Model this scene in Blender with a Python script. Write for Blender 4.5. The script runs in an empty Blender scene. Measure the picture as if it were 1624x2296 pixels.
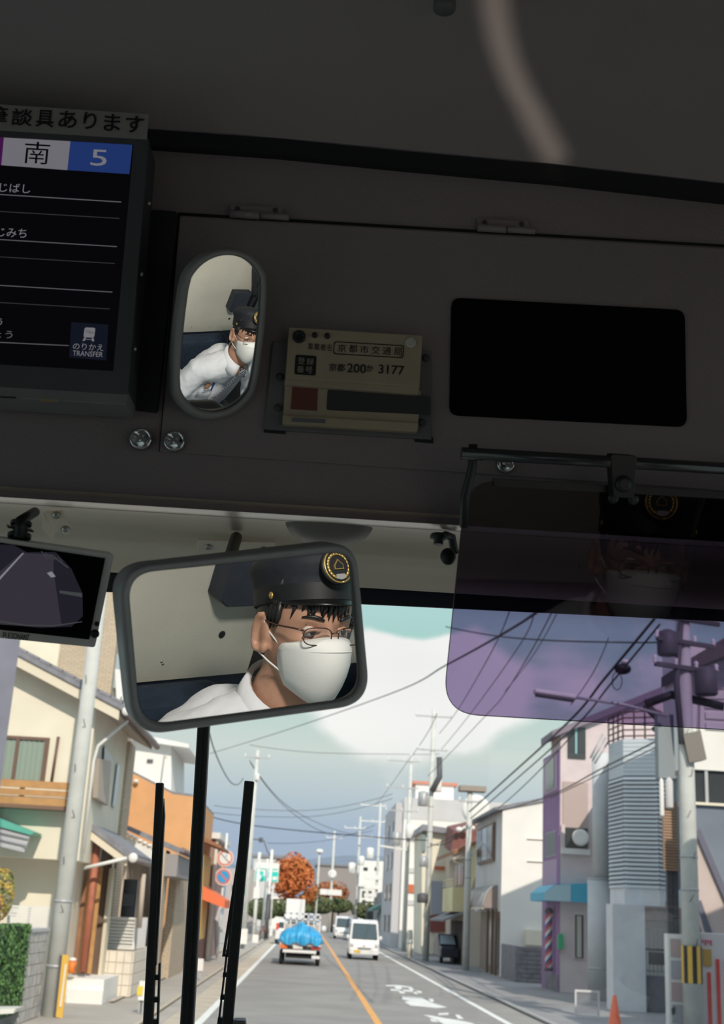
import bpy, bmesh, math, random
from math import sin, cos, tan, atan, atan2, pi, radians, sqrt
from mathutils import Vector as V, Matrix, noise

random.seed(7)
S = bpy.context.scene
COL = S.collection
# ------------------------------------------------------------------ camera
F, IW, IH = 2800.0, 1624.0, 2296.0                     # focal length in pixels, frame size
CAM = V((0, 0, 2.15))
_yaw, _pit, _rol = atan(75 / 2942.0), atan(902 / 2800.0), atan(.0545)
FW = V((sin(_yaw) * cos(_pit), cos(_yaw) * cos(_pit), sin(_pit)))
_r0 = V((cos(_yaw), -sin(_yaw), 0)); _u0 = _r0.cross(FW)
RT = _r0 * cos(_rol) + _u0 * sin(_rol)
UP = -_r0 * sin(_rol) + _u0 * cos(_rol)
cd = bpy.data.cameras.new('camera'); cam = bpy.data.objects.new('camera', cd); COL.objects.link(cam)
M = Matrix((RT, UP, -FW)).transposed().to_4x4(); M.translation = CAM
cam.matrix_world = M
cd.sensor_fit = 'VERTICAL'; cd.sensor_height = 36; cd.sensor_width = 36 * IW / IH
cd.lens = F / IH * 36; cd.clip_start = .02; cd.clip_end = 3000
cd.dof.use_dof = True; cd.dof.focus_distance = 1.75; cd.dof.aperture_fstop = 12.0
S.camera = cam
# ------------------------------------------------------------------ view, world, sun
S.view_settings.view_transform = 'Standard'; S.view_settings.look = 'None'
S.view_settings.exposure = 0.0; S.view_settings.gamma = 1.0; S.view_settings.use_curve_mapping = False
S.cycles.caustics_reflective = False; S.cycles.caustics_refractive = False
S.cycles.sample_clamp_indirect = 4.0
S.cycles.transparent_max_bounces = 16


def ray(x, y):
    return (FW + RT * ((x - IW / 2) / F) - UP * ((y - IH / 2) / F)).normalized()


def atY(x, y, Y): d = ray(x, y); return CAM + d * (Y / d.y)
def atX(x, y, X): d = ray(x, y); return CAM + d * (X / d.x)
def atZ(x, y, Z): d = ray(x, y); return CAM + d * ((Z - CAM.z) / d.z)
def onp(x, y, o, n): d = ray(x, y); return CAM + d * ((o - CAM).dot(n) / d.dot(n))


def make_world():
    w = bpy.data.worlds.new('sky'); S.world = w; w.use_nodes = True
    nt = w.node_tree; N = nt.nodes; L = nt.links; N.clear()
    def nd(t, **k):
        n = N.new(t)
        for a, b in k.items(): setattr(n, a, b)
        return n
    def math_(op, a, b=None, c=None):
        n = nd('ShaderNodeMath', operation=op)
        for i, v in enumerate((a, b, c)):
            if v is None: continue
            if isinstance(v, (int, float)): n.inputs[i].default_value = v
            else: L.new(v, n.inputs[i])
        return n.outputs[0]
    tc = nd('ShaderNodeTexCoord')
    sep = nd('ShaderNodeSeparateXYZ'); L.new(tc.outputs['Generated'], sep.inputs[0])
    el = nd('ShaderNodeMapRange'); L.new(sep.outputs['Z'], el.inputs[0])
    el.inputs[1].default_value = 0; el.inputs[2].default_value = .55
    ramp = nd('ShaderNodeValToRGB'); L.new(el.outputs[0], ramp.inputs[0])
    cr = ramp.color_ramp
    cr.elements[0].color = (.38, .46, .60, 1); cr.elements[1].color = (.72, .86, 1.02, 1)
    for pos, c_ in ((.11, (.42, .52, .66)), (.155, (.52, .62, .68)), (.22, (.66, .74, .71)), (.36, (.42, .69, .64)), (.48, (.50, .74, .76))):
        e = cr.elements.new(pos); e.color = (*c_, 1)
    # clouds: noise in a stretched direction space plus the cloud bank ahead
    mp = nd('ShaderNodeVectorMath', operation='MULTIPLY'); L.new(tc.outputs['Generated'], mp.inputs[0]); mp.inputs[1].default_value = (1, 1, 2.2)
    nz = nd('ShaderNodeTexNoise'); L.new(mp.outputs[0], nz.inputs['Vector'])
    nz.inputs['Scale'].default_value = 5.0; nz.inputs['Detail'].default_value = 7; nz.inputs['Roughness'].default_value = .55
    dens = nz.outputs['Fac']
    def blob(px, py, rad, amp):
        d = ray(px, py)
        dist = nd('ShaderNodeVectorMath', operation='DISTANCE'); L.new(tc.outputs['Generated'], dist.inputs[0]); dist.inputs[1].default_value = d
        m = nd('ShaderNodeMapRange', interpolation_type='SMOOTHSTEP'); L.new(dist.outputs['Value'], m.inputs[0])
        m.inputs[1].default_value = rad; m.inputs[2].default_value = rad * .35
        m.inputs[3].default_value = 0; m.inputs[4].default_value = amp
        return m.outputs[0]
    for b in ((930, 1540, .085, .42), (800, 1570, .06, .22), (1060, 1560, .06, .22), (1240, 1560, .06, .16), (940, 1330, .055, -.6)):
        dens = math_('ADD', dens, blob(*b))
    cm = nd('ShaderNodeMapRange', interpolation_type='SMOOTHSTEP'); L.new(dens, cm.inputs[0])
    cm.inputs[1].default_value = .55; cm.inputs[2].default_value = .76
    low = nd('ShaderNodeMapRange', interpolation_type='SMOOTHSTEP'); L.new(sep.outputs['Z'], low.inputs[0]); low.inputs[1].default_value = .055; low.inputs[2].default_value = .15
    cmo = math_('MULTIPLY', cm.outputs[0], low.outputs[0])
    # grey undersides low in the sky
    nz2 = nd('ShaderNodeTexNoise'); L.new(mp.outputs[0], nz2.inputs['Vector']); nz2.inputs['Scale'].default_value = 3.1; nz2.inputs['Detail'].default_value = 4
    shade = nd('ShaderNodeMix', data_type='RGBA'); L.new(nz2.outputs['Fac'], shade.inputs[0])
    shade.inputs[6].default_value = (1.16, 1.13, 1.07, 1); shade.inputs[7].default_value = (.84, .86, .88, 1)
    mix = nd('ShaderNodeMix', data_type='RGBA'); L.new(cmo, mix.inputs[0])
    L.new(ramp.outputs[0], mix.inputs[6]); L.new(shade.outputs[2], mix.inputs[7])
    bg = nd('ShaderNodeBackground'); L.new(mix.outputs[2], bg.inputs['Color']); bg.inputs['Strength'].default_value = 1.0
    out = nd('ShaderNodeOutputWorld'); L.new(bg.outputs[0], out.inputs[0])


make_world()
SUN_TO = V((.21, -.95, .72)).normalized()               # towards the sun: behind and to the right
sl = bpy.data.lights.new('sun', 'SUN'); sl.energy = 3.5; sl.angle = radians(.6); sl.color = (1, .90, .77)
so = bpy.data.objects.new('sun', sl); COL.objects.link(so); so.location = (0, 0, 30)
so.rotation_euler = SUN_TO.to_track_quat('Z', 'Y').to_euler()

# ------------------------------------------------------------------ materials
MATS = {}


def mat(name, col, rough=.6, metal=0, var=.0, scale=8, bump=0, bscale=40, spec=.5, emit=None, es=1.0, alpha=None, coat=0, col2=None):
    if name in MATS: return MATS[name]
    m = bpy.data.materials.new(name); m.use_nodes = True; MATS[name] = m
    nt = m.node_tree; b = nt.nodes['Principled BSDF']
    c = (*col, 1)
    b.inputs['Base Color'].default_value = c; b.inputs['Roughness'].default_value = rough
    b.inputs['Metallic'].default_value = metal; b.inputs['Specular IOR Level'].default_value = spec
    b.inputs['Coat Weight'].default_value = coat
    tc = None
    if var or bump:
        tc = nt.nodes.new('ShaderNodeTexCoord')
    if var or col2:
        if tc is None: tc = nt.nodes.new('ShaderNodeTexCoord')
        nz = nt.nodes.new('ShaderNodeTexNoise'); nz.inputs['Scale'].default_value = scale; nz.inputs['Detail'].default_value = 5
        nt.links.new(tc.outputs['Object'], nz.inputs['Vector'])
        mx = nt.nodes.new('ShaderNodeMix'); mx.data_type = 'RGBA'
        mr = nt.nodes.new('ShaderNodeMapRange'); mr.inputs[1].default_value = .35; mr.inputs[2].default_value = .65
        nt.links.new(nz.outputs['Fac'], mr.inputs[0]); nt.links.new(mr.outputs[0], mx.inputs[0])
        if col2: mx.inputs[6].default_value = c; mx.inputs[7].default_value = (*col2, 1)
        else:
            mx.inputs[6].default_value = tuple(v * (1 - var) for v in col) + (1,)
            mx.inputs[7].default_value = tuple(min(1, v * (1 + var)) for v in col) + (1,)
        nt.links.new(mx.outputs[2], b.inputs['Base Color'])
    if bump:
        nb = nt.nodes.new('ShaderNodeTexNoise'); nb.inputs['Scale'].default_value = bscale; nb.inputs['Detail'].default_value = 4
        nt.links.new(tc.outputs['Object'], nb.inputs['Vector'])
        bp = nt.nodes.new('ShaderNodeBump'); bp.inputs['Strength'].default_value = bump; bp.inputs['Distance'].default_value = .01
        nt.links.new(nb.outputs['Fac'], bp.inputs['Height']); nt.links.new(bp.outputs[0], b.inputs['Normal'])
    if emit is not None:
        b.inputs['Emission Color'].default_value = (*emit, 1); b.inputs['Emission Strength'].default_value = es
    if alpha is not None: b.inputs['Alpha'].default_value = alpha
    return m


def pane_mat(name, tint, refl_col=(1, 1, 1), rough=.01, ior=1.5, fac=None, dirt=0):
    """thin clear or tinted sheet: light goes straight through it, a Fresnel share mirrors"""
    if name in MATS: return MATS[name]
    m = bpy.data.materials.new(name); m.use_nodes = True; MATS[name] = m
    nt = m.node_tree; nt.nodes.clear(); N = nt.nodes.new
    t = N('ShaderNodeBsdfTransparent'); t.inputs[0].default_value = (*tint, 1)
    g = N('ShaderNodeBsdfGlossy'); g.inputs['Roughness'].default_value = rough; g.inputs['Color'].default_value = (*refl_col, 1)
    fr = N('ShaderNodeFresnel'); fr.inputs[0].default_value = ior
    mx = N('ShaderNodeMixShader'); nt.links.new(t.outputs[0], mx.inputs[1]); nt.links.new(g.outputs[0], mx.inputs[2])
    if fac is None: nt.links.new(fr.outputs[0], mx.inputs[0])
    else: mx.inputs[0].default_value = fac
    o = N('ShaderNodeOutputMaterial'); nt.links.new(mx.outputs[0], o.inputs[0])
    return m


def mirror_mat(name, col=(.9, .9, .88)):
    if name in MATS: return MATS[name]
    m = bpy.data.materials.new(name); m.use_nodes = True; MATS[name] = m
    b = m.node_tree.nodes['Principled BSDF']
    b.inputs['Base Color'].default_value = (*col, 1); b.inputs['Metallic'].default_value = 1; b.inputs['Roughness'].default_value = 0.0
    return m


def brick_mat(name, c1, c2, mortar, sx=1, sy=1, w=.22, h=.07, axis='XZ'):
    if name in MATS: return MATS[name]
    m = mat(name, c1, .85)
    nt = m.node_tree; b = nt.nodes['Principled BSDF']
    tc = nt.nodes.new('ShaderNodeTexCoord'); sp = nt.nodes.new('ShaderNodeSeparateXYZ'); cb = nt.nodes.new('ShaderNodeCombineXYZ')
    nt.links.new(tc.outputs['Object'], sp.inputs[0])
    ad = nt.nodes.new('ShaderNodeMath'); ad.operation = 'ADD'
    nt.links.new(sp.outputs['X'], ad.inputs[0]); nt.links.new(sp.outputs['Y'], ad.inputs[1])
    nt.links.new(ad.outputs[0], cb.inputs[0]); nt.links.new(sp.outputs['Z'], cb.inputs[1])
    br = nt.nodes.new('ShaderNodeTexBrick'); nt.links.new(cb.outputs[0], br.inputs['Vector'])
    br.inputs['Color1'].default_value = (*c1, 1); br.inputs['Color2'].default_value = (*c2, 1); br.inputs['Mortar'].default_value = (*mortar, 1)
    br.inputs['Scale'].default_value = 1; br.inputs['Mortar Size'].default_value = h * .12
    br.inputs['Brick Width'].default_value = w; br.inputs['Row Height'].default_value = h
    nt.links.new(br.outputs['Color'], b.inputs['Base Color'])
    return m


# ------------------------------------------------------------------ mesh building
class MB:
    def __init__(s): s.v = []; s.f = []; s.sm = []

    def add(s, vs, fs, smooth=False):
        b = len(s.v); s.v += [V(p) for p in vs]
        for f in fs: s.f.append([b + i for i in f]); s.sm.append(smooth)
        return s

    def box(s, a, b):
        x0, y0, z0 = (min(a[i], b[i]) for i in range(3)); x1, y1, z1 = (max(a[i], b[i]) for i in range(3))
        return s.add([(x0, y0, z0), (x1, y0, z0), (x1, y1, z0), (x0, y1, z0), (x0, y0, z1), (x1, y0, z1), (x1, y1, z1), (x0, y1, z1)],
                     [(0, 3, 2, 1), (4, 5, 6, 7), (0, 1, 5, 4), (1, 2, 6, 5), (2, 3, 7, 6), (3, 0, 4, 7)])

    def obox(s, c, ax, ay, az):
        """box from centre and three half-axis vectors"""
        c, ax, ay, az = V(c), V(ax), V(ay), V(az)
        return s.add([c - ax - ay - az, c + ax - ay - az, c + ax + ay - az, c - ax + ay - az, c - ax - ay + az, c + ax - ay + az, c + ax + ay + az, c - ax + ay + az],
                     [(0, 3, 2, 1), (4, 5, 6, 7), (0, 1, 5, 4), (1, 2, 6, 5), (2, 3, 7, 6), (3, 0, 4, 7)])

    def bar(s, a, b, w, h, up=(0, 0, 1)):
        a, b = V(a), V(b); d = (b - a).normalized(); u = V(up)
        sd = d.cross(u)
        if sd.length < 1e-4: sd = d.cross(V((0, 1, 0)))
        sd.normalize(); u = sd.cross(d)
        return s.obox((a + b) / 2, sd * w / 2, (b - a) / 2, u * h / 2)

    def prism(s, poly, ext):
        """closed prism: polygon swept along ext"""
        n = len(poly); e = V(ext); p = [V(q) for q in poly]
        fs = [tuple(range(n)), tuple(range(2 * n - 1, n - 1, -1))]
        fs += [(i + n, (i + 1) % n + n, (i + 1) % n, i) for i in range(n)]
        return s.add(p + [q + e for q in p], fs)

    def ring(s, outer, inner, ext):
        """frame between two outlines of equal length, swept along ext"""
        n = len(outer); e = V(ext); o = [V(q) for q in outer]; i_ = [V(q) for q in inner]
        vs = o + i_ + [q + e for q in o] + [q + e for q in i_]; fs = []
        for k in range(n):
            j = (k + 1) % n
            fs += [(k, j, n + j, n + k), (2 * n + j, 2 * n + k, 3 * n + k, 3 * n + j), (j, k, 2 * n + k, 2 * n + j), (n + k, n + j, 3 * n + j, 3 * n + k)]
        return s.add(vs, fs)

    def tube(s, pts, r, n=8, cap=True, smooth=True, r2=None):
        pts = [V(p) for p in pts]; m = len(pts); vs = []; fs = []; prev = None
        for i, p in enumerate(pts):
            d = (pts[min(i + 1, m - 1)] - pts[max(i - 1, 0)]).normalized()
            if prev is None:
                u = d.cross(V((0, 0, 1)))
                if u.length < 1e-3: u = d.cross(V((0, 1, 0)))
            else: u = prev - d * prev.dot(d)
            u.normalize(); prev = u; w = d.cross(u)
            rr = (r[i] if isinstance(r, (list, tuple)) else (r if r2 is None else r + (r2 - r) * i / (m - 1)))
            for k in range(n):
                a = 2 * pi * k / n; vs.append(p + u * rr * cos(a) + w * rr * sin(a))
        for i in range(m - 1):
            for k in range(n):
                fs.append((i * n + k, i * n + (k + 1) % n, (i + 1) * n + (k + 1) % n, (i + 1) * n + k))
        b = len(s.v); s.add(vs, fs, smooth)
        if cap:
            s.f.append([b + k for k in range(n - 1, -1, -1)]); s.sm.append(False)
            s.f.append([b + (m - 1) * n + k for k in range(n)]); s.sm.append(False)
        return s

    def lathe(s, o, ax, prof, n=20, smooth=True):
        """profile [(radius, height)] turned about axis ax through o"""
        o, ax = V(o), V(ax).normalized(); u = ax.cross(V((0, 0, 1)))
        if u.length < 1e-3: u = ax.cross(V((1, 0, 0)))
        u.normalize(); w = ax.cross(u); vs = []; fs = []
        for r, h in prof:
            for k in range(n):
                a = 2 * pi * k / n; vs.append(o + ax * h + (u * cos(a) + w * sin(a)) * r)
        for i in range(len(prof) - 1):
            for k in range(n):
                fs.append((i * n + k, i * n + (k + 1) % n, (i + 1) * n + (k + 1) % n, (i + 1) * n + k))
        b = len(s.v); s.add(vs, fs, smooth)
        s.f.append([b + k for k in range(n - 1, -1, -1)]); s.sm.append(False)
        s.f.append([b + (len(prof) - 1) * n + k for k in range(n)]); s.sm.append(False)
        return s

    def ell(s, c, rx, ry, rz, nu=14, nv=9, ax=None):
        """ellipsoid; ax = optional (X, Y, Z) axes"""
        c = V(c); A = ax or (V((1, 0, 0)), V((0, 1, 0)), V((0, 0, 1))); vs = []; fs = []
        for j in range(1, nv):
            t = pi * j / nv
            for i in range(nu):
                a = 2 * pi * i / nu; vs.append(c + A[0] * rx * sin(t) * cos(a) + A[1] * ry * sin(t) * sin(a) + A[2] * rz * cos(t))
        for j in range(nv - 2):
            for i in range(nu):
                fs.append((j * nu + i, (j + 1) * nu + i, (j + 1) * nu + (i + 1) % nu, j * nu + (i + 1) % nu))
        t0, t1 = len(vs), len(vs) + 1; vs += [c + A[2] * rz, c - A[2] * rz]
        for i in range(nu):
            fs.append((t0, i, (i + 1) % nu)); k = (nv - 2) * nu; fs.append((t1, k + (i + 1) % nu, k + i))
        return s.add(vs, fs, True)

    def grid(s, rows, smooth=True, closed=False):
        """rows of points"""
        m, n = len(rows), len(rows[0]); vs = [p for r in rows for p in r]; fs = []
        for j in range(m - 1):
            for i in range(n if closed else n - 1):
                k = (i + 1) % n; fs.append((j * n + i, j * n + k, (j + 1) * n + k, (j + 1) * n + i))
        return s.add(vs, fs, smooth)

    def build(s, name, m, parent=None, bevel=0, seg=2, label=None, fix=True, rev=False):
        if parent is not None: o0 = WL[parent.name]
        else:
            xs = [p.x for p in s.v]; ys = [p.y for p in s.v]; zs = [p.z for p in s.v]
            o0 = V(((min(xs) + max(xs)) / 2, (min(ys) + max(ys)) / 2, min(zs)))
        me = bpy.data.meshes.new(name)
        me.from_pydata([p - o0 for p in s.v], [], s.f)
        me.polygons.foreach_set('use_smooth', s.sm)
        if fix or bevel:
            bm = bmesh.new(); bm.from_mesh(me)
            if fix: bmesh.ops.recalc_face_normals(bm, faces=bm.faces)
            if bevel:
                es = [e for e in bm.edges if len(e.link_faces) == 2 and e.calc_face_angle(0) > .5]
                bmesh.ops.bevel(bm, geom=es, offset=bevel, segments=seg, affect='EDGES', clamp_overlap=True, profile=.5)
            bm.to_mesh(me); bm.free()
        me.materials.append(m if not isinstance(m, str) else MATS[m])
        o = bpy.data.objects.new(name, me); COL.objects.link(o)
        if parent is not None:
            o.parent = parent; WL[o.name] = o0.copy()
        else: o.location = o0; WL[o.name] = o0.copy()
        if label: o['label'] = label
        return o


WL = {}


def tag(o, label, cat, group=None):
    o['label'] = label; o['category'] = cat
    if group: o['group'] = group
    return o


def struct(o, label=None):
    o['kind'] = 'structure'
    if label: o['label'] = label
    return o


def thing(name, label, cat, loc, group=None):
    o = bpy.data.objects.new(name, None); COL.objects.link(o); o.location = loc; o.empty_display_size = .05
    WL[o.name] = V(loc)
    return tag(o, label, cat, group)


def text(body, name, m, parent, o, ex, ey, size, width=None, bold=0, depth=.0004, align='CENTER', label=None):
    """flat lettering: origin o, writing direction ex, up ey; size = cap height, width = total width"""
    c = bpy.data.curves.new('t', 'FONT'); c.body = body; c.size = 1; c.extrude = 0; c.resolution_u = 3; c.offset = bold
    t = bpy.data.objects.new('t', c); COL.objects.link(t); bpy.context.view_layer.update()
    me = bpy.data.meshes.new_from_object(t); bpy.data.objects.remove(t)
    xs = [v.co.x for v in me.vertices]; ys = [v.co.y for v in me.vertices]
    x0, x1, y0, y1 = min(xs), max(xs), min(ys), max(ys)
    sy = size / (y1 - y0); sx = (width / (x1 - x0)) if width else sy
    ex, ey = V(ex).normalized(), V(ey).normalized(); o = V(o); b = WL[parent.name]
    cx = (x0 + x1) / 2 if align == 'CENTER' else (x0 if align == 'LEFT' else x1)
    nn = ex.cross(ey)
    for v in me.vertices:
        x, y = (v.co.x - cx) * sx, (v.co.y - (y0 + y1) / 2) * sy
        v.co = o + ex * x + ey * y + nn * depth - b
    me.materials.clear(); me.materials.append(m); me.name = name
    ob = bpy.data.objects.new(name, me); COL.objects.link(ob); ob.parent = parent; WL[ob.name] = b.copy()
    if label: ob['label'] = label
    return ob


def rounded(pts, r, n=6):
    """round the corners of a 2-D polygon"""
    out = []; m = len(pts)
    for i in range(m):
        p, a, b = V(pts[i]).to_2d(), V(pts[i - 1]).to_2d(), V(pts[(i + 1) % m]).to_2d()
        rr = r[i] if isinstance(r, (list, tuple)) else r
        u, w = (a - p).normalized(), (b - p).normalized()
        s_, e = p + u * rr, p + w * rr
        for k in range(n + 1):
            t = k / n; out.append((s_ * (1 - t) ** 2 + p * 2 * t * (1 - t) + e * t * t))
    return out


def unp(poly, o, n): return [onp(p[0], p[1], o, n) for p in poly]
def polyY(poly, Y): return [atY(x, y, Y) for x, y in poly]
def polyX(poly, X): return [atX(x, y, X) for x, y in poly]
# =================================================================== the bus cabin
XL, XR = -1.40, 1.15                                       # side walls
HT = radians(7)
HO = V((0, 1.2, 2.526)); HN = V((0, -cos(HT), -sin(HT))); HU = V((0, -sin(HT), cos(HT))); HX = V((1, 0, 0))


def H(x, y, w=0): return onp(x, y, HO + HN * w, HN)         # pixel on the header plane raised by w
def HP(poly, w=0): return [H(x, y, w) for x, y in poly]


m_header = mat('header_panel_paint', (.285, .235, .25), .55, var=.06, scale=3, bump=.15, bscale=350)
m_hatch = mat('hatch_paint', (.28, .235, .25), .55, var=.06, scale=4, bump=.15, bscale=350)
m_ceil = mat('ceiling_lining', (.31, .265, .275), .7, var=.05, scale=3, bump=.1, bscale=300)
m_black = mat('black_plastic', (.012, .012, .015), .45)
m_rubber = mat('black_rubber', (.010, .010, .012), .7)
m_dgrey = mat('dark_grey_plastic', (.055, .055, .06), .5, var=.1, scale=30)
m_grey = mat('grey_metal_paint', (.22, .21, .22), .42, var=.05, scale=20)
m_chrome = mat('chrome', (.75, .75, .76), .12, 1)
m_steel = mat('dull_steel', (.42, .41, .40), .35, 1)
m_soffit = mat('cream_cab_lining', (.93, .81, .66), .5, var=.05, scale=5)
_b = m_soffit.node_tree.nodes['Principled BSDF']; _b.inputs['Roughness'].default_value = .34; _b.inputs['IOR'].default_value = 1.9; _b.inputs['Coat Weight'].default_value = 1; _b.inputs['Coat Roughness'].default_value = .28; _b.inputs['Coat IOR'].default_value = 1.7   # glossy enamel
m_navy = mat('navy_lining', (.012, .020, .038), .7, var=.2, scale=14)
m_beige = mat('beige_bulkhead', (.66, .63, .54), .6, var=.05, scale=5, bump=.1, bscale=200)
m_dark = mat('dark_cabin_lining', (.35, .33, .32), .8, var=.1, scale=4)

# ceiling: a shallow arch meeting the header along a sloping joint
JP = [(-900, 215), (0, 285), (340, 302), (620, 322), (900, 350), (1250, 382), (1624, 424), (2100, 490)]
joint = [onp(x, y, HO, HN) for x, y in JP]
jx = [p.x for p in joint]
def jz(X):
    for a, b in zip(joint, joint[1:]):
        if X <= b.x or b is joint[-1]:
            t = (X - a.x) / (b.x - a.x); return a.z + (b.z - a.z) * t, a.y + (b.y - a.y) * t
rows = []
for k in range(15):
    t = k / 14; row = []
    for i in range(25):
        X = XL + (XR - XL) * i / 24; z, y = jz(max(XL, X))
        Y = y - .012 - t * t * (y + 7.0)
        row.append(V((X, Y, z + .06 * min(1, t * 8) - .0 * t)))
    rows.append(row)
o = MB().grid(rows).grid([[p + V((0, 0, .03)) for p in r] for r in rows]).build('ceiling', m_ceil); struct(o)
# black seal in the joint
b = MB()
for a, c in zip(joint[:-1], joint[1:]):
    b.obox((a + c) / 2 + HN * .004 - HU * .009, (c - a) / 2, HN * .008, HU * .009)
o = b.build('trim_1', m_rubber); struct(o)

# header panel with its lower edge
hb_l, hb_r = H(-1500, 1070), H(2400, 1262)
ztop = max(p.z for p in joint) + .05
b = MB(); bl = HO + HX * XL; br = HO + HX * XR
hh = .62
poly = [bl, br, br + HU * hh, bl + HU * hh]
b.prism(poly, -HN * .02)
front = b.build('wall_front', m_header); struct(front)
# hatch: raised leaf with a seam round it, and its hinges
hp = [(403, 484), (1780, 566), (1740, 1108), (358, 1012)]
leaf = MB().prism(HP(hp, .0035), -HN * .004).build('hatch_leaf', m_hatch, front, bevel=.001)
m_seam = mat('seam_gap', (.006, .006, .008), .9)
MB().prism(HP([(399, 476), (1790, 558), (1790, 562.5), (399, 481)], .002), -HN * .003).build('seam', m_seam, front)
MB().prism(HP([(399, 478), (403, 478), (361, 1012), (357, 1012)], .002), -HN * .003).build('seam', m_seam, front)
for x0, y0, x1, y1 in ((516, 458, 648, 490), (1071, 489, 1200, 526)):
    hb = MB().prism(HP([(x0, y0), (x1 - 14, y0 + 6), (x1 - 14, y0 + 24), (x0, y0 + 17)], .006), -HN * .003).build('hinge', m_header, leaf, bevel=.001)
    kn = [H(x0, y0 + 21, .008), H((x0 + x1) / 2, y0 + 25, .008), H(x1, y0 + 29, .008)]
    MB().tube(kn[:2], .0042, 10).build('knuckle', m_header, leaf)
    MB().tube([kn[1] + HX * .001, kn[2]], .0036, 10).build('knuckle', m_header, leaf)
    for fx in (.14, .86):
        c = H(x0 + (x1 - x0 - 14) * fx, y0 + 9 + 5 * fx, .006)
        MB().lathe(c, HN, [(.0026, 0), (.0026, .0006), (.0014, .0016)], 12).build('screw', m_dgrey, leaf)

# black service window of the sign box
pan = rounded([(1013, 667), (1536, 695), (1541, 957), (1008, 930)], 22)
m_blackglass = mat('black_acrylic', (.0035, .0035, .004), .6, spec=.05)
o = MB().prism(HP(pan, .0062), -HN * .006).build('sign_window', m_blackglass)
tag(o, 'black rounded rectangular window in the dark header hatch', 'panel')

# slotted round latches
def latch(x, y, r, lab):
    t = thing('latch_knob', lab, 'latch', H(x, y + 20, .003), 'slotted round latches on the header')
    c = H(x, y, .003); rr = r / F * 1.24
    MB().lathe(c, HN, [(rr, 0), (rr, .004), (rr * .92, .006), (rr * .8, .0065), (rr * .72, .004), (rr * .05, .0035)], 28).build('dish', m_chrome, t)
    a = .5
    d = HX * cos(a) - HU * sin(a)
    MB().obox(c + HN * .006, d * rr * .72, HN * .0025, HN.cross(d) * rr * .13).build('turn_bar', m_chrome, t)
latch(317, 986, 26, 'slotted chrome latch left of the seam below the route screen')
latch(392, 991, 25, 'slotted chrome latch right of the seam below the oval mirror')
latch(1133, 1043, 21, 'slotted chrome latch half behind the visor rod')

# ------------------------------------------------------------------ route screen
LW = .060
t = thing('route_screen', 'large black route screen with white lines and coloured header tiles', 'screen', H(-60, 910, .03))
fr = [(-420, 292), (333, 312), (286, 908), (-420, 874)]
MB().prism(HP([(-420, 262), (334, 306), (288, 884), (-420, 842)], LW), -HN * .055).build('housing', m_dgrey, t, bevel=.003)
m_rs = mat('route_screen_bezel', (.085, .083, .095), .5, var=.05, scale=20)
MB().ring(HP([(-420, 270), (333, 311), (286, 884), (-420, 842)], LW + .002), HP([(-400, 284), (300, 324), (254, 832), (-400, 795)], LW + .002), -HN * .004).build('bezel', m_rs, t)
MB().prism(HP([(-420, 842), (288, 880), (283, 908), (-420, 866)], LW + .001), -HN * .05).build('bottom_rail', m_grey, t, bevel=.001)
m_lcd = mat('lcd_black', (.004, .004, .005), .5, emit=(.35, .33, .5), es=.004, spec=.1)
scr = MB().prism(HP([(-400, 284), (300, 324), (254, 832), (-400, 795)], LW + .0005), -HN * .003).build('lcd', m_lcd, t)
def E_(name, c, s): return mat(name, (0, 0, 0), .5, emit=c, es=s, spec=.1)
m_ew = E_('lcd_white', (1, .97, 1.1), .15); m_el = E_('lcd_line', (1, 1, 1.1), .10); m_eb = E_('lcd_blue', (.10, .24, 1), .13)
m_et = E_('lcd_text', (1, 1, 1.1), .16); m_ed = E_('lcd_dim', (1, 1, 1.1), .035); m_ep = E_('lcd_purple', (.4, .05, .5), .12)
m_ik = mat('print_black', (.005, .005, .006), .6)
W2 = LW + .0010
MB().prism(HP([(9, 306), (158, 316), (151, 381), (3, 370)], W2), -HN * .0004).build('tile', m_ew, t)
MB().prism(HP([(158, 316), (297, 325), (290, 390), (151, 381)], W2), -HN * .0004).build('tile', m_eb, t)
MB().prism(HP([(-120, 298), (9, 306), (3, 370), (-120, 362)], W2), -HN * .0004).build('tile', m_ep, t)
ex = (H(280, 400, LW) - H(20, 384.5, LW)).normalized(); ey = HU
def px(n): return n / F * 1.22
def ltext(s, cx, cy, hpx, wpx, m, w=W2, par=None, bold=0, nm='lettering', ex_=None):
    e = ex_ or ex
    return text(s, nm, m, par or t, H(cx, cy, w), e, -HN.cross(e) if (-HN.cross(e)).z > 0 else HN.cross(e), px(hpx), px(wpx), bold, depth=.0003)
ltext('南', 83, 343, 55, 58, m_ik)
ltext('5', 222, 354, 40, 37, m_et)
ltext('じばし', 34, 422, 22, 70, m_et)
ltext('じみち', 27, 522, 22, 66, m_et)
ltext('う', -2, 722, 17, 14, m_et)
ltext('ょう', 8, 750, 18, 40, m_ed if 0 else m_el)
for (xa, ya, xb, yb, mm, th) in ((-400, 410, 272, 452, m_el, 1.7), (-400, 512, 262, 552, m_el, 1.5), (-400, 615, 252, 654, m_el, 1.5), (-400, 748, 154, 774, m_el, 1.5),
                                 (-400, 450, 268, 489, m_ed, 1.2), (-400, 552, 257, 590, m_ed, 1.2), (-400, 654, 246, 692, m_ed, 1.2)):
    MB().prism(HP([(xa, ya), (xb, yb), (xb, yb + th), (xa, ya + th)], W2), -HN * .0004).build('rule_line', mm, t)
ib = MB().prism(HP([(160, 722), (243, 728), (238, 808), (155, 801)], W2), -HN * .0004).build('transfer_icon', E_('lcd_icon_back', (.3, .4, .8), .018), t)
W3 = W2 + .0005
def icon(poly, m): MB().prism(HP(poly, W3), -HN * .0003).build('pictogram', m, ib)
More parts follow.
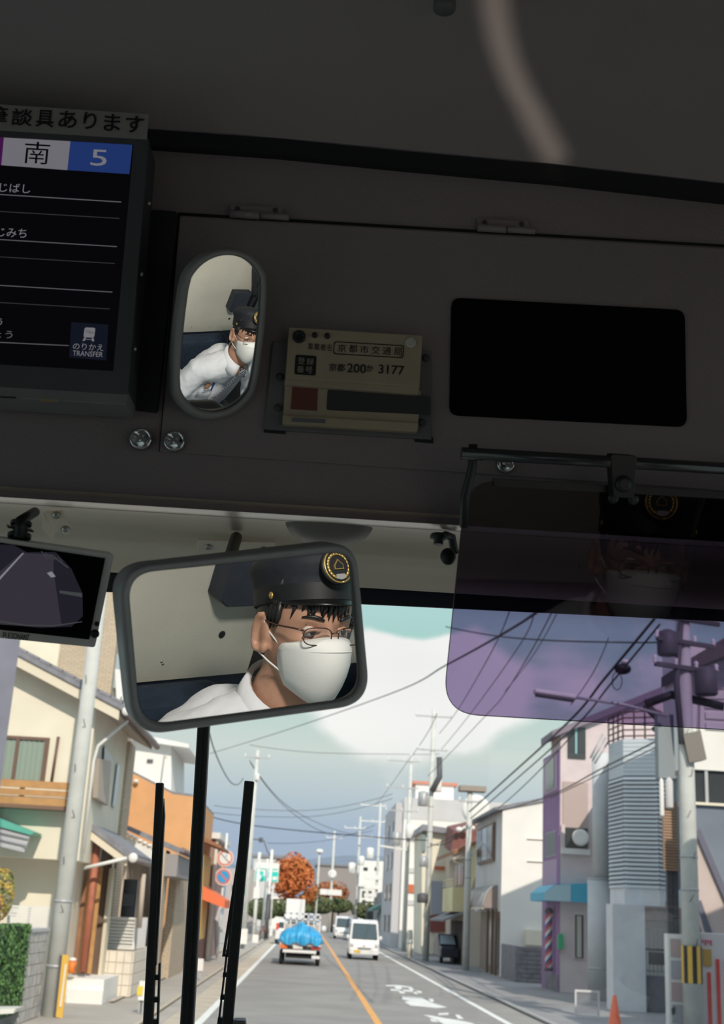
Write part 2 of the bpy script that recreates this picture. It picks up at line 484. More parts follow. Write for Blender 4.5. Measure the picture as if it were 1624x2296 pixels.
icon(rounded([(190, 734), (214, 735), (211, 757), (187, 756)], 4, 3), m_et)
icon([(192, 740), (211, 741), (210, 748), (191, 747)], m_ik)
icon([(189, 757), (193, 757), (190, 764), (185, 764)], m_et); icon([(206, 758), (210, 758), (211, 765), (206, 765)], m_et)
icon([(188, 760), (210, 761), (210, 762), (188, 761)], m_et)
ltext('のりかえ', 198, 778, 15, 68, m_et, W3, ib); ltext('TRANSFER', 197, 793.5, 12, 67, m_et, W3, ib)
# bolts and slots on the housing
for x, y in ((330, 456), (313, 615), (298, 782)):
    MB().lathe(H(x, y, LW - .004), HX, [(.0025, 0), (.0025, .003), (.001, .004)], 10).build('bolt', m_steel, t)
m_slot = mat('slot_brass', (.35, .26, .14), .5)
MB().prism(HP([(90, 894), (130, 896), (129, 901), (90, 899)], LW + .0015), -HN * .001).build('vent_slot', m_slot, t)
MB().prism(HP([(0, 888), (35, 890), (35, 893), (0, 891)], LW + .0015), -HN * .001).build('vent_slot', m_rubber, t)
# black mounting arm beside it
o = MB().prism(HP(rounded([(338, 470), (398, 474), (352, 920), (298, 914)], 8, 3), .012), -HN * .012).build('mounting_arm', m_black, t)

# sticker above the screen
sk = MB().prism(HP([(-430, 206), (333, 256), (329, 311), (-430, 264)], LW + .004), -HN * .002)
sk = sk.build('notice_strip', mat('notice_grey', (.34, .32, .31), .6))
tag(sk, 'grey notice strip with black Japanese writing above the route screen', 'sign')
def st(s, cx, cy, hh_, ww): ltext(s, cx, cy, hh_, ww, m_ik, LW + .0045, sk, bold=.014)
for s_, cx, cy, w_ in (('筆', -5, 258, 46), ('談', 50, 263, 48), ('具', 101, 266, 42), ('あ', 152, 268, 42), ('り', 202, 271, 30), ('ま', 252, 275, 38), ('す', 302, 279, 42)):
    st(s_, cx, cy, 43, w_)

# ------------------------------------------------------------------ operator name board
m_plate = mat('yellowed_plastic', (.44, .36, .26), .5, var=.06, scale=20)
m_acr = mat('board_back_grey', (.16, .155, .165), .4)
t = thing('operator_board', 'yellowed operator name board with registration number below the header hatch seam', 'sign', H(780, 990, .0))
MB().prism(HP([(612, 765), (968, 785), (968, 985), (592, 962)], .008), -HN * .006).build('back_plate', m_acr, t, bevel=.0008)
MB().prism(HP([(640, 850), (945, 876), (936, 966), (634, 948)], .014), -HN * .008).build('lower_plate', m_plate, t, bevel=.0008)
up_ = MB().prism(HP([(648, 733), (948, 752), (941, 868), (640, 848)], .022), -HN * .014).build('upper_plate', m_plate, t, bevel=.001)
MB().prism(HP([(640, 848), (941, 868), (938, 884), (637, 862)], .021), -HN * .013).build('lip', m_plate, t, bevel=.0008)
MB().prism(HP([(656, 866), (713, 870), (711, 921), (652, 917)], .0146), -HN * .001).build('red_square', mat('faded_red', (.16, .045, .035), .6), t)
MB().prism(HP(rounded([(735, 873), (966, 888), (966, 930), (732, 919)], [5, 0.5, 0.5, 5], 3), .0146), -HN * .001).build('name_slot', mat('name_slot_dark', (.045, .043, .05), .4), t)
MB().prism(HP([(634, 931), (939, 948), (936, 968), (633, 950)], .019), -HN * .010).build('lip', m_plate, t, bevel=.0008)
MB().prism(HP([(655, 936), (730, 940), (729, 949), (654, 945)], .0196), -HN * .001).build('name_tag', m_acr, t)
k = up_; W4 = .0224
ox = (H(941, 752, .022) - H(648, 733.5, .022)).normalized()
def ot(s, cx, cy, h_, w_, m=m_ik, bold=0, w=W4): return text(s, 'lettering', m, up_, H(cx, cy, w), ox, HN.cross(ox) if HN.cross(ox).z > 0 else -HN.cross(ox), px(h_), px(w_), bold, depth=.0003)
ot('事業者名', 717, 778, 17, 57)
for i, s_ in enumerate('京都市交通局'): ot(s_, 767 + 25.2 * i, 780.5 + 1.6 * i, 19, 20, bold=.004)
ot('京都', 756, 824, 19, 37, bold=.01); ot('200', 800, 826, 22, 44, bold=.012); ot('か', 830, 826, 16, 16, bold=.012); ot('3177', 878, 829, 22, 60, bold=.012)
bo = rounded([(749, 765), (907, 774), (905, 803), (747, 794)], 6, 2); bi = rounded([(751, 767), (905, 776), (903, 801), (749, 792)], 6, 2)
MB().ring(HP(bo, W4), HP(bi, W4), -HN * .0003).build('name_border', m_ik, up_)
MB().prism(HP(rounded([(663, 795), (710, 798), (708, 842), (660, 839)], 4, 2), W4), -HN * .0004).build('number_badge', m_ik, up_)
m_pl = mat('badge_lettering', (.36, .32, .27), .6)
for s_, cx, cy in (('登', 676, 809), ('録', 696, 811), ('番', 674, 828), ('号', 693, 830)): ot(s_, cx, cy, 16, 17, m_pl, w=W4 + .0004)
MB().lathe(H(921, 768, .022), HN, [(.0058, 0), (.0058, .0012), (.004, .002)], 20).build('white_button', mat('pale_button', (.55, .52, .46), .4), t)
MB().lathe(H(671, 756, .022), HN, [(.0066, 0), (.0066, .003), (.005, .004), (.0035, .0015)], 20).build('key_knob', m_black, t)
for x, y in ((706, 752), (734, 754)): MB().lathe(H(x, y, .022), HN, [(.003, 0), (.0028, .003), (.0014, .004)], 12).build('small_knob', m_black, t)
for x, y in ((628, 845), (624, 915), (955, 803), (946, 948)): MB().lathe(H(x, y, .0075), HN, [(.0042, 0), (.004, .0018), (.0018, .003)], 14).build('screw', m_dgrey, t)
for x0, x1, y in ((592, 640, 964), (930, 972, 985)):
    MB().prism(HP([(x0, y - 6), (x1, y - 4), (x1, y + 9), (x0, y + 5)], .005), -HN * .006).build('foot', m_black, t)

# ------------------------------------------------------------------ soffit over the windscreen
prof = [(1.183, 2.5235), (1.197, 2.5235), (1.212, 2.527), (1.30, 2.548), (1.39, 2.564), (1.44, 2.566), (1.468, 2.556), (1.48, 2.53)]
rows = [[V((XL + (XR - XL) * i / 12, y, z)) for i in range(13)] for y, z in prof]
so_ = MB().grid(rows).grid([[p + V((0, .004, .012)) for p in r] for r in rows]).build('trim_2', m_soffit); struct(so_, 'cream lining curving from the header to the windscreen')
# windscreen: frame, shaded top band and pane
GY0, GZ0, GY1, GZ1 = 1.485, 2.60, 1.60, 1.05
def G(x, y, off=0):
    n = V((0, -(GZ0 - GZ1), -(GY1 - GY0))).normalized(); return onp(x, y, V((0, GY0, GZ0)) + n * off, n)
m_glass = pane_mat('windscreen_glass', (.955, .96, .95))
gp = [V((XL, GY0, GZ0)), V((XR, GY0, GZ0)), V((XR, GY1, GZ1)), V((XL, GY1, GZ1))]
w1 = bpy.data.objects.new('window_1', None); COL.objects.link(w1); w1.location = (-.19, 1.55, GZ1); WL['window_1'] = V(w1.location); struct(w1, 'wide windscreen of the bus')
MB().add(gp, [(0, 1, 2, 3)]).build('pane', m_glass, w1, fix=False)
m_frit = mat('frit_band', (.010, .011, .022), .5)
e0, e1 = G(240, 1326, .004), G(1624, 1392, .004)
sl_ = (e1.z - e0.z) / (e1.x - e0.x)
zl, zr = e0.z + sl_ * (XL - e0.x), e0.z + sl_ * (XR - e0.x)
yl = GY0 + (GZ0 - zl) / (GZ0 - GZ1) * (GY1 - GY0) - .004
MB().prism([V((XL, yl, zl)), V((XR, yl, zr)), V((XR, GY0 - .004, 2.62)), V((XL, GY0 - .004, 2.62))], V((0, .003, 0))).build('frit_band', m_frit, w1)
# fixings on the soffit
def soff(x, y):                                             # pixel onto the soffit's middle
    return onp(x, y, V((0, 1.34, 2.557)), V((0, -.18, 1)).normalized())
t = thing('mirror_plate', 'flat steel fixing plate with two screws above the driver mirror', 'bracket', soff(530, 1225) - V((0, 0, .006)))
PN = V((0, -.55, -.83)).normalized()
po = atY(530, 1230, 1.40)
pp = [onp(x, y, po, PN) for x, y in ((443, 1211), (617, 1217), (617, 1262), (440, 1262))]
MB().prism(pp, -PN * .004).build('plate', m_soffit, t, bevel=.0006)
for x, y in ((468, 1226), (592, 1231)):
    MB().lathe(onp(x, y, po, PN), PN, [(.0042, 0), (.004, .0015), (.0018, .003), (.001, .002)], 14).build('screw', m_steel, t)
o = MB().ell(H(738, 1178, -.03) + V((0, .02, .008)), .046, .042, .022, 28, 16).build('dome_cover', mat('dome_grey', (.20, .18, .17), .45))
tag(o, 'smooth rounded grey dome under the header edge beside the driver mirror', 'cover')

# screen bracket
t = thing('screen_bracket', 'cream angle bracket with two screws above the small monitor', 'bracket', H(130, 1195, -.04))
bo_ = atY(130, 1175, 1.25); bn = V((.25, -.60, -.76)).normalized()
q = [onp(x, y, bo_, bn) for x, y in ((98, 1150), (140, 1147), (160, 1185), (122, 1196))]
MB().prism(q, -bn * .003).build('plate', m_soffit, t, bevel=.0005)
q = [onp(x, y, bo_, bn) for x, y in ((97, 1151), (124, 1196), (118, 1214), (94, 1186))]
MB().prism(q, -bn * .004).build('web', m_soffit, t, bevel=.0005)
for x, y in ((126, 1154), (147, 1187)):
    MB().lathe(onp(x, y, bo_, bn), bn, [(.0045, 0), (.0042, .002), (.0018, .0035)], 14).build('screw', m_steel, t)

# ------------------------------------------------------------------ small monitor
MO = atY(110, 1330, 1.16); MNn = (CAM - MO).normalized(); MNn = (MNn + V((.10, 0, -.12))).normalized()
def Mq(poly, w=0): return [onp(x, y, MO + MNn * w, MNn) for x, y in poly]
t = thing('monitor', 'small grey framed rear view monitor at the left edge above the windscreen', 'monitor', onp(60, 1440, MO, MNn))
m_mon = mat('monitor_grey', (.75, .70, .68), .4, var=.05, scale=30)
MB().prism(Mq(rounded([(-180, 1180), (256, 1243), (213, 1452), (-195, 1411)], 6, 3)), -MNn * .03).build('housing', m_mon, t, bevel=.0015)
MB().prism(Mq([(-172, 1191), (236, 1252), (200, 1434), (-186, 1392)], .0012), -MNn * .002).build('glass', m_blackglass, t)
m_s0 = E_('screen_night', (.12, .11, .17), .12); m_s1 = E_('screen_road', (.22, .19, .26), .16); m_s2 = E_('screen_white', (.8, .8, .9), .26); m_s3 = E_('screen_green', (.25, .27, .28), .2)
Mw = .0018
def ms(poly, m, w=Mw, nm='picture'): MB().prism(Mq(poly, w), -MNn * .0003).build(nm, m, t)
ms([(-160, 1215), (30, 1222), (60, 1238), (125, 1238), (160, 1275), (185, 1330), (186, 1382), (160, 1405), (90, 1408), (0, 1398), (-160, 1390)], m_s0)
ms([(50, 1240), (120, 1243), (120, 1280), (138, 1402), (60, 1404), (-60, 1396), (-60, 1330)], m_s1, Mw + .0002)
ms([(50, 1240), (54, 1240), (0, 1300), (-40, 1344), (-44, 1340)], m_s2, Mw + .0004)
ms([(105, 1285), (116, 1281), (125, 1293), (115, 1295)], m_s2, Mw + .0004)
ms([(133, 1324), (184, 1330), (184, 1339), (134, 1330)], m_s3, Mw + .0004)
ms([(120, 1250), (124, 1250), (154, 1272), (152, 1274)], m_s3, Mw + .0004)
ms([(0, 1392), (60, 1401), (120, 1402), (184, 1393), (184, 1395), (120, 1405), (60, 1404), (0, 1395)], m_s3, Mw + .0004)
for k in range(5): ms([(92 + 9 * k, 1236 + 3 * k), (94 + 9 * k, 1236 + 3 * k), (106 + 9 * k, 1252 + 2 * k), (104 + 9 * k, 1252 + 2 * k)], m_s3, Mw + .0004)
for x, y, r in ((217.5, 1399, .0024), (213, 1421, .0042)):
    MB().lathe(onp(x, y, MO, MNn), MNn, [(r, 0), (r, .0008), (r * .6, .0015)], 14).build('button', m_black, t)
mex = (onp(212, 1443, MO, MNn) - onp(5, 1421, MO, MNn)).normalized(); mey = MNn.cross(mex)
text('RE', 'maker_lettering', m_ik, t, onp(16, 1424.4, MO, MNn), mex, mey, .0054, .0078, .0, .0004)
text('SONANT', 'maker_lettering', m_ik, t, onp(46, 1427.2, MO, MNn), mex, mey, .0054, .0162, .02, .0004)
MB().tube([onp(42, 1205, MO, MNn), onp(42, 1195, MO, MNn) + V((0, .0, .012)), onp(44, 1180, MO, MNn) + V((0, .05, .03))], .005, 10).build('mount_stud', m_black, t)
MB().lathe(onp(43, 1206, MO - MNn * .012, MNn), V((0, 0, 1)), [(.011, 0), (.011, .004), (.007, .0045), (.007, .012), (.010, .0125), (.010, .016)], 10, False).build('thumb_nut', m_black, t)
MB().prism(Mq([(18, 1180), (75, 1190), (76, 1194), (18, 1184)], -.01), -MNn * .03).build('mount_plate', m_black, t)
# =================================================================== mirrors and visor
DH = V((.66, .42, 2.03))                                    # the driver's head
PM = atY(672, 1400, 1.06)
NM = ((CAM - PM).normalized() + (DH - PM).normalized()).normalized()
def Q(poly, w=0): return [onp(x, y, PM + NM * w, NM) for x, y in poly]
m_glassmirror = mirror_mat('mirror_silver')
m_mframe = mat('mirror_rim_rubber', (.33, .32, .32), .5, var=.05, scale=40)
t = thing('driver_mirror', 'large rounded rectangular mirror with grey rim showing the masked driver', 'mirror', onp(545, 1640, PM, NM))
oc = rounded([(258, 1272), (797, 1211), (831, 1578), (297, 1652)], [78, 70, 74, 78], 12)
ic = rounded([(286, 1287), (785, 1236), (809, 1562), (315, 1626)], [62, 46, 62, 66], 12)
mid = [(a + b_) / 2 for a, b_ in zip(oc, ic)]
b = MB()
O0, I0 = Q(oc, -.004), Q(ic, -.001)
m1 = Q([a * .72 + c * .28 for a, c in zip(oc, ic)], .005); m2 = Q([a * .3 + c * .7 for a, c in zip(oc, ic)], .005)
back = [p - NM * .022 for p in O0]; bk2 = [p - NM * .030 for p in Q([a * .6 + V((545, 1432)) * .4 for a in oc])]
b.grid([I0, m2, m1, O0, back, bk2], True, True); n_ = len(oc)
base = len(b.v); b.add(bk2, [tuple(range(n_))])
b.build('rim', m_mframe, t, fix=True)
MB().prism(Q(ic, 0), -NM * .002).build('glass', m_glassmirror, t)
sb = onp(530, 1420, PM, NM) - NM * .028
MB().tube([sb, sb + V((0, .06, .02)), V((po.x, 1.30, 2.50)), V((po.x, 1.385, 2.556))], .007, 10).build('arm', m_black, t)
MB().ell(sb, .015, .015, .015).build('ball_joint', m_black, t)

# oval convex mirror on the header
PS = onp(492, 748, HO + HN * .05, HN)
RS = .85
def solve_n0():
    def refl(x, y, n0):
        c = PS - n0 * RS; d = ray(x, y); bb = (CAM - c).dot(d); q = (CAM - c).length_squared - RS * RS
        X = CAM + d * (-bb - sqrt(max(0, bb * bb - q))); nn = (X - c) / RS
        return X, d - nn * 2 * d.dot(nn)
    n0 = ((CAM - PS).normalized() + (DH - PS).normalized()).normalized()
    for _ in range(60):
        def err(n): X, d = refl(550, 752, n); return d - (DH - X).normalized()
        e = err(n0); k = 1e-4
        ea = (err((n0 + V((k, 0, 0))).normalized()) - e) / k; eb = (err((n0 + V((0, 0, k))).normalized()) - e) / k
        # least squares for two unknowns
        A, B, C_ = ea.dot(ea), ea.dot(eb), eb.dot(eb); r1, r2 = -ea.dot(e), -eb.dot(e); dt = A * C_ - B * B
        n0 = (n0 + V(((r1 * C_ - r2 * B) / dt * .7, 0, (A * r2 - B * r1) / dt * .7))).normalized()
    return n0
NS = solve_n0()
def QS(poly, w=0): return [onp(x, y, PS + NS * w, NS) for x, y in poly]
def oval(cx, cy, hx, hy, sk, n=48):
    out = []
    for k in range(n):                                      # two half rounds and straight sides
        a = 2 * pi * k / n; x = hx * cos(a); y = hx * sin(a)
        q = (k + .5) % n / n
        y += (hy - hx) * max(-1, min(1, sin(a) * 3.2))
        out.append(V((cx + x - sk * y, cy + y)))
    return out
ins = oval(494, 747, 83, 175, .10); outs = oval(491, 749, 101, 193, .10)
t = thing('oval_mirror', 'small upright oval convex mirror on the dark header showing the driver in tie', 'mirror', onp(480, 940, PS, NS))
O0, I0 = QS(outs, -.006), QS(ins, -.002)
m1 = QS([a * .65 + c * .35 for a, c in zip(outs, ins)], .0035); m2 = QS([a * .2 + c * .8 for a, c in zip(outs, ins)], .0035)
back = [p - NS * .012 for p in O0]
b = MB(); b.grid([I0, m2, m1, O0, back], True, True); b.add(back, [tuple(range(len(back)))]); b.build('rim', m_mframe, t)
cpt = onp(494, 747, PS, NS); rows = []
I1 = QS(ins, 0)
for k in range(0, 25):
    s_ = max(k / 24, .002); row = []
    for p in I1:
        q = cpt + (p - cpt) * s_; r2_ = (q - PS).length_squared
        row.append(q + NS * (sqrt(RS * RS - r2_) - RS + .0005))
    rows.append(row)
MB().grid(rows, True, True).build('glass', m_glassmirror, t, fix=True)
MB().tube([PS - NS * .012, PS - NS * .03, V((PS.x, PS.y + .05, PS.z - .0))], .008, 10).build('stalk', m_black, t)

# sun visor
VO = atY(1400, 1290, 1.165)
NV = ((CAM - VO).normalized() + (DH + V((0, .02, -.03)) - VO).normalized()).normalized()
def QV(poly, w=0): return [onp(x, y, VO + NV * w, NV) for x, y in poly]
t = thing('sun_visor', 'tinted violet see-through sun visor hanging from a black rod', 'visor', onp(1330, 1620, VO, NV))
vis = rounded([(1046, 1074), (1790, 1115), (1790, 1647), (992, 1600)], [78, 30, 30, 84], 12)
m_visor = pane_mat('violet_acrylic', (.30, .235, .40), (.40, .38, .40), .02, 1.5, dirt=1)
vt = MB().add(QV(vis), [tuple(range(len(vis)))]).build('tinted_sheet', m_visor, t, fix=False)
# the sheet is tinted darker towards its top edge
nt = m_visor.node_tree; tb = next(n for n in nt.nodes if n.type == 'BSDF_TRANSPARENT')
tcn = nt.nodes.new('ShaderNodeTexCoord'); sx3 = nt.nodes.new('ShaderNodeSeparateXYZ'); nt.links.new(tcn.outputs['Object'], sx3.inputs[0])
za, zb3 = onp(1300, 1420, VO, NV).z - WL[vt.name].z, onp(1300, 1290, VO, NV).z - WL[vt.name].z
mrv = nt.nodes.new('ShaderNodeMapRange'); mrv.interpolation_type = 'SMOOTHSTEP'; mrv.inputs[1].default_value = za; mrv.inputs[2].default_value = zb3; nt.links.new(sx3.outputs['Z'], mrv.inputs[0])
mxv = nt.nodes.new('ShaderNodeMix'); mxv.data_type = 'RGBA'; mxv.inputs[6].default_value = (.30, .235, .40, 1); mxv.inputs[7].default_value = (.05, .04, .06, 1)
nt.links.new(mrv.outputs[0], mxv.inputs[0]); nt.links.new(mxv.outputs[2], tb.inputs[0])
m_edge = mat('visor_edge', (.02, .015, .03), .3)
cxv, cyv = 1400, 1350
def rim_poly(k): return [V((p.x + (cxv - p.x) * k, p.y + (cyv - p.y) * k)) for p in vis]
MB().ring(QV(vis, .001), QV(rim_poly(.0035), .001), -NV * .002).build('edge', m_edge, t)
MB().prism(QV([(1108, 1073), (1790, 1112), (1790, 1128), (1108, 1090)], .003), -NV * .006).build('top_rail', m_black, t)
ra, rb = onp(1035, 1016, VO + NV * .015, NV), onp(1800, 1061, VO + NV * .015, NV)
MB().tube([ra, rb], .0058, 12).build('rod', mat('black_rod', (.02, .02, .022), .22, spec=.8), t)
va, vb = onp(1061, 996, VO + NV * .010, NV), onp(1043, 1112, VO + NV * .010, NV)
MB().tube([va, onp(1060, 1045, VO + NV * .01, NV), vb, onp(1040, 1180, VO - NV * .004, NV)], .0042, 10).build('side_rod', m_black, t)
MB().prism(QV(rounded([(1370, 1018), (1430, 1022), (1422, 1118), (1376, 1115)], 8, 3), .022), -NV * .016).build('clamp', m_black, t, bevel=.001)
MB().lathe(onp(1398, 1085, VO + NV * .022, NV), NV, [(.008, 0), (.008, .003), (.004, .004)], 14).build('clamp_screw', m_black, t)
for x, y in ((1375, 1116), (1420, 1119)): MB().lathe(onp(x, y, VO + NV * .003, NV), NV, [(.006, 0), (.005, .003), (.002, .004)], 12).build('rivet', m_black, t)
# hook and clip at its left edge
t2 = thing('visor_hook', 'small black hook and clip beside the left edge of the visor', 'hook', atY(995, 1262, 1.22))
MB().tube([atY(985, 1207, 1.20), atY(1000, 1200, 1.21), atY(1013, 1204, 1.22), atY(1020, 1240, 1.23)], .0045, 8).build('hook', m_black, t2)
MB().lathe(atY(984, 1198, 1.20), V((0, 0, -1)), [(.008, 0), (.009, .004), (.005, .006), (.005, .011)], 12).build('bolt', m_black, t2)
MB().ell(atY(1005, 1248, 1.2), .008, .006, .009).build('clip', m_black, t2)
# =================================================================== the street
m_asph = mat('asphalt', (.30, .285, .27), .85, var=.10, scale=.6, bump=.3, bscale=60)
m_walk = mat('sidewalk_asphalt', (.42, .385, .345), .85, var=.08, scale=.8)
m_conc = mat('gutter_concrete', (.52, .45, .36), .85, var=.10, scale=1.5)
m_line = mat('road_white', (.82, .82, .78), .7, var=.08, scale=3)
m_oline = mat('road_orange', (.80, .40, .12), .7, var=.10, scale=3)
m_pole = mat('pole_concrete', (.62, .63, .60), .8, var=.06, scale=3)
m_poled = mat('pole_dark_steel', (.10, .10, .11), .6)
m_white = mat('white_paint', (.80, .79, .76), .55, var=.04, scale=2)
m_galv = mat('galvanised', (.45, .46, .47), .5, .3)
m_cream = mat('cream_render', (.80, .74, .60), .85, var=.04, scale=1.2)
m_taupe = mat('taupe_render', (.52, .44, .37), .85, var=.05, scale=1.5)
m_tile = mat('grey_roof_tile', (.23, .23, .26), .6, var=.15, scale=4)
m_brown = mat('brown_wood', (.30, .14, .07), .6, var=.15, scale=6)
m_obrown = mat('balcony_wood', (.48, .25, .09), .6, var=.12, scale=5)
m_redpost = mat('red_brown_post', (.42, .14, .08), .6, var=.1, scale=6)
m_dkwin = mat('window_dark', (.05, .055, .06), .15, spec=.7)
m_ltwin = mat('window_pale', (.42, .50, .56), .2, spec=.7)
m_frameb = mat('brown_window_frame', (.16, .09, .06), .5)
m_brick = brick_mat('tan_brick_tile', (.60, .49, .36), (.52, .42, .31), (.34, .28, .22), w=.23, h=.075)
m_block = mat('concrete_block', (.50, .48, .45), .9, var=.15, scale=5)
m_blockd = mat('dark_block', (.20, .20, .23), .9, var=.15, scale=4)
m_orange = mat('orange_render', (.74, .40, .19), .85, var=.06, scale=1.2)
m_yel = mat('yellow_brick', (.70, .45, .16), .85, var=.12, scale=3)
m_mauve = mat('mauve_brown_wall', (.34, .24, .23), .85, var=.05, scale=2)
m_wire = mat('cable_black', (.02, .02, .025), .6)
m_pgrey = mat('pale_grey_wall', (.58, .57, .57), .85, var=.04, scale=1)
m_offw = mat('offwhite_render', (.82, .80, .76), .85, var=.03, scale=1)


def part(b, name, m, p, bevel=0): return b.build(name, m, p, bevel=bevel)
def bx(a, c): return MB().box(a, c)

# ground
struct(MB().box((-2.62, 2, -.10), (5.55, 420, 0)).build('floor_road', m_asph), 'grey two-lane asphalt road')
struct(MB().box((-60, 2, -.12), (-2.62, 420, -.004)).build('floor_pavement', m_walk), 'left pavement beside the road')
struct(MB().box((5.55, 2, -.12), (70, 420, -.004)).build('floor_pavement', mat('right_walk', (.27, .265, .27), .85, var=.08, scale=.8)), 'right pavement beside the road')
struct(MB().box((-60, -40, -.12), (70, 2, -.004)).build('floor_street_behind', m_asph), 'road under and behind the bus')
def strip(name, x0, x1, y0, y1, z, m, lab):
    o = MB().box((x0, y0, z - .006), (x1, y1, z)).build(name, m); struct(o, lab); return o
strip('floor_gutter', -2.60, -2.04, 14, 190, .006, m_conc, 'pale concrete gutter strip on the left')
strip('trim_kerb', -3.02, -2.92, 14, 190, .05, m_conc, 'low kerb along the left pavement')
strip('trim_kerb', -4.28, -4.16, 30, 120, .04, m_conc, 'low kerb at the left house fronts')
strip('trim_kerb', 5.60, 5.74, 14, 190, .07, mat('kerb_grey', (.36, .36, .37), .85), 'grey kerb along the right pavement')
strip('trim_line', -2.03, -1.87, 14, 170, .006, m_line, 'white edge line of the left lane')
strip('trim_line', 1.56, 1.72, 14, 170, .006, m_oline, 'orange centre line of the road')
strip('trim_line', 4.58, 4.74, 14, 170, .006, m_line, 'white edge line of the right lane')
for k in range(4): strip('trim_line', -2.9, -1.9, 49.6 + .0, 49.75, .007, m_line, 'short white tick at the left edge line') if k == 0 else None
# painted lettering for oncoming traffic
def paint(polys):
    b = MB()
    for p in polys: b.prism([atZ(x, y, .008) for x, y in p], V((0, 0, -.006)))
    return b
S5 = 300 / 1624.0
def zz(l): return [(820 + x * S5, 2120 + y * S5) for x, y in l]
t = thing('road_lettering', 'white road lettering painted in the oncoming lane', 'road marking', atZ(930, 2240, 0))
for g in ([[(240, 478), (330, 478), (345, 495), (258, 495)], [(330, 478), (420, 482), (478, 580), (420, 578)], [(300, 525), (620, 545), (600, 562), (305, 545)], [(500, 498), (555, 502), (640, 590), (600, 588)], [(420, 482), (540, 500), (550, 515), (430, 500)], [(620, 545), (690, 558), (668, 580), (630, 568)]],
          [[(440, 614), (680, 630), (790, 690), (985, 748), (860, 758), (700, 740), (540, 725), (470, 680), (540, 672), (450, 655)], [(755, 640), (820, 642), (828, 680), (790, 682)]],
          [[(880, 822), (1010, 815), (1005, 838), (885, 842)], [(1088, 838), (1140, 842), (1190, 890), (1120, 885)], [(705, 842), (800, 850), (980, 885), (1120, 905), (1290, 940), (1330, 960), (960, 960), (860, 905)], [(780, 885), (880, 905), (880, 925), (800, 920)]]):
    for poly in g: paint([zz(poly)]).build('stroke', m_line, t)

# ------------------------------------------------------------------ utility poles and wires
def pole(name, lab, x, y, h, r0, r1, m=None, bolts=0, bands=(), group='utility poles along the street', lean=0):
    t = thing(name, lab, 'pole', V((x, y, 0)), group)
    MB().tube([V((x, y, -.05)), V((x + lean * .5, y, h / 2)), V((x + lean, y, h))], r0, 14, r2=r1).build('shaft', m or m_pole, t)
    for z in bands: MB().tube([V((x, y, z - .03)), V((x, y, z + .03))], r0 + (r1 - r0) * z / h + .008, 14).build('band', m_galv, t)
    for k in range(bolts):
        z = 1.9 + k * .9; s = 1 if k % 2 else -1
        rr = r0 + (r1 - r0) * z / h
        MB().tube([V((x - rr * .3 * s, y - rr, z)), V((x - .03 * s, y - rr - .18, z + .13))], .009, 6).build('step_bolt', m_poled, t)
    return t
def arm(t, c, half, dy=0, w=.08, n=3, m=None):
    a = V((c[0] - half, c[1] - dy, c[2])); b_ = V((c[0] + half, c[1] + dy, c[2]))
    MB().bar(a, b_, w, w).build('crossarm', m or m_galv, t)
    for k in range(n):
        p = a + (b_ - a) * (k / max(1, n - 1)); MB().lathe(p, V((0, 0, 1)), [(.03, 0), (.06, .06), (.03, .10), (.06, .15), (.02, .2)], 8).build('insulator', m_white, t)
def can(t, c, r, h, m=None):
    MB().lathe(V(c), V((0, 0, 1)), [(r * .9, 0), (r, .03), (r, h - .03), (r * .85, h), (r * .3, h + .06)], 14).build('transformer', m or m_galv, t)

bl = atZ(112, 2278, 0)
p1 = pole('utility_pole', 'thick pale concrete pole in front of the cream house on the left', -4.79, 25.95, 11, .185, .125, bolts=8, bands=(.9, 2.1))
# guard strip
gq = [atY(x, y, 25.70) for x, y in ((140, 2140), (155, 2143), (140, 2283), (125, 2280))]
MB().prism(gq, V((0, .05, 0))).build('guard_strip', mat('guard_yellow', (.75, .46, .08), .6), p1)
gq = [atY(x, y, 25.68) for x, y in ((146, 2162), (149, 2162), (137, 2258), (133.5, 2258))]
MB().prism(gq, V((0, .02, 0))).build('reflector', m_white, p1)
gq = [atY(x, y, 25.74) for x, y in ((134, 2142), (140, 2143), (125, 2280), (120, 2278))]
MB().prism(gq, V((0, .06, 0))).build('guard_edge', m_poled, p1)

RPX, RPY = 8.39, 28.4
p2 = pole('utility_pole', 'thick pale concrete pole with yellow and black guard beside the vending machine', RPX, RPY, 12.5, .205, .15, bolts=6, bands=(1.55, 3.05, 3.75))
for k in range(7):                                          # striped guard
    a0, a1 = -pi + k * pi / 7, -pi + (k + 1) * pi / 7
    m = mat('guard_yellow', (.75, .46, .08), .6) if k % 2 == 0 else mat('guard_black', (.03, .03, .03), .6)
    for kk in range(2):
        pass
    rr = .225; rows = [[V((RPX + rr * cos(a0 + (a1 - a0) * j / 3), RPY + rr * sin(a0 + (a1 - a0) * j / 3), z)) for j in range(4)] for z in (1.12, 1.88)]
    MB().grid(rows).build('guard_stripe', m, p2, bevel=0)
can(p2, (RPX - .42, RPY - .05, 4.78), .085, .62, m_pgrey)
can(p2, (RPX - .58, RPY, 4.60), .05, .78, m_white)
MB().box((RPX - .62, RPY + .05, 5.45), (RPX - .25, RPY + .35, 6.9)).build('cable_box', mat('cable_box_grey', (.22, .25, .27), .6), p2)
MB().obox((RPX + .12, RPY - .12, 6.15), V((.20, 0, .05)), V((0, .18, 0)), V((-.06, 0, .32))).build('joint_box', mat('box_brown_grey', (.20, .18, .16), .6), p2)
for z, hf in ((9.1, .9), (8.55, .75), (7.95, .8)): arm(p2, (RPX, RPY - .2, z), hf, .3, .1, 4, m_poled)
can(p2, (RPX - .45, RPY - .3, 8.2), .24, .55, m_poled); can(p2, (RPX + .45, RPY - .2, 7.35), .26, .6, m_poled)
